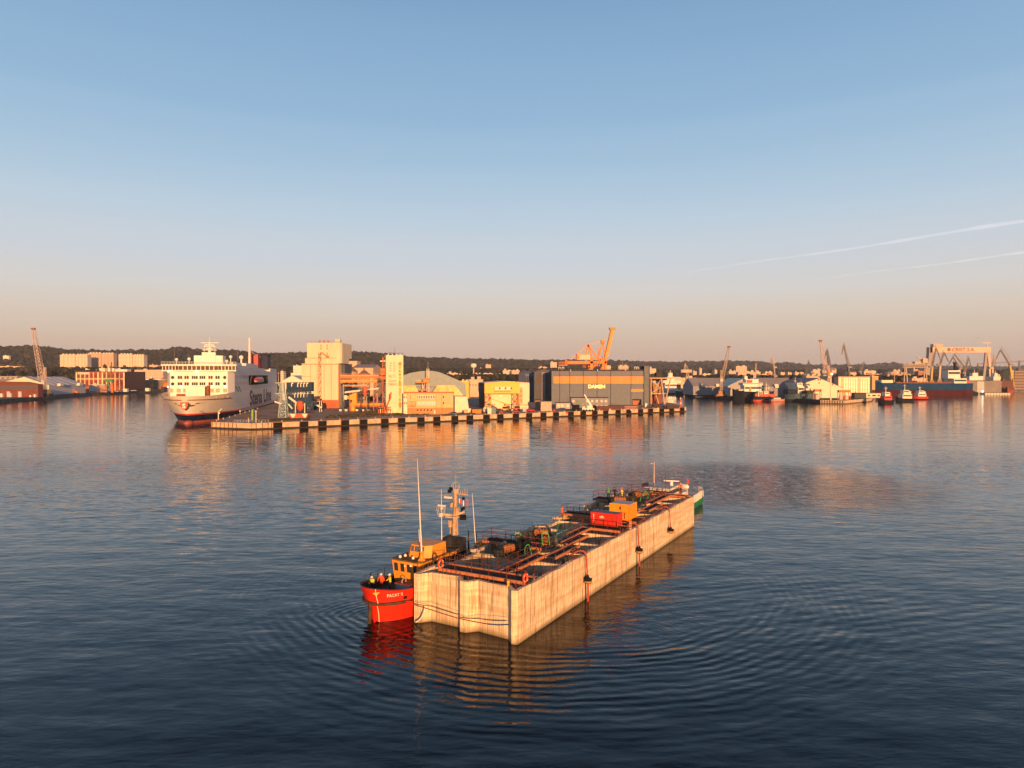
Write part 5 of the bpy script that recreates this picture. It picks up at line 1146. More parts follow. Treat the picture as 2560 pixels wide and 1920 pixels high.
for i, px in enumerate((795, 806, 816.5)): mb = MB(); mb.lathe([(.35, 0), (.35, .8), (.75, 1.3), (.6, 1.7)], (X(px), 4, hz3), 8); mb.build('roof_vent', mat('vent_rust', (.5, .2, .12), .7), t)
blk('roof_hut', X(835), X(847), 3, 7, hz3, hz3 + 2.1, m_silo)
for px, py in ((777.5, 828), (834, 833), (843.5, 827)): mb = MB(); mb.tube((X(px), 4, hz3), (X(px), 4, zt(py, 424) - LZ), .13, .06); mb.build('mast', lgrey, t)
mb = MB()
for z in (.5, 1.0): mb.path([(X(766), 1.5, hz3 + z), (X(848), 1.5, hz3 + z)], .05, 4)
for k in range(15): mb.bar((X(766) + k * 1.38, 1.5, hz3), (X(766) + k * 1.38, 1.5, hz3 + 1), .06)
mb.build('roof_railing', grey, t)
t, wd, h = block('steel_silo', 'steel bin coloured with dark shade standing against the right side of the silo tower', 'silo', 848.5, 862.5, 911, 18, mat('slate_shade', (.075, .085, .11), .6, .2, .3), Y=428, rm=dark)  # bin front faces the sun; its shade is painted as dark slate
# round steel bins behind
def bin_(label, px0, px1, py_e, py_a, Y, m=None):
    r = (px1 - px0) / 2 / FPX * Y; p = D((px0 + px1) / 2, 938, Y); p.z = LZ; t = thing('steel_silo', label, 'silo', p, 0, 'round steel bins behind the silo tower'); ze, za = zt(py_e, Y) - LZ, zt(py_a, Y) - LZ
    mb = MB(); mb.lathe([(r, 0), (r, ze)], n=24); mb.build('shell', m or mat('galvanised', (.34, .27, .21), .5, .15, .3, stretch=(.2, .2, 3)), t); mb = MB(); mb.lathe([(r + .3, ze), (r * .15, za)], n=24); mb.build('cone_roof', mat('cone_roof', (.17, .12, .10), .6), t); mb = MB(); mb.lathe([(r * .15, za - .3), (r * .15, za + 1.5), (.2, za + 2)], n=8); mb.build('top_hatch', dorange, t)
bin_('round galvanised bin with a dark cone roof right of the silo tower', 863, 894, 929, 917, 452); bin_('second galvanised bin half hidden behind the orange gantries', 896, 925, 936, 925, 500)
m_pink = mat('pink_render', (.62, .42, .30), .85, .08, .2)
t, wd, h = block('warehouse', 'pinkish flat roofed building peeping over the bins right of the silo tower', 'warehouse', 866, 893, 903.5, 14, m_pink, Y=640, rm=m_pink)
t, wd, h = block('warehouse', 'pink warehouse with a grey sloped roof behind the orange conveyor gantries', 'warehouse', 880, 933, 920, 40, m_pink, Y=600, rm=mat('lilac_roof', (.30, .25, .26), .7), roof='ridge', rise=3.0)
# ------------------------------------------------------------------ orange conveyors between silo and terminal tower
def gantry(label, px0, px1, py0, py1, Y, m=dorange, truss_h=None, dy=3.0, supports=()):
    a = D(px0, (py0 + py1) / 2, Y); b_ = D(px1, (py0 + py1) / 2, Y); t = thing('conveyor_gantry', label, 'conveyor', (a.x, a.y, LZ), 0, 'orange conveyors of the grain terminal'); hh = (py1 - py0) / FPX * Y; zc = a.z - LZ; L = b_.x - a.x
    mb = MB(); mb.box(0, -dy / 2, zc - hh / 2, L, dy / 2, zc + hh * .15); mb.build('casing', m, t); mb = MB(); mb.box(0, -dy / 2 + .2, zc + hh * .15, L, dy / 2 - .2, zc + hh / 2 - .2); mb.build('cover', mat('cover_pale', (.66, .42, .22), .5), t)
    mb = MB(); n = max(3, int(L / 1.6))
    for k in range(n + 1): mb.bar((k * L / n, -dy / 2 - .1, zc - hh / 2), (k * L / n, -dy / 2 - .1, zc + hh / 2 + .6), .13)
    for z in (zc + hh / 2 + .6, zc + hh / 2 + .1, zc - hh / 2): mb.bar((0, -dy / 2 - .1, z), (L, -dy / 2 - .1, z), .14)
    if truss_h:
        k = 0; nn = max(2, int(L / truss_h / 1.3))
        for k in range(nn): mb.bar((k * L / nn, -dy / 2, zc - hh / 2 - (truss_h if k % 2 else 0)), ((k + 1) * L / nn, -dy / 2, zc - hh / 2 - (0 if k % 2 else truss_h)), .16)
        mb.bar((0, -dy / 2, zc - hh / 2 - truss_h), (L, -dy / 2, zc - hh / 2 - truss_h), .2)
    mb.build('truss', m, t, split=False)
    for px in supports:
        x = (px - px0) / FPX * Y; mb = MB(); mb.bar((x, -1, 0), (x, -1, zc - hh / 2), .45); mb.bar((x + 1.6, 1, 0), (x + 1.6, 1, zc - hh / 2), .45); mb.bar((x, -1, zc * .3), (x + 1.6, 1, zc * .6), .2); mb.build('support_leg', m, t)
    return t
gantry('upper orange conveyor gantry from the silo tower to the terminal tower', 853, 957, 937, 945, 410, mat('conv_orange', (.70, .20, .05), .55, .15, .5), None, 3.5, (905,))
gantry('lower orange conveyor gantry with a truss under the upper one', 853, 960, 949, 956, 405, mat('conv_amber', (.72, .30, .07), .55, .15, .5), 2.2, 3, (935,))
p = D(862, 981, 385); q = D(947, 971, 385); t = thing('conveyor', 'pale inclined tube conveyor below the orange gantries', 'conveyor', (p.x, p.y, LZ)); mb = MB(); mb.tube((0, 0, p.z - LZ), (q.x - p.x, 0, q.z - LZ), .55, n=8); mb.build('tube', lcream, t); mb = MB()
for f in (.15, .5, .85): mb.bar(((q.x - p.x) * f, 0, 0), ((q.x - p.x) * f, 0, p.z - LZ + (q.z - p.z) * f), .3)
mb.build('support_leg', dorange, t)
p = D(857, 963, 392); t = thing('pipe_bridge', 'thin grey pipe bridge crossing below the lower gantry', 'pipe bridge', (p.x, p.y, LZ)); mb = MB(); mb.bar((0, 0, p.z - LZ), (13.5, 0, p.z - LZ), .35); mb.bar((13.2, 0, 0), (13.2, 0, p.z - LZ), .3); mb.bar((.3, 0, 0), (.3, 0, p.z - LZ), .3); mb.build('frame', lgrey, t)
p = D(912.5, 990, 375); s = 375 / FPX; t = thing('hopper', 'red steel hopper on legs hanging between the orange conveyors', 'hopper', (p.x, p.y, LZ)); mb = MB(); z1 = zt(966, 375) - LZ; mb.lathe([(.4, z1 - 26 * s), (1.25, z1 - 17 * s), (1.25, z1 - 2 * s), (.9, z1)], n=12); mb.build('bin', mat('hopper_red', (.55, .13, .06), .6), t); mb = MB()
for x in (-1.9, 1.9):
    for y in (-1.5, 1.5): mb.bar((x, y, 0), (x, y, z1 - 1), .22)
for z in (2.5, 6, z1 - 3): mb.bar((-1.9, -1.5, z), (1.9, -1.5, z), .18); mb.bar((-1.9, -1.5, z), (-1.9, 1.5, z), .18); mb.bar((1.9, -1.5, z), (1.9, 1.5, z), .18)
mb.build('leg_frame', dark, t)
# transfer station and truck loading
amber = mat('amber_paint', (.78, .36, .06), .5, .1, .6)
p = gp(868, 1028); Y = p.y; s = Y / FPX; t = thing('transfer_station', 'amber orange transfer housing with a sloping wedge top right of the silo base', 'conveyor house', p); zz = lambda py: zt(py, Y) - LZ
mb = MB(); mb.xz([(0, zz(997)), (0, zz(991)), (23 * s, zz(981)), (23 * s, zz(1001)), (14 * s, zz(1001))], 0, 4.5); mb.build('wedge_housing', amber, t); mb = MB(); mb.box(12 * s, .5, zz(1008), 23 * s, 4, zz(1001)); mb.build('drop_chute', amber, t)
mb = MB(); mb.lathe([(1.1, 0), (1.4, 1), (1.4, 3.6), (1.1, 4.1), (1.1, 5)], (12 * s, 2, .0), 12); mb.build('column', amber, t)
mb = MB(); mb.box(4 * s, .3, zz(1014), 105 * s, 2.2, zz(1008)); mb.build('belt_casing', mat('belt_orange', (.80, .28, .04), .5), t)
mb = MB()
for k in range(30): mb.bar((4 * s + k * .72, .2, zz(1008)), (4 * s + k * .72, .2, zz(1004.5)), .07)
mb.bar((4 * s, .2, zz(1004.5)), (105 * s, .2, zz(1004.5)), .09); mb.bar((4 * s, .4, zz(1017)), (105 * s, .4, zz(1017)), .3); mb.build('railing', orange, t, split=False)
for px in (850, 864, 891, 906, 920):
    x = (px - 868) * s; mb = MB(); mb.lathe([(.45, zz(1031)), (.75, zz(1028)), (.85, zz(1023))], (x, 1, 0), 10); o = mb.build('loading_spout', lcream, t); mb = MB(); mb.tube((x, 1, zz(1023)), (x, 1, zz(1014)), .12); mb.build('hanger', dark, o)
mb = MB()
for x in (40, 75, 98): mb.bar((x * s, 1, 0), (x * s, 1, zz(1014)), .35)
mb.build('support_leg', dark, t)
p = D(864, 999, 350); t = thing('hopper', 'small white bucket shaped bin hanging right of the silo base', 'hopper', (p.x, p.y, LZ)); mb = MB(); z0 = p.z - LZ; mb.lathe([(.75, z0), (.95, z0 + 2.1)], n=10); mb.build('bin', white, t); mb = MB(); mb.bar((-1.5, 1, 0), (-1.5, 1, z0 + 2.3), .2); mb.bar((1.5, 1, 0), (1.5, 1, z0 + 2.3), .2); mb.bar((-1.5, 1, z0 + 2.2), (1.5, 1, z0 + 2.2), .2); mb.bar((0, 0, z0 + 2.1), (0, 1, z0 + 2.3), .2); mb.build('frame', dark, t)
# cluster of orange pipes and machines at the foot of the terminal tower
rs = random.Random(4)
p = gp(946, 1034); s = p.y / FPX; t = thing('pump_station', 'jumble of orange pipes and pale tanks at the foot of the terminal tower', 'machinery', p)
for k in range(7): x = k * 1.05; mb = MB(); mb.tube((x, 0, 0), (x, 0, 1.5 + rs.random() * 2.4), .25 + rs.random() * .15); mb.build('standpipe', [dorange, lcream, orange][k % 3], t)
for z in (.8, 2.0, 3.1): mb = MB(); mb.tube((0, -.3, z), (6.5, -.3, z + rs.uniform(-.3, .3)), .18); mb.build('pipe_run', dorange, t)
for k in range(3): mb = MB(); mb.sph((4.2 + k * 1.3, -.6, .7), .62, 10, 8); mb.build('tank', lcream, t)
t = thing('conveyor', 'orange inclined conveyor rising to the left side of the terminal tower', 'conveyor', gp(942, 1014)); mb = MB(); mb.bar((0, 0, 2), (5.0, 0, 9.5), 1.1, .8); mb.build('belt_casing', orange, t); mb = MB(); mb.bar((.3, .6, 0), (.3, .6, 3), .25); mb.bar((3.8, .6, 0), (3.8, .6, 7.6), .25); mb.bar((0, -.7, 4), (5, -.7, 11), .14); mb.build('leg_frame', lgrey, t)
t = thing('loading_arm', 'red orange loading arm leaning against the front of the terminal tower', 'loading arm', gp(968, 1036)); mb = MB(); mb.bar((0, 0, 4.5), (1.6, -.3, 8), .5); mb.bar((1.6, -.3, 7.6), (1.9, -.3, 11), .7); mb.bar((0, 0, 0), (0, 0, 4.6), .4); mb.build('arm', dorange, t)
# ------------------------------------------------------------------ terminal tower
TY = 362.0; s = TY / FPX
t, wd, h = block('terminal_tower', 'slim cream terminal tower with grain lettering and a mosaic letter strip', 'tower', 965, 1008, 889.6, 9, cream, Y=TY, rm=cream, over=.02, ang=.14)
zz = lambda py: zt(py, TY) - LZ; X = lambda px: (px - 965) * s
for i, px in enumerate((970.5, 980.5, 990.5, 1000.5)): mb = MB(); mb.lathe([(.35, 0), (.3, .5), (.12, .9)], (X(px), 1.0, h + .35), 8); mb.build('roof_vent', white, t)
mb = MB(); mb.tube((X(986), 4, h), (X(986), 4, h + 5), .08, .04); mb.build('antenna', dark, t)
mb = MB(); mb.truss((X(970), 5, h + 1.5), (X(1006), 5, h + 1.3), .5, 8, .08); mb.bar((X(1006.5), 5, h), (X(1006.5), 5, h + 2.2), .1); mb.build('roof_davit', dark, t)
for txt, y0, y1, x0, x1 in (('BALTIC', 937, 944, 971.5, 990), ('GRAIN', 949, 955.5, 971.5, 989.5), ('TERMINAL', 957.5, 964, 968.5, 993)):
    mb = fit(text_mb(txt, 1, 0, .012, 1.15, .01), X(x0), zz(y1), X(x1) - X(x0), zz(y0) - zz(y1)); mb.v = [(a, -.05, c) for a, b_, c in mb.v]; mb.build('lettering', mat('letter_grey', (.42, .34, .24), .7), t, split=False)
for row in range(4):
    for sx in (-1, 1):
        cx, cz = X(980.8) + sx * .85, zz(907.5 + row * 6.4); mb = MB(); mb.xz([(cx - sx * .5, cz + .75), (cx - sx * .1, cz + .1), (cx + sx * .55, cz + .45), (cx + sx * .5, cz - .2), (cx - sx * .15, cz - .6), (cx - sx * .35, cz - .1)], -.05, .01); mb.build('grain_emblem', MATS['letter_grey'], t, split=False)
mcol = [mat('mosaic_gold', (.85, .60, .20), .6), mat('mosaic_orange', (.72, .30, .10), .6), mat('mosaic_peach', (.78, .52, .26), .6)]
for i in range(14):
    z0 = zz(1026) + i * (zz(905) - zz(1026)) / 14; mb = MB(); mb.box(X(995.8), -.06, z0, X(1003.4), .02, z0 + (zz(905) - zz(1026)) / 14 - .08); mb.build('mosaic_panel', mcol[i % 3 if i % 2 else 0], t)
for i, ch in enumerate('DALMOR GDYNIA'):
    if ch == ' ': continue
    z0 = zz(1026) + (12.6 - i) * (zz(905) - zz(1026)) / 13.4; mb = fit(text_mb(ch, 1, 0, .05, 1, .01), X(997.3), z0, X(1002) - X(997.3), 1.25); mb.v = [(a, -.09, c) for a, b_, c in mb.v]; mb.build('strip_letter', mat('strip_brown', (.55, .33, .14), .7), t)
blk('door', X(984), X(989), -.08, .02, 1.2, 2.6, white, t)
mb = MB(); z0, z1 = zz(962), zz(893)
for x in (-1.7, -.1):
    for y in (1, 4): mb.bar((x, y, 0), (x, y, z1), .2)
for k in range(10):
    z = z0 * .1 + k * z1 / 10; mb.bar((-1.7, 1, z), (-.1, 1, z), .18); mb.bar((-1.7 if k % 2 else -.1, 1, z), (-.1 if k % 2 else -1.7, 1, z + z1 / 10), .16)
    if k > 5: mb.box(-1.8, .9, z, 0, 4, z + .15)
mb.build('lift_frame', dorange, t, split=False)
mb = MB(); mb.bar((-3, 1.5, zz(902.5)), (-.1, 1.5, zz(902.5)), .5); mb.build('service_pipe', lcream, t)
for py in (925, 934, 945): mb = MB(); mb.cbox((-1.6, 1.5, zz(py)), 2.2, 2.2, 1.5); mb.build('transfer_box', dorange, t)
# ------------------------------------------------------------------ office and dome shed
m_tan = mat('tan_render', (.68, .44, .22), .8, .07, .3); m_or = mat('orange_brick', (.60, .24, .09), .8, .12, .6)
OY = 354.0; s = OY / FPX
t, wd, h = block('office_building', 'tan and orange three storey office with white window bands beside the terminal tower', 'office', 1008.5, 1133, 983, 12, m_tan, Y=OY, rm=dorange, over=.1, ang=.06)
X = lambda px: (px - 1008.5) * s; zz = lambda py: zt(py, OY) - LZ
blk('brick_storey', X(1019), X(1132.6), -.2, -.01, .02, zz(1019.5), m_or, t); blk('white_bay', X(1008.8), X(1018), -.15, -.01, .1, zz(987.5), lcream, t)
blk('window_band', X(1042.5), X(1089.5), -.08, .02, zz(996.8), zz(988), lcream, t); blk('window_band', X(1042.5), X(1089.5), -.08, .02, zz(1013), zz(1004), lcream, t)
wins(t, [X(1043.5 + k * 4.25) for k in range(11)], [zz(996)], .42, 1.35, glass, -.14); wins(t, [X(1043.5 + k * 4.25) for k in range(11)], [zz(1012.4)], .42, 1.35, mat('window_lilac', (.45, .42, .55), .3), -.14)
wins(t, [X(p_) for p_ in (1042, 1050.5, 1058.8, 1067.2, 1076)], [zz(1028.5)], .62, 1.1, glass, -.27, frame=white); wins(t, [X(1107)], [zz(996), zz(1011), zz(1028)], .5, 1.2, glass, -.14, frame=white)
wins(t, [X(1009.7), X(1014.5)], [zz(995.5), zz(1010.5)], .42, 1.0, glass, -.22); wins(t, [X(1025.5)], [zz(997)], .22, 1.7, glass, -.1)
wins(t, [X(1084.5)], [zz(1034.5)], .75, 1.9, lcream, -.27, 'door'); blk('panel', X(1009.5), X(1017), -.25, -.16, .1, 2.6, lcream, t)
mb = MB(); mb.box(X(1019.5), -1.3, zz(1016.5), X(1039), -.25, zz(1015.6)); 
for k in range(5): mb.bar((X(1020) + k * .93, -1.25, zz(1016)), (X(1020) + k * .93, -1.25, zz(1004) if k in (0, 2, 4) else zz(1012)), .12)
mb.bar((X(1020), -1.25, zz(1004)), (X(1038.7), -1.25, zz(1004)), .12); mb.bar((X(1020), -1.25, zz(1012)), (X(1038.7), -1.25, zz(1012)), .1); mb.build('balcony', dorange, t)
for px in (1019.3, 1089.7, 1104.3): blk('downpipe', X(px) - .06, X(px) + .06, -.3, -.21, .3, h, dred, t)
# dome
DY = 385.0; s = DY / FPX; p = D(985, 938, DY); p.z = LZ; t = thing('dome_shed', 'pale blue arched storage shed rising behind the tan office building', 'shed', p, .115); X = lambda px: (px - 985) * s; zz = lambda py: zt(py, DY) - LZ
prof = [(985, 958), (992, 949), (1000, 942.5), (1012, 937), (1025, 932.5), (1038, 930), (1052, 927.8), (1066, 926.6), (1080, 927.2), (1092, 929), (1105, 933), (1120, 939.5), (1135, 946), (1150, 952.5), (1160, 957), (1164, 960)]
mb = MB(); PZ = [(X(a), zz(b_)) for a, b_ in prof]; mb.xz(PZ + [(X(1168), 0), (X(981), 0)], 0, 1); mb.xz([(a, c - .05) for a, c in PZ] + [(X(1166), .0), (X(983), 0)], 1, 70); mb.build('arched_shell', ribbed('dome_sheet', (.20, .26, .30), 1.2, .5, .15, .08), t)
mb = MB(); mb.xz([(X(1133), 0), (X(1133), zz(989)), (X(1162.5), zz(989)), (X(1167.5), 0)], -22, -.1); mb.build('end_block', lcream, t)
sh_m = ribbed('shield_sheet', (.78, .56, .22), .5, .5, .5, .18); mb = MB(); mb.xz([(X(1080), zz(981)), (X(1093), zz(962.5)), (X(1135), zz(962.5)), (X(1156), zz(988)), (X(1133), zz(988)), (X(1130), zz(981))], -9, -8.6); mb.build('sheet_shield', sh_m, t)
mb = MB(); mb.xz([(X(1008), zz(981)), (X(1008), zz(963)), (X(1038), zz(963)), (X(1045), zz(976)), (X(1048), zz(981))], -9, -8.6); mb.build('sheet_shield', sh_m, t)
mb = MB(); mb.bar((X(1008), -8.8, zz(962.6)), (X(1135), -8.8, zz(962.6)), .15); 
for px in (1008, 1030, 1060, 1100, 1130): mb.bar((X(px), -8.4, 8), (X(px), -8.4, zz(963)), .2)
mb.build('shield_frame', dorange, t)
t = thing('conveyor', 'orange conveyor head and lattice mast on the front of the blue dome', 'conveyor', (p.x + X(1045), DY - 6, LZ)); X2 = lambda px: (px - 1045) * s
mb = MB(); mb.box(X2(1046), -1, zz(957), X2(1077), 1, zz(954.5)); mb.box(X2(1062), -1, zz(954.5), X2(1077), 1, zz(945)); mb.box(X2(1048), -1, zz(975), X2(1075), 0, zz(972.5)); mb.build('platform', orange, t)
mb = MB(); mb.truss((X2(1073), 0, zz(981)), (X2(1073), 0, zz(921.5)), 1.1, 10, .14); mb.bar((X2(1060), 0, zz(990)), (X2(1060), 0, zz(957)), .25); mb.bar((X2(1052), 0, zz(990)), (X2(1066), 0, zz(957)), .2)
for k in range(9): mb.bar((X2(1046) + k * .8, -1, zz(954.5)), (X2(1046) + k * .8, -1, zz(950.5)), .07)
mb.bar((X2(1046), -1, zz(950.5)), (X2(1076), -1, zz(950.5)), .08); mb.build('lattice_mast', lcream, t, split=False)
# ------------------------------------------------------------------ yellow hall
HY = 411.0; HA = math.radians(7.0); p, wd = base(1211.5, 1323.5, HY, None, HA); wy = (base(1211.5, 1298.5, HY, None, HA))[1]; s = wd / 112.0
t = thing('ship_hall', 'bright yellow fronted hall with a lattice portal and a recessed cream wall', 'industrial hall', p, HA); X = lambda px: (px - 1211.5) * s; zz = lambda py: zt(py, HY) - LZ
hy = mat('hall_yellow', (.80, .47, .08), .6, .04, .3); hside = ribbed('hall_side_shaded', (.09, .075, .075), 1.6, .7, .9, .25, 'Y')  # side sheeting near black: the side's shade is in the colour
mb = MB(); mb.xz([(X(1211.5), zz(984)), (X(1298.5), zz(984)), (X(1298.5), zz(956.2)), (X(1267), zz(953.6)), (X(1211.5), zz(958))], 0, 1.2); mb.build('front_panel', hy, t)
mb = MB(); mb.xz([(X(1298.6), 0), (X(1323.5), 0), (X(1323.5), zz(957.5)), (X(1298.6), zz(956.2))], .1, 44); mb.build('side_bay', cream, t)
mb = MB(); mb.xz([(.2, 0), (X(1298.5), 0), (X(1298.5), zz(957)), (X(1267), zz(954.6)), (.2, zz(959))], 5, 45); mb.build('inner_hall', mat('hall_inner', (.76, .66, .46), .7, .04, .3), t)
mb = MB(); mb.box(0, 1.3, 0, .35, 45, zz(958.6)); mb.build('side_wall', hside, t); mb = MB(); mb.box(-.25, 1.3, zz(983), -.01, 45, zz(958.6)); mb.build('side_cladding', mat('clad_shaded', (.075, .06, .06), .7, .2, .5), t)  # cladding carries the same painted shade
for y in (14, 30): blk('pale_strip', -.32, -.26, y, y + .5, zz(981), zz(959.5), mat('strip_pink', (.35, .2, .18), .6), t)
mb = MB(); mb.xz([(-.3, zz(957.8)), (X(1267), zz(953.3)), (X(1324), zz(957.2)), (X(1324), zz(956.8)), (X(1267), zz(952.8)), (-.3, zz(957.2))], -.1, 45); mb.build('roof', lcream, t)
mb = MB()
for (a, b_) in ((1213, 1227), (1284, 1297)):
    for x in (a, b_): mb.bar((X(x), .3, 0), (X(x), .3, zz(984)), .5)
    H4 = zz(984) / 3
    for k in range(3): mb.bar((X(a), .3, k * H4), (X(b_), .3, (k + 1) * H4), .28); mb.bar((X(b_), .3, k * H4), (X(a), .3, (k + 1) * H4), .28); mb.bar((X(a), .3, k * H4), (X(b_), .3, k * H4), .2)
mb.build('portal_lattice', mat('lattice_orange', (.55, .24, .06), .6), t)
blk('sign_board', X(1236.5), X(1276), -.12, -.01, zz(975.5), zz(967), lcream, t)
for px in (1233, 1247, 1261.5, 1276): blk('window', X(px), X(px + 4), -.2, -.13, zz(973.5), zz(968.3), [mat('win_amber', (.55, .25, .1), .4), dred][px > 1240], t)
mb = fit(text_mb('NAVIKON SERVICE', 1, 0, .02, 1.05, .01), X(1235.5), zz(980.3), X(1277) - X(1235.5), zz(976.6) - zz(980.3)); mb.v = [(a, -.06, c) for a, b_, c in mb.v]; mb.build('lettering', mat('letter_rust', (.50, .16, .05), .6), t, split=False)
blk('porthole_strip', X(1299.5), X(1306), -.06, .09, zz(1010), zz(969), mat('strip_salmon', (.62, .25, .13), .6), t)
for py in (972.5, 984, 995.5, 1007.5): mb = MB(); mb.tube((X(1302.7), -.16, zz(py)), (X(1302.7), -.05, zz(py)), .42, n=12); o = mb.build('porthole', lcream, t); mb = MB(); mb.tube((X(1302.7), -.2, zz(py)), (X(1302.7), -.15, zz(py)), .2, n=10); mb.build('glass', dark, o)
mb = MB(); mb.box(X(1297.5), -2.5, 0, X(1323.5), .05, zz(1013)); mb.build('annex', cream, t); mb = MB(); mb.box(X(1297), -2.7, zz(1013), X(1324), .05, zz(1012.2)); mb.build('annex_roof', dred, t); blk('vent', X(1304.3), X(1306.2), -2.6, -2.5, zz(1021), zz(1019), dark, t)
wins(t, [X(1228.5 + k * 3.9) for k in range(3)] + [X(1267.5 + k * 3.9) for k in range(4)], [zz(1015), zz(1020.5)], .6, .8, dred, 4.9)
blk('ceiling_lamp', X(1253.2), X(1254.6), 4.8, 4.95, zz(991), zz(989.5), mat('flood_glow', (1, .9, .7), .5, emit=(1, .85, .6), em=2), t)
# stuff in front of it
def car(label, px, py, m, L=4.4, rz=.5, group='cars parked on the pier'):
    p = gp(px, py); t = thing('parked_car', label, 'car', p, rz, group); mb = MB(); mb.xz([(-L / 2, .3), (L / 2, .3), (L / 2, .85), (L * .38, 1.0), (-L * .46, 1.0), (-L / 2, .8)], -.85, .85); mb.build('body', m, t)
    mb = MB(); mb.xz([(-L * .36, .98), (L * .22, .98), (L * .08, 1.5), (-L * .28, 1.5)], -.75, .75); mb.build('cabin', glass, t); mb = MB(); mb.xz([(-L * .27, 1.48), (L * .07, 1.48), (L * .05, 1.55), (-L * .25, 1.55)], -.72, .72); mb.build('roof', m, t)
    for x in (-L * .3, L * .3):
        for y in (-.8, .8): mb = MB(); mb.tube((x, y - .12, .33), (x, y + .12, .33), .33, n=12); mb.build('wheel', black, t)
    return t
car('blue car parked right of the office near the pier edge', 1136, 1037, mat('car_blue', (.05, .12, .28), .3), 5.0)
car('red car parked at the right corner of the yellow hall', 1326, 1029, mat('car_red', (.6, .04, .04), .3)); car('small red car between the white boxes in front of the yellow hall', 1288, 1032, mat('car_red', (.6, .04, .04), .3), 3.8)
def bx(name, label, cat, px0, px1, pyb, pyt, dep, m, rm=None, ang=0, part='body', group=None):
    t, w_, h_ = block(name, label, cat, px0, px1, pyt, dep, m, pyb=pyb, ang=ang, rm=rm or m, over=.04, wname=part, group=group); return t, w_, h_
t, w_, h_ = bx('container', 'flat orange container left of the white tank in front of the yellow hall', 'container', 1181, 1203, 1033.5, 1025.5, 2.4, orange); strips(t, [k * w_ / 8 for k in range(1, 8)], .1, h_ - .1, .08, dorange, 'rib')
t, w_, h_ = bx('container', 'grey blue container standing right of the pale box in front of the yellow hall', 'container', 1228.5, 1239.5, 1035, 1020, 2.4, mat('cont_teal', (.15, .21, .24), .6)); strips(t, [k * w_ / 5 for k in range(1, 5)], .1, h_ - .1, .06, grey, 'rib')
t, w_, h_ = bx('container', 'pale cream box container between the white tank and the blue container', 'container', 1219, 1228.2, 1035, 1022, 2.4, lcream); strips(t, [k * w_ / 4 for k in range(1, 4)], .1, h_ - .1, .05, cream, 'rib')
p = gp(1212.5, 1033); t = thing('cement_tank', 'pale rounded tank trailer in front of the left corner of the yellow hall', 'tank', p); mb = MB(); mb.lathe([(.7, .5), (1.05, .9), (1.05, 2.5), (.6, 3.2), (.25, 3.5)], n=14); mb.build('tank', mat('tank_pink', (.72, .52, .42), .5), t); mb = MB()
for x in (-.8, .8): mb.bar((x, 0, 0), (x, 0, 1), .2)
mb.build('leg', dark, t)
def boomlift(label, px, py, m, tip, name='boom_lift'):
    p = gp(px, py); t = thing(name, label, 'boom lift', p); mb = MB(); mb.box(-1.8, -1, .35, 1.8, 1, 1.2); mb.build('chassis', m, t)
    for x in (-1.2, 1.2): mb = MB(); mb.tube((x, -1.15, .45), (x, 1.15, .45), .45, n=12); mb.build('wheel', black, t)
    mb = MB(); mb.box(-1.3, -.8, 1.2, 1.7, .8, 2.3); mb.build('turntable', dark, t); q = D(tip[0], tip[1], p.y) - p
    mb = MB(); mb.bar((1.2, 0, 3.6), (1.2 * .6 + q.x * .4, 0, 3.6 * .6 + q.z * .4), .8); mb.bar((1.2 * .6 + q.x * .4, 0, 3.6 * .6 + q.z * .4), q, .4); mb.bar((0, 0, 2), (1.6, 0, 3.4), .5); mb.build('boom', m, t); mb = MB(); mb.box(q.x - 1.2, -.6, q.z - .2, q.x, .6, q.z + .9); mb.build('basket', dred, t); return t
boomlift('yellow boom lift with its arm raised to the left in front of the yellow hall', 1262, 1027, yellow, (1227, 997)); boomlift('small red boom lift folded at the right portal of the yellow hall', 1292, 1026, mat('lift_red', (.55, .12, .07), .5), (1289, 1005))
for i, (px0, px1, pb, pt, m, lb) in enumerate(((1160, 1168, 1034, 1026, mat('crate_tan', (.6, .4, .25), .7), 'tan crate pile left of the orange container'), (1168, 1177, 1032, 1023, lcream, 'white sack stack left of the orange container'), (1146, 1153, 1031, 1024, cream, 'cream crate at the foot of the pale dome end'),
    (1249, 1258, 1034, 1029, dred, 'dark red crate in front of the boom lift'), (1279, 1283, 1030, 1025, white, 'small white box near the right portal leg'), (1307, 1317, 1029, 1021, lgrey, 'grey plant box against the hall annex'))):
    bx('crate', lb, 'crate', px0, px1, pb, pt, 2.0, m, group='crates in front of the halls')
# ------------------------------------------------------------------ pale blue ship unloader, red hoppers
p = gp(701, 1044); s = p.y / FPX; t = thing('ship_unloader', 'pale blue lattice ship unloader with a two level blue gallery left of the silo tower', 'ship unloader', p); zz = lambda py: zt(py, p.y) - LZ; X = lambda px: (px - 701) * s
mb = MB(); wd0, wd1 = 2.6, 1.3
def tower(mb, x, y, z0, z1, w0, w1, n, r):
    c = lambda f, i: (x + (-1, 1, 1, -1)[i % 4] * (w0 + (w1 - w0) * f) / 2, y + (-1, -1, 1, 1)[i % 4] * (w0 + (w1 - w0) * f) / 2, z0 + (z1 - z0) * f)
    for i in range(4):
        mb.bar(c(0, i), c(1, i), r)
        for k in range(n):
            mb.bar(c(k / n, i), c((k + 1) / n, i + 1), r * .6); mb.bar(c(k / n, i + 1), c((k + 1) / n, i), r * .6); mb.bar(c(k / n, i), c(k / n, i + 1), r * .6)
tower(mb, X(706), 1.5, 0, zz(985), 3.6, 2.0, 4, .28); tower(mb, X(703.5), 1.5, zz(985), zz(957), 2.0, 1.5, 3, .26); mb.build('lattice_tower', lblue, t, split=False)
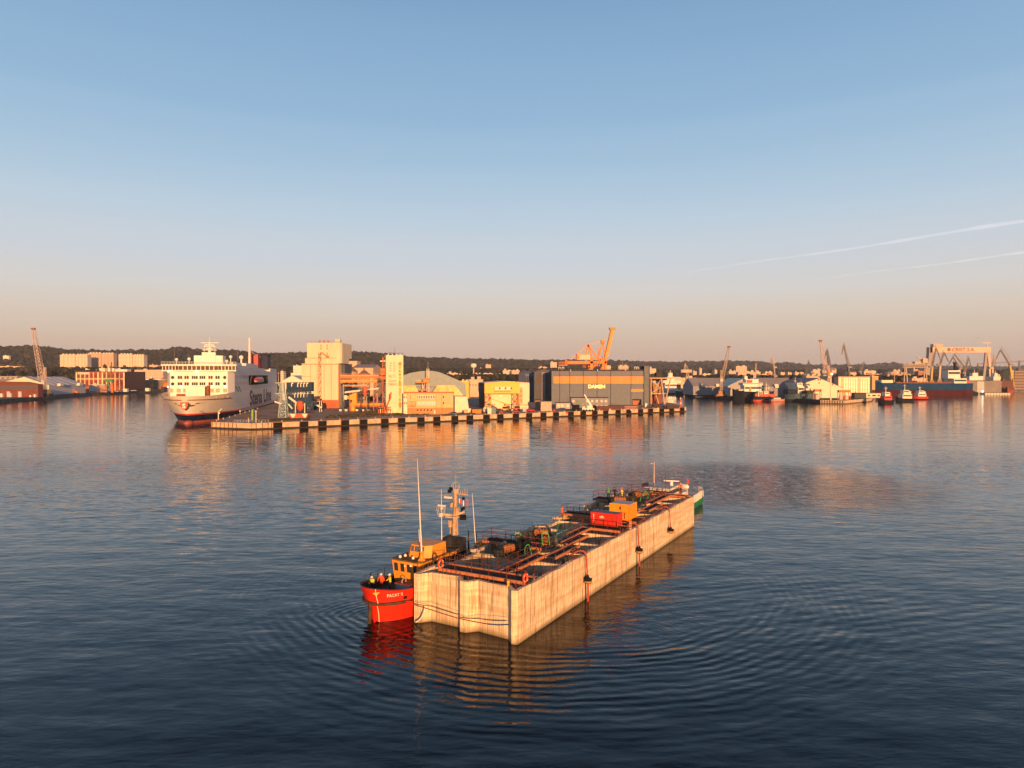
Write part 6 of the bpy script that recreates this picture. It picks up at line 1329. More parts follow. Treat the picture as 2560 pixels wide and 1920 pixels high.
mb = MB(); tower(mb, X(716), 9, 0, zz(960), 5.0, 3.0, 5, .3); mb.build('lattice_tower', mat('mid_blue_steel', (.12, .20, .27), .6, .15, .5), t, split=False)
mb = MB()
for py, l in ((957, 686), (984, 685)): mb.bar((X(l), 1.5, zz(py)), (X(711), 1.5, zz(py)), .9, .35); mb.bar((X(l) + .6, 1.5, zz(py)), (X(701), 1.5, zz(py + 8)), .25)
mb.build('side_arm', lblue, t)
gblue = mat('gallery_blue', (.04, .075, .14), .7, .2, .4, spec=.1)
mb = MB()
for pt_, py0 in ((956, 981), (987, 1006)): mb.add([(X(711), 3, zz(pt_)), (X(711), 3, zz(py0)), (X(758), 14, zz(py0 - 1)), (X(758), 14, zz(pt_)), (X(711), 7, zz(pt_)), (X(711), 7, zz(py0)), (X(758), 18, zz(py0 - 1)), (X(758), 18, zz(pt_))], [(0, 1, 2, 3), (4, 7, 6, 5), (0, 3, 7, 4), (1, 5, 6, 2), (0, 4, 5, 1), (3, 2, 6, 7)])
mb.build('gallery', gblue, t)
mb = MB()
for i in range(10):
    f0, f1 = i / 10, (i + 1) / 10; a = lambda f, z: (X(711) + (X(758) - X(711)) * f, 2.8 + 11 * f, z)
    for zb, hh in ((zz(973), 2.2), (zz(1002), 4.5)): mb.bar(a(f0, zb - 0), a(f1, zb - hh), .22); mb.bar(a(f0, zb - hh), a(f1, zb), .2); mb.bar(a(f0, zb - hh), a(f1, zb - hh), .3); mb.bar(a(f0, zb), a(f0, zb - hh), .2)
for px, y in ((722, 5), (735, 8), (748, 11)): mb.bar((X(px), y, 0), (X(px), y, zz(967)), .6)
mb.build('gallery_truss', gblue, t, split=False)
for row, (z_, xs0) in enumerate(((zz(957), 722), (zz(983.5), 722))):
    for k in range(6):
        f = (xs0 - 711 + k * 5.6) / 47; x, y = X(711) + (X(758) - X(711)) * f, 2.4 + 11 * f
        if row == 0 and k == 1: continue
        mb = MB(); mb.path([(x - .2, y, z_ - 2.1), (x - .15, y, z_ - .4), (x + .2, y, z_ + .0), (x + .5, y, z_ - .5)], .24, 7); mb.build('dust_pipe', [white, lcream][k % 2], t)
mb = MB(); mb.tube((X(722), 0, zz(993)), (X(742), 0, zz(1008)), .5); mb.build('chute', lcream, t)
mb = MB(); mb.tube((X(687), 0, zz(1004)), (X(704), 0, zz(1010)), .4); mb.tube((X(722), -.5, zz(1010)), (X(732), -.5, zz(1022)), .35); mb.build('chute', lcream, t)
p = D(750, 938, 322); p.z = LZ; s = p.y / FPX; t = thing('hopper', 'red octagonal hopper on posts in front of the blue gallery', 'hopper', p); zz = lambda py: zt(py, p.y) - LZ
mb = MB(); mb.lathe([(.5, zz(1028)), (1.6, zz(1021)), (1.6, zz(1006)), (.9, zz(1002))], n=8); mb.build('bin', mat('hopper_red2', (.48, .10, .05), .6, .15, .5), t); mb = MB()
for x in (-2.1, 2.1): mb.bar((x, 0, 0), (x, 0, zz(1008)), .35)
mb.bar((-2.1, 0, zz(1012)), (2.1, 0, zz(1012)), .25); mb.build('leg_frame', cream, t)
mb = MB(); mb.xz([(-23 * s, zz(1032.5)), (27 * s, zz(1032.5)), (22 * s, zz(1044) + .0), (-17 * s, zz(1044))], -1.5, 1.5); mb.v = [(a, b_ - 2.5, max(.02, c)) for a, b_, c in mb.v]; o = mb.build('dump_tub', mat('tub_red', (.50, .10, .06), .6), None, p); tag(o, 'red and white tub standing under the octagonal hopper', 'tub')
for x0, x1 in ((-19, -4), (11, 24)): mb = MB(); mb.xz([(x0 * s, zz(1033.5)), (x1 * s, zz(1033.5)), ((x0 * .3 + x1 * .7) * s, zz(1043) + .1), ((x0 * .6 + x1 * .4) * s, zz(1043) + .1)], -4.08, -4.01); mb.build('white_panel', lcream, o)
p = gp(757, 1032); s = p.y / FPX; t = thing('hopper', 'rust red box hopper on a tall steel frame between the blue gallery and the silo', 'hopper', (p.x, p.y + 8, LZ)); Y = p.y + 8; s = Y / FPX; zz = lambda py: zt(py, Y) - LZ
mb = MB(); mb.box(0, 0, zz(1002), 32 * s, 4, zz(997)); mb.build('top_box', rust, t); mb = MB()
for x in (1 * s, 31 * s): mb.bar((x, 0, 0), (x, 0, zz(1002)), .35); mb.bar((x, 4, 0), (x, 4, zz(1002)), .35)
mb.bar((s, 0, zz(1002)), (31 * s, 0, zz(1014)), .2); mb.bar((31 * s, 0, zz(1002)), (s, 0, zz(1014)), .2); mb.bar((s, 0, zz(1014)), (31 * s, 0, zz(1014)), .2); mb.build('frame', cream, t); mb = MB(); mb.tube((20 * s, -1, zz(1010)), (38 * s, -1, zz(1020)), .45); mb.build('chute', lcream, t)
p = gp(804, 1023); t = thing('wheel_loader', 'dark machine parked in the shade left of the red silo base', 'machine', (p.x, p.y - 6, LZ)); mb = MB(); mb.box(-3, 0, .6, 3, 4, 3.6); mb.box(-1, .4, 3.6, 1.5, 3.5, 4.6); mb.build('body', dark, t)
for x in (-2, 2): mb = MB(); mb.tube((x, -.4, .8), (x, .4, .8), .8, n=12); mb.build('wheel', black, t)
# white hall with a shallow roof behind the unloader, tower block remnant
t, wd, h = block('warehouse', 'low white gabled shed between the ferry and the blue gallery', 'warehouse', 706, 756, 952, 40, lcream, Y=560, roof='gable', rise=4.0, rm=lgrey)
# ------------------------------------------------------------------ navy halls
m_nh = ribbed('navy_sheet', (.03, .055, .13), 1.2, .5, .5, .2); m_nb = ribbed('navy_sheet_pale', (.07, .085, .12), 1.2, .5, .5, .2)
t, wd, h = block('assembly_hall', 'smaller navy blue hall just right of the yellow hall', 'industrial hall', 1297, 1336, 932, 60, m_nh, Y=520, ang=-.12, roof='gable', rise=1.6, rm=navy)
mb = MB(); mb.box(wd * .42, -.2, h - 2.5, wd * .98, -.01, h - .8); mb.build('pale_panel', mat('panel_blue', (.12, .15, .22), .6), t)
t, wd, h = block('assembly_hall', 'taller slate blue hall between the small navy hall and the big grey hall', 'industrial hall', 1335, 1386, 929, 60, m_nb, Y=505, ang=-.12, roof='gable', rise=1.8, rm=navy)
for z0, z1, mm in ((.62, .86, mat('band_olive', (.10, .085, .06), .7)), (.22, .34, MATS['band_olive'])): mb = MB(); mb.box(1, -.15, h * z0, wd - 1, -.01, h * z1); mb.build('window_band', mm, t)
mb = MB(); mb.box(wd * .38, -1.6, 0, wd * .56, -.16, h * .98); mb.build('stair_tower', mat('stair_lilac', (.30, .25, .26), .6), t)
# ------------------------------------------------------------------ big grey hall
BA = -.245; p, wd = base(1378.8, 1610.6, 480, None, BA); t = thing('ship_hall', 'huge grey hall with a glazed band coloured as an orange reflection and gold letters', 'industrial hall', p, BA)
s = wd / 231.8; X = lambda px: (px - 1378.8) * s; Hh = zt(927.5, 470) - LZ; z_ = lambda py: (1011 - py) / 83.5 * Hh
m_gh = ribbed('grey_sheet', (.165, .185, .22), 1.6, .5, .25, .08); mb = MB(); mb.box(0, 0, 0, wd, 58, Hh); mb.build('wall', m_gh, t)
mb = MB(); mb.box(.2, .2, Hh, wd, 58, Hh + 1.0); mb.build('roof', mat('roof_black', (.045, .035, .035), .7), t)
cols = [1400, 1425.5, 1460, 1494.5, 1528.5, 1578.5]
for px in cols: mb = MB(); mb.box(X(px) - .12, -.1, .1, X(px) + .12, .02, Hh); mb.build('panel_joint', black, t)
m_band_reflect = mat('glazed_band', (.88, .30, .09), .3, .06, .5, spec=.5); es = [1384, 1400, 1425.5, 1460, 1494.5, 1528.5, 1578.5, 1609.5]  # orange is a sun reflection painted into the glazing colour
for a, b_ in zip(es, es[1:]): mb = MB(); mb.box(X(a) + .16, -.14, z_(958.5), X(b_) - .16, -.01, z_(941)); o = mb.build('glazed_band', m_band_reflect, t); mb = MB(); mb.box((X(a) + X(b_)) / 2 - .12, -.19, z_(958.5), (X(a) + X(b_)) / 2 + .12, -.15, z_(941)); mb.build('mullion', mat('mullion_peach', (.85, .45, .2), .4), o)
mb = MB(); mb.box(X(1578.8) + .1, -.14, z_(978.5), X(1609.5), -.01, z_(972)); mb.build('glazed_band', m_band_reflect, t)
mb = fit(text_mb('DAMEN', 1, 0, .035, 1.0, .02), X(1472.5), z_(970.5), X(1514.5) - X(1472.5), z_(961.5) - z_(970.5)); mb.v = [(a, b_ - .25, c) for a, b_, c in mb.v]; mb.build('lettering', mat('letter_gold_glow', (.95, .80, .25), .4, .02, 1, emit=(1, .75, .2), em=.5), t, split=False)  # emission added for sunlight on the gold letters, not a lit sign
mb = MB(); mb.box(X(1582), -.2, 0, X(1604), .0, z_(997)); mb.build('dock_door', black, t); mb = MB(); mb.xz([(X(1583), z_(1012)), (X(1594), z_(1012)), (X(1600), z_(1000)), (X(1582.5), z_(1000))], -.35, -.21); mb.build('ship_hull_inside', mat('hull_rust', (.45, .17, .08), .7), t)
mb = MB(); mb.box(X(1610.8), -1.2, 0, X(1621.5), 12, z_(915.5)); mb.build('end_pylon', mat('pylon_slate', (.15, .17, .175), .6, .1, .4), t)
mb = MB(); mb.box(X(1588), 4, Hh, X(1610.5), 20, z_(915.5)); mb.build('roof_house', navy, t)
for px in (1395, 1404, 1586, 1592): mb = MB(); mb.path([(X(px), 3, Hh + 1), (X(px), 3, Hh + 2.6), (X(px) + 1, 3, Hh + 2.8), (X(px) + 1.3, 3, Hh + 1.2)], .35, 7); mb.build('roof_duct', lgrey, t)
for px in (1428, 1496, 1565): mb = MB(); mb.box(X(px) - .2, -.05, Hh - .1, X(px) + .2, .19, Hh + 1.1); mb.build('roof_post', lcream, t)
mb = MB(); mb.path([(0, .3, Hh + 1.6), (X(1588), .3, Hh + 1.6)], .05, 4)
for k in range(38): mb.bar((X(1380) + k * 1.55, .3, Hh + 1), (X(1380) + k * 1.55, .3, Hh + 1.6), .06)
mb.build('roof_railing', dark, t)
# site cabins
cab = mat('cabin_blue', (.20, .21, .26), .6, .08, .4); t, wd, h = block('site_cabins', 'two storey blue grey stacked cabins with white windows in front of the grey hall', 'site office', 1428, 1521, 995, 7, cab, pyb=1022, rm=dark)
k = wd / 93; wins(t, [(x - 1428) * k for x in (1431, 1465.5, 1478, 1489.5, 1501.5, 1512)], [h * .64], 1.2, 1.1, mat('cabin_window', (.62, .45, .36), .4), -.07, frame=white); wins(t, [(x - 1428) * k for x in (1489.5, 1501.5, 1512)], [h * .15], 1.2, 1.1, MATS['cabin_window'], -.07, frame=white)
mb = MB(); mb.box(12 * k, -.1, .5, 36 * k, .0, h * .9); mb.build('glazed_front', mat('glaze_teal', (.14, .17, .18), .2), t)
mb = MB(); mb.box(-8 * k, .5, h * .45, -.02, 3, h * .5); mb.box(-8 * k, .5, 0, -7.6 * k, .8, h * 1.05); mb.build('outside_stair', dark, t)
t, wd, h = block('site_cabins', 'single row of low pale cabins left of the two storey cabins', 'site office', 1390, 1426, 1007.5, 6, mat('cabin_pale', (.40, .37, .36), .6), pyb=1022, rm=dark); wins(t, [wd * .1, wd * .35, wd * .75], [h * .35], 1.3, 1.2, lcream, -.07)
bx('material_stack', 'big stack of pink white sacks under a dark sheet left of the cabins', 'stack', 1352, 1379, 1028, 1004, 6, mat('sack_pink', (.66, .46, .36), .9, .25, 1.5, bump=.6), dark, part='sacks'); bx('shed', 'dark shed with a brown wall behind the stack of sacks', 'shed', 1338, 1353, 1025, 1001, 8, mat('shed_brown', (.28, .18, .14), .8), dark)
p = gp(1470, 1028); s = p.y / FPX; t = thing('mobile_crane', 'white mobile crane with a short raised boom in front of the site cabins', 'mobile crane', p); mb = MB(); mb.box(-3.2, -1.3, .6, 3.2, 1.3, 1.7); mb.box(-3.2, -1.3, 1.7, -1.8, 1.3, 2.6); mb.build('chassis', lcream, t)
for x in (-2.4, -1.0, .8, 2.2): mb = MB(); mb.tube((x, -1.4, .55), (x, 1.4, .55), .55, n=12); mb.build('wheel', black, t)
mb = MB(); mb.box(-.6, -1.1, 1.7, 2.4, 1.1, 3.0); mb.build('crane_cab', white, t); q = D(1461, 986, p.y) - p; mb = MB(); mb.bar((2.0, 0, 2.4), (2.0 * .4 + q.x * .6, 0, 2.4 * .4 + q.z * .6), .9); mb.bar((2.0 * .4 + q.x * .6, 0, 2.4 * .4 + q.z * .6), q, .55); mb.build('boom', white, t)
bx('material_stack', 'black heap of pipes left of the white mobile crane', 'stack', 1431, 1449, 1028, 1014, 3, black, part='pipes'); bx('crate', 'dark crate with pale arches right of the white mobile crane', 'crate', 1482, 1490, 1027, 1015, 2, black); bx('material_stack', 'brown piled steel right of the portable cabins', 'stack', 1492, 1560, 1024, 1017, 5, mat('steel_pile', (.17, .07, .06), .8, .4, 1.5, bump=.8), part='beams')
p = gp(1560, 1024); t = thing('lattice_section', 'pink lattice section lying on the pier edge by the dock door', 'steel section', p, .3); mb = MB(); mb.truss((0, 0, 1), (8.5, 0, 1), 1.5, 7, .17); mb.build('lattice', mat('pink_steel', (.65, .35, .26), .6), t, split=False)
bx('material_stack', 'low rusty steel heap under the trestle tower', 'stack', 1634, 1662, 1020, 1014, 5, mat('steel_pile2', (.10, .05, .04), .8, .4, 1.5, bump=.8), part='scrap'); bx('crate', 'small cream hut at the foot of the grey hall pylon', 'hut', 1612.5, 1618, 1018, 1010, 2, lcream); bx('material_stack', 'thin rusty heap near the beacon', 'stack', 1668, 1698, 1021.5, 1016, 3, MATS['steel_pile2'], part='scrap')
for i, (px, py, sz, m, lb) in enumerate(((1385, 1028, .9, red, 'red drum in front of the pale cabins'), (1417, 1034, .9, red, 'red drum near the pier edge left of the black heap'), (1397, 1022, 1.2, lcream, 'cream crate in front of the low pale cabins'), (1452, 1020, 1.0, orange, 'orange drum behind the black heap'), (1524, 1026, .8, cream, 'tan drum at the pier edge below the brown steel'),
    (1578, 1027, .8, cream, 'tan drum at the pier edge below the lattice section'), (1645, 1023, .8, cream, 'tan drum beside the rusty heap'), (1606, 1021, 1.0, dred, 'dark red crate by the dock door'))):
    p = gp(px, py); t = thing('drum', lb, 'drum', p, 0, 'drums and crates on the pier'); mb = MB(); mb.lathe([(sz * .5, 0), (sz * .52, sz * .3), (sz * .5, sz * .6), (sz * .52, sz * .9), (sz * .5, sz * 1.1)], n=10); mb.build('shell', m, t); mb = MB(); mb.lathe([(sz * .42, sz * 1.1), (sz * .42, sz * 1.15)], n=10); mb.build('lid', dark, t)
# trestle tower
Y = 480; p = D(1626, 938, Y); p.z = LZ; s = Y / FPX; t = thing('trestle_tower', 'tall steel trestle with V shaped legs at the right end of the pier', 'trestle', p); X = lambda px: (px - 1626) * s; zz = lambda py: zt(py, Y) - LZ; tm = mat('trestle_tan', (.46, .30, .22), .6, .15, .5)
mb = MB(); mb.box(X(1622), -2, zz(947), X(1675), 6, zz(943.8)); mb.build('top_girder', tm, t); mb = MB(); mb.box(X(1622), -1, zz(943.8), X(1654), 5, zz(941)); mb.box(X(1640), -1, zz(941), X(1654), 4, zz(931)); mb.box(X(1623), 0, zz(941), X(1634), 3, zz(935)); mb.build('winch_house', dark, t)
mb = MB(); mb.bar((X(1626.5), -1.5, 0), (X(1626.5), -1.5, zz(947)), .8); mb.bar((X(1652), -1.5, zz(947)), (X(1660), -1.5, 0), .9); mb.bar((X(1675), -1.5, zz(947)), (X(1661), -1.5, 0), .7); mb.bar((X(1642), 4, zz(985)), (X(1650), 4, 0), .8); mb.build('main_leg', tm, t)
mb = MB(); mb.bar((X(1628), -1.5, zz(951)), (X(1650), -1.5, zz(970)), .4); mb.bar((X(1628), -1.5, zz(982)), (X(1650), -1.5, zz(968)), .4); mb.bar((X(1628), -1.5, zz(984)), (X(1664), -1.5, zz(984)), .45); mb.bar((X(1638), -1, zz(972)), (X(1650), -1, zz(950)), .35); mb.build('bracing', lgrey, t)
t, wd, h = block('steel_block', 'rust red hull block seen through the legs of the trestle', 'hull block', 1628, 1655, 988, 8, mat('block_red', (.24, .07, .05), .8), Y=Y + 14, rm=dark); mb = MB(); mb.box(wd * .05, -.3, h + .4, wd * .9, 6, h + 8.5); mb.build('upper_block', mat('block_amber', (.35, .17, .05), .7), t)
# ------------------------------------------------------------------ orange ship to shore crane behind the grey hall
CY = 560.0; s = CY / FPX; p = D(1396, 938, CY); p.z = LZ; t = thing('container_crane', 'tall bright orange ship to shore crane with its boom raised behind the grey hall', 'crane', p); X = lambda px: (px - 1396) * s; zz = lambda py: zt(py, CY) - LZ; co = mat('crane_orange', (.82, .19, .02), .5, .08, .4)
mb = MB(); mb.box(X(1416), 0, zz(910), X(1475), 6, zz(902.5)); mb.box(X(1475), 0, zz(909), X(1516), 6, zz(903)); mb.build('main_girder', co, t); mb = MB(); mb.box(X(1397), -.5, zz(914), X(1418), 6.5, zz(912.5))
for k in range(10): mb.bar((X(1397) + k * .7, -.5, zz(912.5)), (X(1397) + k * .7, -.5, zz(905)), .15)
mb.bar((X(1397), -.5, zz(905)), (X(1418), -.5, zz(905)), .2); mb.box(X(1413), 0, zz(912), X(1418), 5, zz(900.5)); mb.build('end_platform', co, t)
mb = MB(); mb.box(X(1442), -1, zz(899), X(1475), 7, zz(886.5)); mb.build('machinery_house', mat('house_cream', (.66, .52, .40), .6), t); mb = MB(); mb.box(X(1441.6), -1.2, zz(886.5), X(1472), 7.2, zz(885)); mb.box(X(1441.5), -1.1, zz(898), X(1448), -1.01, zz(888)); mb.build('house_roof', co, t)
mb = MB()
for a, b_ in ((1475.5, 1482.5), (1511.5, 1517)):
    for y in (0, 14): mb.box(X(a), y, 0, X(b_), y + 2.0, zz(893 if a < 1500 else 892))
mb.build('portal_leg', co, t)
mb = MB(); mb.bar((X(1482), 1, zz(918)), (X(1511), 1, zz(897)), 1.0); mb.bar((X(1502), 1, zz(925)), (X(1514), 1, zz(903)), .8); mb.box(X(1483), 0, zz(897.5), X(1512), 2, zz(895)); mb.build('sill_beam', co, t)
for nm, pts, r in (('a_frame', ((1470.5, 861.5, 1465, 884), (1470.5, 861.5, 1480, 892), (1470.5, 861.5, 1500, 902), (1507.5, 856, 1496, 894), (1508, 856, 1514, 890)), 1.2), ('back_stay', ((1470, 861, 1427, 898), (1472, 861.5, 1503, 853)), .55)):
    for (a, b_, c, d_) in pts: mb = MB(); mb.bar((X(a), 2, zz(b_)), (X(c), 2, zz(d_)), r); mb.build(nm, co if r > 1 else mat('stay_orange', (.75, .30, .12), .6), t)
mb = MB(); mb.box(X(1503.5), 0, zz(858), X(1512), 5, zz(850)); mb.build('apex_house', co, t)
mb = MB(); dv = Vector((X(1532.5) - X(1515), 0, zz(820) - zz(893))); 
for y in (.3, 4.5): mb.bar((X(1515.5), y, zz(893)), (X(1532), y, zz(822)), 2.2, 1.3)
for k in range(12): f = k / 12; mb.bar((X(1515.5) + dv.x * f, .3, zz(893) + dv.z * f), (X(1515.5) + dv.x * f, 4.5, zz(893) + dv.z * f), .5)
mb.build('raised_boom', mat('boom_amber', (.85, .27, .03), .5, .08, .4), t); mb = MB(); mb.box(X(1524.5), -.5, zz(824), X(1539), 5.5, zz(818)); mb.build('boom_tip', co, t)
mb = MB(); mb.tube((X(1507), 2, zz(850)), (X(1523), 2, zz(835)), .2); mb.tube((X(1538), 2, zz(824)), (X(1520), 2, zz(892)), .12); mb.build('hoist_rope', lgrey, t)
mb = MB(); mb.box(X(1484), -.6, zz(915), X(1500), 4, zz(914))
for x in (1485, 1492, 1499): mb.bar((X(x), -.6, zz(915)), (X(x), -.6, zz(903)), .35)
mb.build('hanging_platform', co, t); mb = MB(); mb.box(X(1457), 1, zz(919), X(1465), 4, zz(913)); mb.build('operator_cab', dred, t)
mb = MB(); tower(mb, X(1499), 2, zz(890), zz(870), 1.8, 1.2, 3, .14); mb.build('ladder_tower', co, t, split=False)
# ------------------------------------------------------------------ left shore
t, wd, h = block('warehouse', 'long dark red shed at the left edge of the harbour', 'warehouse', -260, 95, 962, 7, mat('shed_red', (.20, .05, .04), .8, .15, .3), Y=632, rm=mat('shed_roof_red', (.17, .045, .035), .8)); mb = MB(); mb.box(.5, -.15, h * .62, wd - 1, -.01, h * .97); mb.build('window_band', mat('band_grey', (.10, .09, .09), .5), t)
mb = MB(); mb.xz([(0, h + .36), (wd + .2, h + .36), (wd * .9, h + 2.6), (0, h + 4.5)], 1, 6.5); mb.build('upper_roof', MATS['shed_roof_red'], t)
for x in (wd * .78, wd * .86): mb = MB(); mb.box(x, -.2, 0, x + 3, -.02, 5.0); mb.build('door', lgrey, t)
TYW = 707.0; p, wd = base(12, 122, TYW, None, .06); t = thing('tent_warehouse', 'large grey tent warehouse with a sunlit cream gable on the left shore', 'warehouse', p, .06); tent = mat('tent_grey', (.50, .48, .50), .6, .06, .05); h1, h2, hL = zt(964, TYW) - LZ, zt(943, TYW) - LZ, zt(955, TYW) - LZ
mb = MB(); ap = wd * .44; mb.xz([(0, 0), (wd, 0), (wd, h1), (ap, h2), (0, hL)], 0, .6); mb.build('gable', mat('tent_gable', (.72, .60, .44), .7, .04, .1), t)
mb = MB(); mb.box(wd - .5, .6, 0, wd, 68, h1); mb.build('side_wall', ribbed('tent_side', (.46, .46, .49), 5, .6, .3, .05, 'Y'), t)
mb = MB(); mb.xz([(-.4, hL), (ap, h2), (wd + .4, h1 - .1), (wd + .4, h1 + .3), (ap, h2 + .4), (-.4, hL + .4)], -.3, 68); mb.build('roof', tent, t)
for y in (9, 21, 35, 50): mb = MB(); mb.xz([(ap, h2 + .5), (wd + .3, h1 + .35), (wd + .3, h1 + .5), (ap, h2 + .65)], y, y + 1.6); mb.build('roof_light', white, t)
for y in (14, 50): mb = MB(); mb.yz([(y, 8.4), (y + 7, 8.4), (y + 6, 11), (y + 1, 11)], wd + .01, wd + 3.2); mb.build('door_hood', lcream, t)
for x in (wd * .2, wd * .62): mb = MB(); mb.box(x, -.15, 7.5, x + 1.6, -.02, 9); mb.build('vent', dark, t)
def harbour_crane(label, px, pyb, knee, tip, Y, m, scale=1.0, w0=1.8, w1=1.1, hook=True, name='harbour_crane', base_m=None, tower_top=None):
    """mobile harbour crane: chassis, tower, cab and a lattice boom"""
    p = D(px, 938, Y); p.z = LZ; t = thing(name, label, 'crane', p); zz = lambda py: zt(py, Y) - LZ; s = Y / FPX; K = Vector(((knee[0] - px) * s, 0, zz(knee[1]))); Tp = Vector(((tip[0] - px) * s, 0, zz(tip[1]))); bm = base_m or dark; q = scale
    mb = MB(); mb.box(-5 * q, -3 * q, .8, 5 * q, 3 * q, 2.4 * q)
    for x in (-5, 5):
        for y in (-4, 4): mb.bar((x * .8 * q, 0, 1.5 * q), (x * 1.1 * q, y * q, .4), .7 * q)
    mb.build('chassis', bm, t)
    for x in (-4, -1.5, 1.5, 4): mb = MB(); mb.tube((x * q, -2.8 * q, .8 * q), (x * q, 2.8 * q, .8 * q), .8 * q, n=10); mb.build('wheel', black, t)
    mb = MB(); mb.box(-3.0 * q, -2 * q, 2.4 * q, 3.4 * q, 2 * q, 5.6 * q); mb.build('machinery_house', base_m or mat('crane_house_tan', (.42, .30, .2), .6), t)
    tz = tower_top or K.z + 6 * q; mb = MB(); tower(mb, 0, 0, 5.6 * q, tz, 2.2 * q, 1.2 * q, 7, .28 * q); mb.build('mast_tower', m, t, split=False)
    mb = MB(); mb.truss(K, Tp, w0, 14, .24 * q, .14 * q, w1); mb.build('lattice_boom', m, t, split=False); mb = MB(); mb.cbox(Tp, 2.6 * q, 2 * q, 1.4 * q); mb.build('boom_head', rust, t)
    mb = MB(); mb.tube((0, 0, tz), Tp, .11 * q, n=4); mb.tube((0, 0, tz), K.lerp(Tp, .6), .09 * q, n=4)
    if hook: mb.tube(Tp, (Tp.x + (1 if Tp.x < K.x else -1) * .5, 0, zz(max(knee[1], 940)) * .6), .07 * q, n=4)
    mb.build('hoist_rope', dark, t); mb = MB(); mb.box(-1.5 * q, -2.4 * q, K.z - 3.5 * q, 1.0 * q, -1.1 * q, K.z - .5 * q); mb.build('operator_cab', lgrey, t); return t
harbour_crane('white lattice boom harbour crane beside the grey tent warehouse on the left shore', 112, 985, (106, 950), (84, 822), 650, mat('lattice_white', (.62, .50, .44), .5), 1.15, 4.2, 2.6, tower_top=zt(925, 650))
# brick building
BY = 880.0; p, wd = base(190.5, 309.5, BY, None, .04); t = thing('brick_warehouse', 'red brick warehouse with a grid of pale pilasters on the left shore', 'warehouse', p, .04); H_ = zt(930, BY) - LZ
mb = MB(); mb.box(0, 0, 0, wd, 56, H_); mb.build('wall', brick, t); mb = MB(); mb.box(wd + .02, .3, 0, wd + .3, 56, H_ - .2); mb.build('side_wall', mat('brick_shaded', (.10, .045, .04), .9, .15, .4), t); mb = MB(); mb.box(-.3, -.3, H_, wd + .5, 56.3, H_ + .6); mb.build('roof', dred, t)  # side wall is a darker brick copy with its shade painted in
cr = mat('pilaster_cream', (.85, .66, .42), .7, .05, .3)
for k in range(12): x = k * wd / 11 - .35; mb = MB(); mb.box(x, -.35, 0, x + (1.3 if k in (0, 5, 6, 11) else .7), -.01, H_ - .4); mb.build('pilaster', cr, t)
mb = MB(); mb.box(0, -.45, H_ * .62, wd, -.36, H_ * .62 + .8); mb.build('cornice', cr, t)
for k in range(11):
    x = k * wd / 11 + 1.6
    if k in (5,): continue
    mb = MB(); mb.box(x, -.12, H_ * .70, x + 2.4, .0, H_ * .9); mb.build('window', mat('win_brick', (.16, .05, .035), .4), t); mb = MB(); mb.box(x, -.12, H_ * .25, x + 2.4, .0, H_ * .55); mb.build('window', MATS['win_brick'], t)
mb = MB(); mb.box(wd * .04, -.6, H_ * .88, wd * .27, -.46, H_ * .98); mb.build('sign_board', white, t); mb = fit(text_mb('MAGAZYN H', 1, 0, .02), wd * .05, H_ * .90, wd * .2, H_ * .06); mb.v = [(a, b_ - .7, c) for a, b_, c in mb.v]; mb.build('lettering', MATS['letter_grey'], t)
# tower blocks
blkm = facade('block_facade', (.68, .57, .44), (.28, .24, .22), 3.0, 2.8, .5, .42); blk2 = facade('block_facade_pink', (.60, .40, .28), (.25, .2, .19), 3.0, 2.8, .5, .42); flat_m = facade('flats_facade', (.62, .45, .34), (.3, .22, .2), 3.2, 3.0, .5, .4); slab_m = facade('slab_facade', (.50, .33, .25), (.28, .2, .19), 500, 3.2, 1.0, .42)
for lb, px0, px1, pt, Y, m in (('left one of the three tall pale tower blocks below the ridge', 150, 188, 887, 1500, blkm), ('pale tower block joined to the right side of the leftmost tower block', 188.5, 219, 887, 1502, blkm), ('pink tower block with a shaded lower corner between the pale ones', 219.5, 253, 883, 1560, blk2), ('pink tower block at the right of the middle pair', 253.5, 284, 884, 1562, blk2),
    ('pale tower block of the right hand pair, its left half', 296.5, 331, 886, 1480, blkm), ('lower half of the right hand pale tower block pair', 331.5, 360, 888, 1482, blkm)):
    t, wd, h = block('tower_block', lb, 'apartment block', px0, px1, pt, 14, m, Y=Y, rm=cream, group='tower blocks below the ridge')
    for k in range(4): mb = MB(); mb.box(wd * (.1 + k * .23), 3, h + .36, wd * (.18 + k * .23), 8, h + 2.4); mb.build('roof_hut', cream, t)
    for k in range(3): mb = MB(); mb.box(wd * (.2 + k * .27), -.9, h * .05, wd * (.27 + k * .27), -.02, h * .97); mb.build('balcony_stack', m, t)
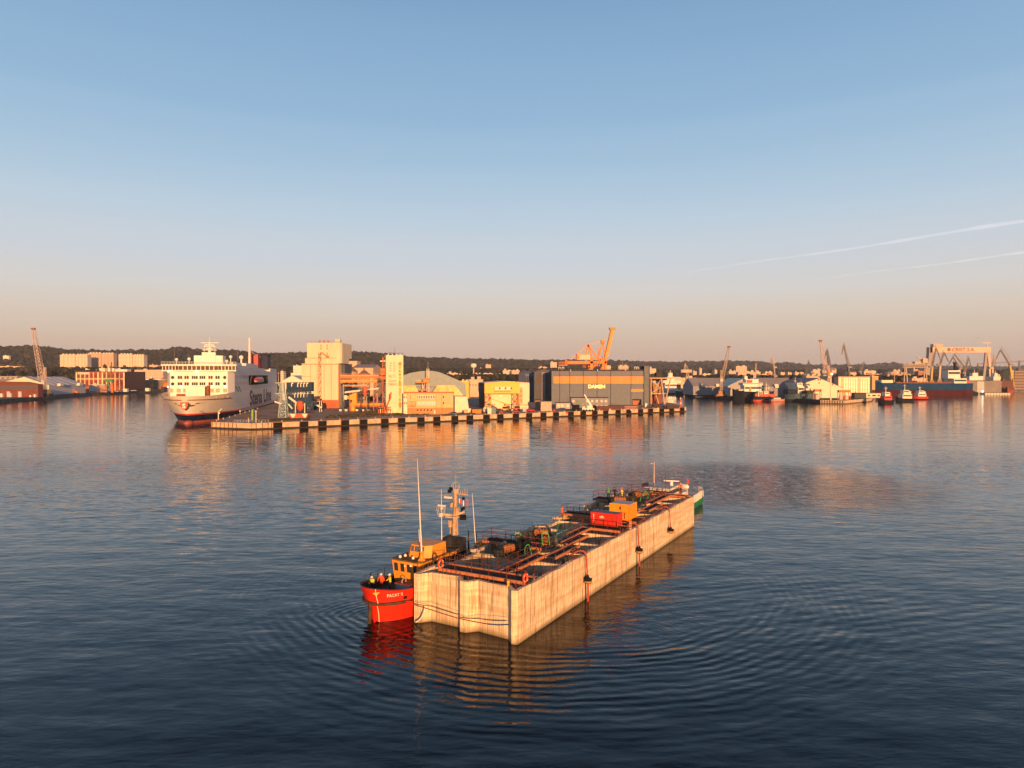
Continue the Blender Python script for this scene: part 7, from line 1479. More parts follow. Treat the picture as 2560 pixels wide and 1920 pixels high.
bld = [('long pink block of flats left of the ferry bow', 336, 408, 925, 1150, 18, flat_m), ('low flats joined to the left end of the long pink block', 205, 232, 924, 1120, 12, lcream), ('small pale house roof above the brick warehouse', 248, 262, 921, 1130, 10, cream), ('white stepped building above the right half of the brick warehouse', 262, 285, 921, 1140, 12, lcream),
    ('low white workshop row above the brick warehouse roof', 285, 318, 924, 1145, 12, white), ('long low tan building below the leftmost tower block', 172, 202, 920, 1350, 12, m_pink), ('pale block of flats at the far left below the wood', 0, 50, 916, 1500, 14, flat_m), ('second pale block of flats at the far left, nearer the shore', -20, 28, 927, 1250, 14, lcream),
    ('grey factory with small windows above the dark red shed', -40, 44, 941.5, 850, 25, facade('grey_factory', (.17, .165, .17), (.35, .35, .38), 6, 5, .5, .4)), ('white house on the wooded slope at the far left', 8, 22, 889.5, 1900, 8, lcream), ('orange roofed house on the slope right of the tower blocks', 373, 395, 912.5, 1500, 10, m_pink),
    ('grey quay shed left of the green crane', 222, 262, 962, 860, 14, lgrey), ('tan hall behind the dark tree left of the ferry', 352, 416, 950, 1000, 25, mat('tan_dull', (.18, .14, .11), .8)), ('low white building behind the orange vessel', 362, 402, 946.5, 1050, 14, lcream),
    ('slim tower block right of the ferry stern', 701, 709, 929, 900, 10, blkm), ('pale building with a flat roof between the ferry and the silo tower, upper one', 733, 757, 914.5, 1300, 12, lcream), ('lower pale building touching the left side of the silo tower', 727, 755, 933, 1100, 12, lcream)]
for lb, px0, px1, pt, Y, dep, m in bld: 
    t, wd, h = block('town_building', lb, 'building', px0, px1, pt, dep, m, Y=Y, rm=(dred if 'orange' in lb else lcream)); mb = MB(); mb.box(wd * .3, 1, h + .36, wd * .42, 4, h + 2.2); mb.build('roof_hut', m, t)
for i, (px, py) in enumerate(((291, 980), (297, 979.5), (301, 979), (329, 978), (337, 977.5))):
    car(['white van first in the row by the green crane', 'white car second in the row by the green crane', 'dark car third in the row by the green crane', 'white car right of the pale van in front of the dark wall', 'blue grey car nearest the shaded brick corner'][i], px, py, [white, white, grey, white, lgrey][i], 4.6, 0, 'cars on the left quay')
bx('van', 'large pale van parked before the dark side of the brick warehouse', 'van', 305, 317, 979.5, 972.5, 4, lcream, part='van_body'); bx('van', 'cream lorry standing left of the orange vessel', 'lorry', 363, 372, 978, 971, 4, lcream, part='van_body')
# green level crane
GY = 800.0; s = GY / FPX; p = D(281, 938, GY); p.z = LZ; t = thing('portal_crane', 'green and orange portal crane in front of the brick warehouse', 'crane', p); zz = lambda py: zt(py, GY) - LZ
mb = MB(); mb.bar((0, 0, 0), (-.6, 0, zz(958)), 2.0); mb.bar((-7, 0, 0), (-5, 0, zz(965)), .8); mb.bar((-7, 0, 6), (0, 0, 6), .8); mb.build('portal_leg', orange, t); mb = MB(); mb.cbox((-3, 0, zz(951)), 8, 4, 3.2); mb.build('machinery_house', green, t); mb = MB(); mb.truss((-2, 0, zz(946)), (-1, 0, zz(905)), 1.4, 10, .22, .12, .5); mb.build('jib', mat('jib_green', (.20, .14, .06), .6), t, split=False); mb = MB(); mb.cbox((-4.5, 0, zz(960)), 2.6, 2, 3); mb.build('counterweight', green, t)
p = D(254, 938, 790); p.z = LZ; t = thing('pallet_racks', 'orange brown steel racks left of the green portal crane', 'racks', p); mb = MB()
for k in range(5):
    for z in (2, 4, 6, 8): mb.box(k * 2.2 - 5, 0, z - 1.4, k * 2.2 - 3.2, 2, z)
mb.build('crates', mat('rack_orange', (.55, .27, .15), .7, .3, .5), t, split=False)
mb = MB()
for k in range(6): mb.bar((k * 2.2 - 5.2, 0, 0), (k * 2.2 - 5.2, 0, 8.6), .25)
mb.build('frame', rust, t)
for i, (px, py, m, lb) in enumerate(((50, 990, rust, 'rusty excavator on the left quay below the red shed'), (60, 991, rust, 'second rusty excavator right beside the first on the left quay'), (192, 986, orange, 'orange excavator before the shaded wall of the tent warehouse'))):
    p = D(px, 938, 640 if px < 100 else 740); p.z = LZ; t = thing('excavator', lb, 'excavator', p); mb = MB(); mb.box(-2, -1.2, .9, 1.6, 1.2, 2.6); mb.build('body', m, t); mb = MB(); mb.box(-2.2, -1.4, 0, 2.2, 1.4, .9); mb.build('tracks', black, t); mb = MB(); mb.bar((-1.5, 0, 2), (-3.5, 0, 5.5), .5); mb.bar((-3.5, 0, 5.5), (-4.6, 0, 2), .4); mb.build('arm', m, t)
for i, (px0, px1, pb, pt, m, lb) in enumerate(((0, 5, 993, 985, white, 'white container at the left frame edge on the quay'), (22, 28, 992, 984, lgrey, 'pale container before the red shed'), (73, 77, 992, 989, cream, 'cream block on the quay edge left of the white lattice crane'), (84, 88, 992, 987, white, 'white block beside the chassis of the lattice crane'))):
    block('container', lb, 'container', px0, px1, pt, 2.5, m, Y=630, rm=m, group='containers on the left quay', wname='body')
# orange vessel
def stern_ship(label, px0, px1, wl, dk_, top, Y, hull, house, name='work_vessel', L=32, cat='ship'):
    """vessel seen end on: hull, stepped house, mast"""
    p = D((px0 + px1) / 2, 938, Y); p.z = 0; s = Y / FPX; wdt = (px1 - px0) * s; t = thing(name, label, cat, p); zz = lambda py: zt(py, Y); mb = MB(); hd = zz(dk_); rows = []
    for k in range(13):
        y = L * k / 12; f = min(1, .35 + k * .18) if k < 4 else 1; rows.append([(-wdt / 2 * f * .8, y, -1), (-wdt / 2 * f * .92, y, hd * .4), (-wdt / 2 * f, y, hd + (1 - f) * 1.5), (wdt / 2 * f, y, hd + (1 - f) * 1.5), (wdt / 2 * f * .92, y, hd * .4), (wdt / 2 * f * .8, y, -1)])
    mb.grid(rows, False); mb.add(rows[0], [tuple(range(6))[::-1]]); mb.add(rows[-1], [tuple(range(6))]); mb.build('hull', hull, t)
    H2 = zz(top) - hd; mb = MB(); mb.box(-wdt * .4, L * .3, hd, wdt * .4, L * .75, hd + H2 * .35); mb.box(-wdt * .33, L * .33, hd + H2 * .35, wdt * .33, L * .65, hd + H2 * .6); mb.build('deckhouse', house, t); mb = MB(); mb.box(-wdt * .38, L * .30, hd + H2 * .6, wdt * .38, L * .5, hd + H2 * .8); mb.build('wheelhouse', house, t)
    mb = MB(); mb.box(-wdt * .36, L * .295, hd + H2 * .67, wdt * .36, L * .299, hd + H2 * .76); mb.build('window', glass, t); mb = MB(); mb.tube((0, L * .4, hd + H2 * .8), (0, L * .4, hd + H2 * 1.15), .35, .15); mb.bar((-wdt * .2, L * .4, hd + H2), (wdt * .2, L * .4, hd + H2), .3); mb.build('mast', house, t); return t
stern_ship('bright orange rescue vessel moored left of the ferry bow', 396, 417, 982, 969, 950, 900, mat('hull_dark_brown', (.05, .03, .03), .6), orange)
# individual trees
def tree(label, px, pyb, pyt, Y, seed, z=LZ, wd=1.0, group='trees between the buildings'):
    p = D(px, 938, Y); p.z = z; s = Y / FPX; H = (pyb - pyt) * s; t = thing('tree', label, 'tree', p, 0, group); rg = np.random.default_rng(seed); mb = MB(); mb.tube((0, 0, 0), (0, 0, H * .45), H * .04, H * .025)
    for k in range(4): a = k * 1.7; mb.tube((0, 0, H * .3), (math.cos(a) * H * .2, math.sin(a) * H * .2, H * .6), H * .02, H * .01)
    mb.build('trunk', mat('bark', (.06, .045, .03), .9), t); n = 90; u = rg.normal(size=(n, 3)); u /= np.linalg.norm(u, axis=1)[:, None]; r = rg.uniform(.45, 1, n)[:, None]; pts = u * r * np.array([H * .34 * wd, H * .34 * wd, H * .36]) + np.array([0, 0, H * .64])
    c = blobs('crown', pts, rg.uniform(.06, .12, n) * H, leaf2, None, None, .8, rg, None, t, .4); return t
leaf2 = leaf_mat('tree_leaves', (.012, .018, .008), (.028, .034, .012), (.055, .05, .018), .2)
tree('round dark tree on the quay left of the orange vessel', 382, 975, 952, 930, 1, wd=.9); tree('dark bushy tree between the brick warehouse and the pink flats', 402, 958, 939, 1040, 2); tree('leafy tree right of the silo between the orange gantries', 925, 985, 959, 445, 3); tree('tree at the foot of the right hand tower blocks, left one', 311, 922, 910, 1440, 4, z=LZ + 30); tree('wide tree at the foot of the right hand tower blocks', 338, 924, 912, 1440, 5, z=LZ + 28, wd=1.5); tree('tree under the pink tower block', 262, 922, 910, 1500, 6, z=LZ + 32)
# ------------------------------------------------------------------ right shore
def ship2(label, px0, px1, wl, deck, Y, B, hull, blocks, bow=1, low=None, split_py=None, cat='ship', name='ship', sheer=3.0, masts=(), rz=0.0):
    """vessel seen from the side; bow=1 points right, -1 left; blocks are its deck structures"""
    s = Y / FPX; p = D(px0, 938, Y); p.z = 0; t = thing(name, label, cat, p, rz); L = (px1 - px0) * s; zz = lambda py: zt(py, Y); hd = zz(deck); zs = zz(split_py) if split_py else hd * .3; n = 16
    def rows(z0, z1, zt_=None):
        out = []
        for k in range(n + 1):
            f = k / n; e = f if bow > 0 else 1 - f; w_ = min(1, ((1 - e) / .28) ** .6) if e > .72 else min(1, .75 + e * 2); sh = sheer * max(0, (e - .75) / .25) ** 2; r = []
            for z, top in ((z0, 0), (z1, 1)):
                zf = z + (sh if top and zt_ else 0); ww = B / 2 * w_ * (.86 + .14 * min(1, max(0, zf) / hd)); x = f * L; r.append((x, zf, ww))
            out.append(r)
        return out
    for nm, z0, z1, m, tp in (('hull', zs, hd, hull, True), ('boot_top', -1, zs, low or dred, False)):
        R_ = rows(z0, z1, tp); mb = MB()
        for sg in (-1, 1): g = [[(r[j][0], sg * r[j][2], r[j][1]) for r in R_] for j in (0, 1)]; mb.grid(g if sg < 0 else [x[::-1] for x in g], False)
        mb.add([(r[1][0], -r[1][2], r[1][1] - .3) for r in R_] + [(r[1][0], r[1][2], r[1][1] - .3) for r in R_[::-1]], [tuple(range(2 * n + 2))])
        for r in (R_[0], R_[-1]): mb.add([(r[0][0], -r[0][2], r[0][1]), (r[0][0], r[0][2], r[0][1]), (r[1][0], r[1][2], r[1][1]), (r[1][0], -r[1][2], r[1][1])], [(0, 1, 2, 3)])
        mb.build(nm, m, t)
    for (nm, a, b_, yb, yt, m, f) in blocks:
        mb = MB(); mb.box((a - px0) * s, -B * f / 2, zz(yb), (b_ - px0) * s, B * f / 2, zz(yt)); o = mb.build(nm, m, t)
        if nm in ('deckhouse', 'wheelhouse') and (yb - yt) > 4: mb = MB(); mb.box((a - px0) * s + .4, -B * f / 2 - .06, zz(yt) - (zz(yt) - zz(yb)) * .45, (b_ - px0) * s - .4, -B * f / 2 - .01, zz(yt) - (zz(yt) - zz(yb)) * .2); mb.build('window', glass, o)
    for (a, yb, yt) in masts: mb = MB(); mb.tube(((a - px0) * s, 0, zz(yb)), ((a - px0) * s, 0, zz(yt)), .3, .15); mb.bar(((a - px0) * s - 1.2, 0, zz(yt) + (zz(yb) - zz(yt)) * .3), ((a - px0) * s + 1.2, 0, zz(yt) + (zz(yb) - zz(yt)) * .3), .25); mb.build('mast', lcream, t)
    return t, s, zz
dblue = mat('hull_dark_blue', (.015, .03, .06), .6, .2, .3, spec=.08); vblue = mat('vessel_blue', (.05, .10, .14), .6, .2, .4); sred = mat('ship_red', (.55, .05, .035), .5, .15, .4); kb = mat('hull_black', (.016, .02, .03), .6, .2, .4, spec=.06)
# pale sheds
t, wd, h = block('tent_shed', 'long low lilac grey tent shed at the left of the right shore', 'warehouse', 1733, 1824, 966, 42, ribbed('tent_lilac', (.27, .26, .28), 4, .7, .2, .06), Y=700, roof='ridge', rise=8.0, rm=mat('tent_roof2', (.30, .28, .29), .7, .08, .05))
for x in (.22, .62): mb = MB(); mb.yz([(-2.4, 8.0), (0, 8.0), (0, 11), (-.6, 11)], wd * x, wd * x + 3.2); mb.build('door_hood', lcream, t)
t, wd, h = block('tent_shed', 'grey tent shed with a sunlit roof edge behind the white vessel', 'warehouse', 1820, 1902, 966, 50, ribbed('tent_front', (.36, .35, .36), 4, .7, .2, .06), Y=672, roof='gable', rise=7.5, rm=lcream)
t, wd, h = block('tent_shed', 'long dull tent shed between the white vessel and the dark blue ship', 'warehouse', 1884, 1992, 968, 40, MATS['tent_lilac'], Y=650, roof='ridge', rise=8.2, rm=MATS['tent_roof2'])
mb = MB(); mb.yz([(-2.6, 8.0), (0, 8.0), (0, 11.4), (-.6, 11.4)], wd * .48, wd * .48 + 3.4); mb.build('door_hood', lcream, t)
p, wd = base(2015, 2106, 610, None, 0); t = thing('gabled_hall', 'white gabled hall facing the water on the right shore', 'hall', p); s = wd / 91; X = lambda px: (px - 2015) * s; zz = lambda py: zt(py, 610) - LZ
mb = MB(); mb.xz([(0, 0), (wd, 0), (wd, zz(969.5)), (X(2048.5), zz(946)), (0, zz(957))], 0, 50); mb.build('gable_wall', mat('hall_white', (.74, .64, .48), .7, .05, .2), t); mb = MB(); mb.xz([(-.6, zz(957)), (X(2048.5), zz(945.8)), (wd + .6, zz(969.6)), (wd + .6, zz(968.9)), (X(2048.5), zz(944.6)), (-.6, zz(956))], -.5, 50); mb.build('roof', mat('roof_lilac', (.27, .22, .24), .7), t)
for px, py in ((2046, 949.5), (2051, 949.5), (2047.5, 957.5), (2081, 962)): mb = MB(); mb.box(X(px) - .6, -.1, zz(py) - .5, X(px) + .6, .02, zz(py) + .5); mb.build('window', dark, t)
t, wd, h = block('panel_building', 'cream building of tall glazed panels right of the white gabled hall', 'building', 2096, 2175, 941.5, 40, mat('panel_wall', (.62, .48, .34), .7, .05, .2), Y=650, rm=mat('roof_slate', (.20, .17, .17), .7), over=1.0)
for k in range(13):
    if k in (1, 8): continue
    x = wd * (.02 + k * .0755); mb = MB(); mb.box(x, -.2, 1, x + wd * .05, -.01, h - 1.2); mb.build('tall_panel', mat('panel_pale', (.85, .74, .54), .35, .05, .3, spec=.6), t)  # plain pale panels without emission
for z in (.35, .62, .82): mb = MB(); mb.box(0, -.3, h * z, wd, -.21, h * z + .35); mb.build('transom', MATS['panel_wall'], t)
t, wd, h = block('dark_shed', 'dark green long shed on the quay in front of the panel building', 'shed', 2137, 2166, 983, 6, mat('shed_green', (.06, .075, .06), .8), Y=600, rm=dark); t, wd, h = block('quay_office', 'cream single storey quay office left of the red and white tug', 'office', 2166, 2202, 983.5, 6, cream, Y=612, rm=dred); wins(t, [wd * .12, wd * .42, wd * .52, wd * .8], [h * .35], 1.6, 1.2, dark, -.07)
for lb, px0, px1 in (('orange steel frame gate nearest the white gabled hall', 2038, 2053), ('left one of two orange steel frames before the panel building', 2098.5, 2111.5), ('right one of two orange steel frames before the panel building', 2112.5, 2126)):
    p, wd = base(px0, px1, 572 if px0 < 2090 else 565, None, 0); t = thing('portal_gate', lb, 'frame', p, 0, 'orange frames on the right quay'); h = zt(974 if px0 < 2090 else 976, p.y) - LZ; mb = MB()
    for x in (0, wd): mb.bar((x, 0, 0), (x, 0, h), .35); mb.bar((x, 3, 0), (x, 3, h), .35)
    mb.build('post', dorange, t); mb = MB(); mb.box(-.2, -.2, h - 1.6, wd + .2, 3.2, h + .2); mb.build('head_panel', dorange, t); mb = MB(); mb.box(wd * .25, 1, 0, wd * .75, 2, h * .5); mb.build('load', lgrey, t)
p = D(2077, 938, 560); p.z = LZ; t = thing('navigation_pole', 'pale tall pole with an orange topmark at the tip of the right quay', 'pole', p); zz = lambda py: zt(py, 560) - LZ; mb = MB(); mb.tube((0, 0, 0), (0, 0, zz(938)), .55, .4); mb.build('pole', lcream, t); mb = MB(); mb.cbox((-.8, 0, zz(936)), 2.2, .8, 3.2); mb.build('topmark', orange, t); mb = MB(); mb.sph((.6, -.6, zz(935)), .7); mb.build('lamp', mat('lamp_sun_glint', (1, .8, .4), .4, emit=(1, .65, .25), em=5), t)  # lantern emission added for the glare of reflected sun
# vessels
wv, s_, z_f = ship2('white and navy offshore vessel with a red funnel block moored by the tent sheds', 1831, 1902, 1002, 979, 622, 14, kb, [('deckhouse', 1856, 1899, 983, 963, white, .8), ('wheelhouse', 1852, 1900, 963, 957, white, .9), ('upper_deck', 1861, 1892, 957, 948, white, .6), ('funnel', 1863, 1876, 957, 950, sred, .75), ('radar_house', 1868, 1874, 948, 934, kb, .3), ('bridge_top', 1859, 1866, 948, 940, white, .4), ('forehouse', 1843, 1857, 980, 973, lgrey, .6)], -1, kb, masts=((1884, 948, 930), (1870, 934, 926)))
mb = MB(); mb.sph(((1890.5 - 1831) * s_, 0, z_f(954)), 1.5, 10, 8); mb.build('radome', white, wv)
mb = MB(); mb.box((1868 - 1831) * s_, -6.2, z_f(998), (1872 - 1831) * s_, -5.7, z_f(967)); mb.build('door', orange, wv)
ship2('red decked anchor boat with a small white crane beside the white offshore vessel', 1881, 1933, 1003, 991, 606, 9, kb, [('deckhouse', 1893, 1904, 991, 978, lcream, .6), ('deck_gear', 1896, 1934, 992, 985, sred, .8), ('wheelhouse', 1908, 1917, 986, 977, white, .6), ('tank', 1886, 1892, 991, 984, sred, .5)], 1, sred, masts=((1916, 977, 956), (1922, 985, 962)))
ship2('low pink and red barge right of the red decked boat', 1926, 1962, 1005, 998, 590, 7, mat('barge_pink', (.45, .30, .28), .6), [('deck_house', 1932, 1950, 998, 994, lgrey, .6)], 1, sred, sheer=.8, cat='barge', name='barge')
ship2('dark blue work ship with folded deck cranes on the right quay', 1962, 2040, 1000, 984, 596, 12, vblue, [('deckhouse', 1990, 2006, 985, 966, lcream, .7), ('wheelhouse', 1988, 2002, 966, 957, white, .7), ('bow_gantry', 1964, 1988, 985, 973, dblue, .9), ('cargo_rack', 2000, 2030, 985, 976, dark, .8), ('white_box', 2016, 2029, 971, 964, lcream, .5), ('machine_deck', 2006, 2024, 984, 980, rust, .7)], -1, kb, masts=((1988, 972, 944), (2003, 957, 946), (2031, 984, 955)), sheer=2)
q = D(1990, 962, 594); mb = MB(); mb.bar((0, 0, 0), (11, 0, .4), 1.0); mb.bar((0, 0, 0), (-2.2, 0, -6), .9); mb.bar((11, 0, .4), (12.6, 0, -7), .8); mb.bar((3, 0, 0), (6, 0, -6), .6); o = mb.build('folding_crane', vblue, None, q); tag(o, 'pale blue folded knuckle crane over the dark blue work ship', 'crane')
bs, s_, z_f = ship2('long blue and red bulk ship moored under the gantry cranes', 2188, 2420, 989, 958, 790, 24, mat('bulk_blue', (.008, .05, .15), .6, .15, .2, spec=.08), [('deckhouse', 2373, 2404, 962, 946, lcream, .75), ('deckhouse', 2362, 2392, 946, 926, white, .5), ('funnel', 2403, 2417, 962, 951, sred, .4), ('crane_post', 2385, 2389, 946, 906, kb, .12), ('crane_post', 2393, 2398, 946, 925, lcream, .14), ('hatch_coaming', 2230, 2365, 958, 955.5, rust, .8), ('bow_cover', 2196, 2224, 957, 950, lcream, .6)], -1, mat('bulk_red', (.075, .018, .02), .8, .2, .2, spec=.05), split_py=975, sheer=2)
mb = MB(); mb.bar(((2383 - 2188) * s_, 0, z_f(905)), ((2406 - 2188) * s_, 0, z_f(945)), 1.4); mb.build('crane_boom', kb, bs)
ship2('white superstructured ship behind the trestle tower with a red stripe', 1652, 1703, 987, 975, 830, 14, lgrey, [('deckhouse', 1660, 1690, 976, 957, white, .8), ('red_stripe', 1655, 1700, 957, 951, lcream, .85), ('wheelhouse', 1666, 1684, 951, 942, white, .7), ('radar_house', 1670, 1680, 942, 932, lcream, .4)], -1, kb, masts=((1676, 932, 926),))
ship2('small tug with an orange house moored right of the white ship behind the trestle', 1689, 1708, 989, 978, 775, 8, kb, [('deckhouse', 1692, 1702, 979, 969, white, .6), ('wheelhouse', 1693, 1701, 969, 961, orange, .6)], -1, kb, sheer=1, name='tugboat', cat='tugboat')
ship2('dark small tug second from the trestle at the far basin', 1712, 1737, 990, 982, 760, 8, kb, [('deckhouse', 1718, 1730, 982, 974, dark, .6)], -1, kb, sheer=1.5, masts=((1724, 974, 964),), name='tugboat', cat='tugboat')
def tug2(label, a, b_, wl, dk_, top, hull, trim, house, gr=None):
    Y = 39094 / (wl - 938); w_ = b_ - a; ship2(label, a, b_, wl, dk_, Y, 9, hull, [('deckhouse', a + w_ * .3, a + w_ * .85, dk_ + 1, dk_ - (dk_ - top) * .3, trim, .75), ('wheelhouse', a + w_ * .38, a + w_ * .72, dk_ - (dk_ - top) * .3, dk_ - (dk_ - top) * .58, house, .6), ('funnel', a + w_ * .72, a + w_ * .84, dk_ - (dk_ - top) * .3, dk_ - (dk_ - top) * .5, trim, .5)], -1, kb, masts=((a + w_ * .55, dk_ - (dk_ - top) * .58, top),), sheer=1.6, name='tugboat', cat='tugboat')
tug2('red and white tug with a black mast at the tip of the right quay', 2196, 2230, 1008, 1000, 966, kb, sred, white); tug2('black hulled tug with a cream house right of the red and white tug', 2239, 2281, 1004, 996, 960, kb, lcream, lcream); tug2('red hulled tug with a white top, last of the three harbour tugs', 2280, 2316, 999, 991, 966, sred, white, white)
# floating dock and the yard beyond
t, wd, h = block('floating_dock', 'grey floating dock wall with white ships behind it', 'dock', 2417, 2504, 952, 30, mat('dock_grey', (.22, .20, .20), .7, .1, .1), Y=850, rm=dark, z=-1); mb = MB(); mb.box(wd * .3, -.2, h * .1, wd * .5, -.01, h * .95); mb.build('pale_panel', lgrey, t)
for lb, a, b_, yt, Y, m in (('white superstructure of a ship in the floating dock, wide one', 2424, 2458, 941, 900, white), ('white stepped superstructure at the right end of the floating dock', 2484, 2502, 942, 900, lcream)):
    t, wd, h = block('docked_ship', lb, 'ship', a, b_, yt, 16, m, Y=Y, rm=white, wname='deckhouse'); mb = MB(); mb.box(wd * .3, 2, h + .4, wd * .7, 8, h + 4.5); mb.build('wheelhouse', m, t); mb = MB(); mb.tube((wd / 2, 4, h + 4.5), (wd / 2, 4, h + 8), .3); mb.build('mast', m, t)
t, wd, h = block('pontoon', 'low cream pontoon in front of the floating dock', 'pontoon', 2462, 2526, 982.5, 8, lcream, Y=815, rm=dark, z=-.5, wname='body'); strips(t, [wd * k / 9 for k in range(9)], .5, h - .1, .6, rust, 'fender', -.2)
t, wd, h = block('barge', 'black loaded barge between the blue bulk ship and the pale pontoon', 'barge', 2404, 2446, 981, 8, kb, Y=812, rm=kb, z=-.5, wname='hull')
for k in range(5): mb = MB(); mb.cbox((wd * (.1 + .18 * k), 4, h + .8), wd * .12, 4, 1.2 + (k % 3) * .6); mb.build('cargo', dark, t)
p = D(2456, 979, 810); t = thing('flood_lamp', 'bright white flood lamp at the left end of the pale pontoon', 'lamp', (p.x, p.y, .5)); mb = MB(); mb.tube((0, 0, -.2), (0, 0, p.z - .5), .2); mb.build('post', grey, t); mb = MB(); mb.sph((0, -.2, p.z - .3), .9, 10, 8); mb.build('lamp', mat('lamp_white', (1, .95, .85), .4, emit=(1, .85, .65), em=3), t)
for lb, a, b_, yt, Y, m, z in (('brown ship hull block right of the floating dock', 2504, 2532, 952, 870, mat('hull_brown', (.14, .06, .05), .8), 0), ('dark red barge at the right edge of the yard', 2519, 2534, 973, 860, dred, 0), ('dark office block at the right frame edge', 2536, 2600, 927, 980, facade('dark_office', (.15, .11, .10), (.28, .22, .19), 400, 4, 1, .4), LZ), ('tan crane tower base behind the right level luffing crane', 2525, 2534, 925, 960, mat('tan_tower', (.62, .40, .14), .7), LZ)):
    t, wd, h = block('yard_building', lb, 'building', a, b_, yt, 14, m, Y=Y, rm=dark, z=z); mb = MB(); mb.box(wd * .2, 2, h + .36, wd * .45, 6, h + 2.5); mb.build('roof_hut', m, t)
# big gantry crane
GYc = 1300.0; s = GYc / FPX; p = D(2325, 938, GYc); p.z = LZ; t = thing('gantry_crane', 'giant pale gantry crane with dark lettering on its girder', 'gantry crane', p); X = lambda px: (px - 2325) * s; zz = lambda py: zt(py, GYc) - LZ; gm = mat('gantry_peach', (.62, .44, .34), .6, .08, .05); gd = mat('gantry_shade', (.30, .26, .25), .6, .1, .1)
mb = MB(); mb.box(0, 0, zz(881.5), X(2477), 9, zz(868)); mb.build('girder', gm, t); mb = MB(); mb.box(X(2333), -.5, zz(868), X(2356), 9.5, zz(860)); mb.build('trolley_house', mat('trolley_tan', (.5, .4, .32), .6), t)
mb = MB(); rws = []
for y_, x0, x1 in ((868, 2323, 2331), (885, 2322.5, 2331.5), (900, 2321, 2331.5), (915, 2317, 2330), (930, 2310, 2327), (962, 2304, 2322)): rws.append([(X(x0), 0, zz(y_)), (X(x1), 0, zz(y_)), (X(x1), 9, zz(y_)), (X(x0), 9, zz(y_))])
mb.grid(rws[::-1], False, True); mb.build('rigid_leg', gd, t)
mb = MB(); mb.bar((X(2467), 2, zz(881)), (X(2459), 2, 0), 4.5, 3); mb.build('hinged_leg', gd, t); mb = MB(); mb.bar((X(2474), 4, zz(881)), (X(2481), 4, 0), 4, 3); mb.build('hinged_leg', gm, t)
mb = fit(text_mb('CRIST S.A.', 1, .18, .02, 1.08, 0), X(2380), zz(878.5), X(2436) - X(2380), zz(869.5) - zz(878.5)); mb.v = [(a, -.3, c) for a, b_, c in mb.v]; mb.build('lettering', mat('letter_crist', (.20, .09, .08), .6), t, split=False)
mb = MB(); mb.torus((X(2372), -.3, zz(874)), 2.4, .6, 'y', 16, 4); mb.bar((X(2370), -.3, zz(874)), (X(2375), -.3, zz(874)), .8); mb.bar((X(2372), -.3, zz(876)), (X(2372), -.3, zz(872)), .8); mb.build('emblem', MATS['letter_crist'], t)
mb = MB(); mb.bar((X(2470), 3, zz(868)), (X(2470), 3, zz(857)), 1.0); mb.bar((X(2455), 3, zz(857)), (X(2479), 3, zz(857)), 1.2); mb.build('service_crane', gm, t)
# level luffing cranes
def luff(label, base_, piv, tip, jib, Y, m, m2=None, w0=1.6, r=.45, portal=True, group='level luffing cranes of the shipyard'):
    s = Y / FPX; p = D(base_[0], 938, Y); p.z = LZ; t = thing('luffing_crane', label, 'crane', p, 0, group); P_ = lambda q: Vector(((q[0] - base_[0]) * s, 0, zt(q[1], Y) - LZ)); b0 = P_(piv); tp = P_(tip); m2 = m2 or m; w = 7 * r / .45 * .8
    mb = MB()
    for x in (-1, 1):
        for y in (-1, 1): mb.bar((x * w / 2, y * w / 2, 0), (x * w / 5, y * w / 5, b0.z * .45), r * 2)
    mb.bar((-w / 2, 0, b0.z * .15), (w / 2, 0, b0.z * .15), r * 1.5); mb.bar((-w / 5, 0, b0.z * .45), (w / 5, 0, b0.z * .45), w * .4, r * 2); mb.build('portal', m2, t)
    mb = MB(); mb.bar((0, 0, b0.z * .45), b0, r * 5); mb.build('column', m2, t); mb = MB(); mb.cbox(b0 + Vector((-.3 * w * (1 if tp.x > b0.x else -1), 0, 0)), w * .8, w * .5, w * .4); mb.build('machinery_house', m, t)
    mb = MB(); mb.truss(b0, tp, w0, 9, r * .8, r * .45, w0 * .6); mb.build('boom', m, t, split=False)
    if jib: j = P_(jib); mb = MB(); mb.truss(tp, j, w0 * .7, 6, r * .6, r * .35, w0 * .3); k = tp + (tp - j) * .25; mb.bar(tp, k, r); mb.bar(k, b0 + Vector(((b0.x - tp.x) * .25, 0, w * .8)), r * .6); mb.build('jib', m, t, split=False)
    mb = MB(); mb.bar(b0 + Vector(((b0.x - tp.x) * .3, 0, w * .7)), tp.lerp(b0, .35), r * .6); mb.bar(b0, b0 + Vector(((b0.x - tp.x) * .3, 0, w * .7)), r); mb.build('backstay', m2, t); return t
gst = mat('crane_grey', (.24, .22, .22), .6, .15, .2); cst = mat('crane_buff', (.48, .38, .30), .6, .15, .2); ylw = mat('crane_ochre', (.50, .33, .10), .6, .15, .2); dst = mat('crane_dark', (.10, .10, .10), .6, .15, .2)
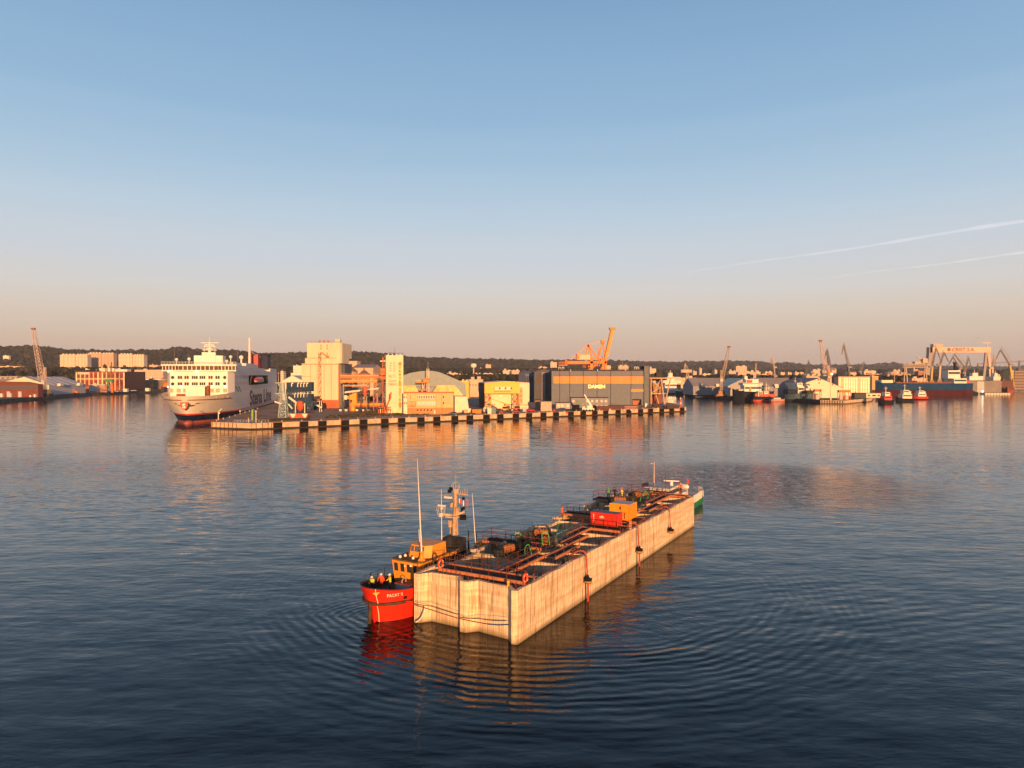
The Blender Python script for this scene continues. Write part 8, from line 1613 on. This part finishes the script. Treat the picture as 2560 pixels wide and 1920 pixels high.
for a in (('ochre based crane in front of the left leg of the giant gantry', (2328, 960), (2330, 917), (2340, 870), (2351, 899), 900, gst, ylw), ('pale based crane between the ochre crane and the bulk ship house', (2348, 959), (2350, 912), (2360, 881), (2371.5, 905), 900, gst, cst), ('grey crane under the middle of the giant gantry, jib to the left', (2400, 945), (2399, 920), (2383, 893), (2371, 913), 1050, gst, gst), ('taller grey crane behind it under the middle of the giant gantry', (2412, 945), (2411, 917), (2386, 886), (2373, 908), 1150, gst, gst),
    ('grey crane under the right half of the giant gantry, jib to the right', (2411, 940), (2412, 932), (2421, 894), (2427.5, 918), 1060, gst, gst), ('biggest grey crane at the right edge with its jib folded to the left', (2529, 943), (2524, 912), (2501, 874), (2489, 899), 960, gst, ylw), ('thin upright crane beside the right leg of the giant gantry', (2480, 950), (2481, 920), (2485, 888), (2490, 911), 940, cst, cst),
    ('tall grey crane with a drooping jib above the panel building', (2124, 940), (2121, 918), (2109, 862), (2104, 886), 900, gst, dst), ('small far crane right of the panel building roof', (2152, 940), (2152, 929), (2160, 905), (2150, 912), 1300, gst, gst), ('green grey crane above the tent shed left of the white hall', (2012, 945), (2014, 936), (2022, 904), (2026, 922), 950, mat('crane_green_grey', (.10, .13, .12), .6), dst), ('dark blue crane leaning behind the white lattice crane', (2079, 960), (2075, 922), (2067, 876), (2060, 898), 660, mat('crane_blue_grey', (.14, .15, .22), .6), mat('crane_post_red', (.30, .13, .09), .6)),
    ('rusty crane above the tent shed right of the white offshore vessel', (1937, 942), (1935, 918), (1929, 894), (1927, 910), 1100, cst, gst), ('slim pale crane behind the roof of the white offshore vessel', (1886, 950), (1888, 935), (1890, 908), None, 900, cst, cst)): luff(*a)
harbour_crane('pale lattice boom harbour crane in front of the long tent shed', 1803, 994, (1806, 945), (1822, 867), 640, cst, .95, 2.6, 1.6, tower_top=zt(932, 640), base_m=mat('crane_house_rust', (.38, .17, .08), .6)); harbour_crane('tall white boom harbour crane rising behind the white gabled hall tip', 2071, 990, (2066, 935), (2051, 852), 640, mat('lattice_white2', (.60, .46, .38), .5), 1.0, 3.0, 1.8, tower_top=zt(920, 640), base_m=mat('crane_house_brown', (.30, .20, .14), .6))
Y = 900.0; s = Y / FPX; p = D(1714.5, 938, Y); p.z = LZ; t = thing('hammerhead_crane', 'old pale crane with a wide box house and a pointed frame above the far basin', 'crane', p); zz = lambda py: zt(py, Y) - LZ; mb = MB(); mb.box(-13 * s, -3, zz(931.5), 14 * s, 3, zz(924)); mb.build('machinery_house', cst, t)
mb = MB(); mb.bar((-4 * s, 0, zz(924)), (-2 * s, 0, zz(907)), .6); mb.bar((6 * s, 0, zz(924)), (-2 * s, 0, zz(907)), .6); mb.bar((1 * s, 0, zz(931)), (-2 * s, 0, zz(907)), .6); mb.build('a_frame', cst, t); mb = MB(); tower(mb, 4 * s, 0, 0, zz(931), 5, 2.6, 6, .5); mb.build('tower', cst, t, split=False)
# lattice gantry left of the giant crane, tower crane
Y = 1000.0; s = Y / FPX; p = D(2256, 938, Y); p.z = LZ; t = thing('lattice_gantry', 'pale lattice gantry bridge left of the giant gantry crane', 'gantry crane', p); zz = lambda py: zt(py, Y) - LZ; mb = MB(); mb.truss((0, 0, zz(914.5)), (62 * s, 0, zz(914.5)), 4.6, 12, .8, .5); mb.build('lattice_girder', cst, t, split=False)
mb = MB()
for x0, x1 in ((6, 3), (9, 14), (56, 52), (59, 62)): mb.bar((x0 * s, 0, zz(918)), (x1 * s, 0, 0), 1.2)
mb.build('leg', cst, t); mb = MB(); mb.box(28 * s, -3, zz(910), 44 * s, 3, zz(904)); mb.box(48 * s, -3, zz(908), 60 * s, 3, zz(896)); mb.bar((36 * s, 0, zz(893)), (52 * s, 0, zz(899)), 1.5); mb.build('machinery_house', cst, t)
Y = 1350.0; s = Y / FPX; p = D(2548, 938, Y); p.z = LZ; t = thing('tower_crane', 'thin tower crane with a long horizontal jib at the right edge of the frame', 'crane', p); zz = lambda py: zt(py, Y) - LZ; mb = MB(); mb.truss((-104 * s, 0, zz(910)), (30 * s, 0, zz(902)), 1.8, 30, .4, .25); mb.build('jib', gst, t, split=False); mb = MB(); mb.truss((0, 0, 0), (0, 0, zz(901)), 2.2, 14, .5, .3); mb.build('mast', gst, t, split=False); mb = MB(); mb.cbox((-103 * s, 0, zz(912)), 2.2, 2, 6); mb.build('counterweight', gst, t)
# ------------------------------------------------------------------ town buildings seen between the trees
C1, C2, C3, C4 = mat('far_pale', (.60, .47, .36), .85, .12, .1), m_pink, flat_m, slab_m; tall = facade('tall_facade', (.64, .46, .34), (.30, .22, .2), 3.4, 3.0, .4, .45); Br = mat('brick_far', (.38, .17, .10), .8)
T_ = [(1214, 1227.5, 911.5, 2000, tall, 'tall pale tower block on the slope above the yellow hall'), (1199, 1210, 921, 2050, C3, 'lower block joined to the left of the tall tower block above the yellow hall'), (1118, 1144, 933, 1500, C1, 'pale houses above the right shoulder of the blue dome'), (1146, 1160, 936, 1450, C2, 'pink house between the dome and the water tower'), (1163, 1176, 938.5, 1350, C1, 'small pale house left of the water tower'), (1186, 1204, 936, 1400, C2, 'pink building right of the water tower foot'), (1208, 1232, 934, 1450, C3, 'wide pink building below the tall tower block'), (1236, 1254, 937.5, 1300, C1, 'pale roof cluster left of the navy halls'), (1257, 1279, 926, 1500, C1, 'bright pale building left of the navy halls, left half'), (1279, 1299, 926.5, 1480, C3, 'building with windows joined to it behind the small navy hall'),
 (1347, 1367, 918, 1700, C2, 'pink roof showing above the slate blue hall'), (1376, 1392, 905.5, 2600, C1, 'white house high on the slope left of the orange crane'), (1507, 1527, 914.5, 2000, C1, 'pale block right of the orange crane leg'), (1546, 1571, 914.5, 2000, C3, 'pink pale flats above the roof of the big grey hall'), (1623, 1640, 921.5, 1500, C1, 'white flat right of the grey hall pylon'), (1680, 1740, 945, 1050, C1, 'long pale wall behind the far basin'), (1733, 1742, 928.5, 1500, C3, 'narrow pink tower right of the old box crane'), (1749, 1754.5, 921, 1900, C1, 'slim pale tower standing alone right of the old box crane'), (1757, 1779, 935, 1500, C1, 'pale house row below the slim tower'), (1787, 1793, 925, 1500, C1, 'thin tapering tower left of the pale lattice crane'), (1822, 1842, 928, 1450, C2, 'pink factory left of the tall block behind the white vessel'), (1840, 1867, 916, 1900, tall, 'tall striped block behind the white offshore vessel'), (1845, 1874, 930, 1400, C3, 'pink factory below the tall striped block'), (1874, 1901, 929.5, 1500, C1, 'pale flats right of the tall striped block'), (1888, 1918, 937, 1150, dblue, 'dark blue shed roof above the tent sheds'), (1912, 1931, 930.5, 1600, C3, 'flats left of the rusty crane'), (1917, 1944, 938, 1150, Br, 'brick hall below the rusty crane'), (1952, 1962, 931.5, 1500, C1, 'small pale block right of the rusty crane'), (1970, 1979, 931.5, 2000, C1, 'small white house left of the green grey crane'), (1988, 1998, 931, 2000, C1, 'second small white house left of the green grey crane'), (2001, 2009, 931, 2000, C1, 'third small white house touching the green grey crane'),
 (2016, 2041, 940, 900, C2, 'long pink low hall roof above the white gabled hall'), (2041, 2072, 940.5, 910, C2, 'second pink low hall roof behind the white boom crane'), (2032, 2053, 924.5, 1800, C1, 'white block above the white gabled hall'), (2028, 2036, 930, 1750, C1, 'lower part left of the white block'), (2056, 2068, 927, 1700, C3, 'pink block right of the white block'), (2078, 2091, 922, 1700, C1, 'pale block behind the orange topmark'), (2122, 2141, 928, 1600, C1, 'pale block behind the tall grey crane'), (2160, 2190, 927, 1700, C1, 'long white flats above the slab building'), (2180, 2196, 941, 950, mat('sandstone', (.55, .36, .16), .8), 'sand coloured cube right of the panel building'), (2162, 2213, 936, 1200, C4, 'banded slab building right of the panel building'), (2219, 2277, 935, 1180, C4, 'second banded slab building beside the lattice gantry'), (2222, 2240, 930, 1700, C1, 'white flats over the second slab building'), (2233, 2255, 926.5, 1500, C3, 'pink flats left of the lattice gantry leg'), (2284, 2295.5, 923.5, 1250, C2, 'pink tower under the lattice gantry'), (2296, 2310, 928, 1200, Br, 'brick block right of the pink tower under the lattice gantry'), (2280, 2318, 946, 1000, C1, 'low white halls under the lattice gantry'), (2488, 2500, 936, 1500, C2, 'dull pink house behind the right leg of the giant gantry'),
 (1152, 1172, 953, 600, MATS['hall_yellow'], 'yellow side building left of the yellow hall'), (1172, 1207, 949.5, 640, C1, 'pale annex roof behind the yellow hall')]
for i, (a, b_, yt, Y, m, lb) in enumerate(T_):
    t, wd, h = block('town_building', lb, 'building', a, b_, yt, 12 + (i * 7) % 9, m, Y=Y, rm=[lcream, C2, grey][i % 3], over=.3); mb = MB(); mb.box(wd * .15, 2, h + .36, wd * .38, 6, h + 1.6 + (i % 3)); mb.build('roof_hut', m, t)
    if b_ - a > 17: mb = MB(); mb.box(wd * .6, 1, h + .36, wd * .85, 7, h + 1.4 + (i % 2) * 1.6); mb.build('roof_hut', C1, t)
    if Y < 1650 and m in (C1, C2, Br): wins(t, [wd * (k + .3) / 5 for k in range(5)], [h * .62], wd * .08, h * .14, mat('town_window', (.22, .16, .14), .4))
p = D(1184, 938, 1500); p.z = LZ; t = thing('water_tower', 'water tower with a wide pale tank on a slim stem above the yellow hall', 'water tower', p); zz = lambda py: zt(py, 1500) - LZ; mb = MB(); mb.lathe([(1.6, 0), (1.3, zz(919))], n=10); mb.build('stem', m_pink, t); mb = MB(); mb.lathe([(3, zz(919.5)), (6, zz(917)), (6.2, zz(911)), (4.5, zz(909)), (.5, zz(908.5))], n=16); mb.build('tank', lcream, t)
for i, (px, pb, pt, Y) in enumerate(((668, 912, 899, 1200), (696, 950, 930, 1300), (1070, 925, 903, 2000), (1556, 915, 900, 2000), (2236, 940, 927, 1000))):
    p = D(px, 938, Y); p.z = LZ; t = thing('mast', ['thin radio mast above the stern of the ferry', 'thin pole right of the ferry stern', 'radio mast on the ridge slope above the blue dome', 'thin mast above the roof of the grey hall', 'dark tapering chimney left of the lattice gantry'][i], 'mast', p); h = zt(pt, Y) - LZ; mb = MB(); mb.tube((0, 0, 0), (0, 0, h), .9, .3, 6); mb.build('shaft', cst, t); mb = MB(); mb.bar((-1.5, 0, h * .9), (1.5, 0, h * .9), .5); mb.build('cross_arm', cst, t)
for i, (px, pb, pt, Y, w_) in enumerate(((1160, 950, 935, 1250, 1.2), (1245, 945, 930, 1350, 1.5), (1268, 945, 928, 1450, 1.0), (1905, 945, 933, 1350, 1.4), (2205, 945, 932, 1150, 1.3), (2440, 955, 938, 1200, 1.6), (2515, 955, 930, 1000, 1.2))):
    tree(['tree among the roofs above the yellow hall', 'broad tree left of the navy halls', 'tree in front of the bright pale building', 'tree behind the dull tent shed', 'tree between the two slab buildings', 'broad tree behind the floating dock', 'dark tree beside the ochre crane base at the right'][i], px, pb, pt, Y, 20 + i, wd=w_)
# ------------------------------------------------------------------ evening haze
if True:
    hm = bpy.data.materials.new('haze_air'); hm.use_nodes = True; t = hm.node_tree; t.nodes.clear(); o = N(t, 'ShaderNodeOutputMaterial')
    v = N(t, 'ShaderNodeVolumePrincipled'); v.inputs['Density'].default_value = .000068; v.inputs['Color'].default_value = (.70, .80, 1.0, 1); v.inputs['Anisotropy'].default_value = 0
    t.links.new(v.outputs[0], o.inputs['Volume'])
    w = MB(); w.box(-9500, -900, -5, 9500, 9500, 210); h = w.build('haze', hm); tag(h, 'thin evening haze in the air over the harbour', 'haze', None, 'stuff')
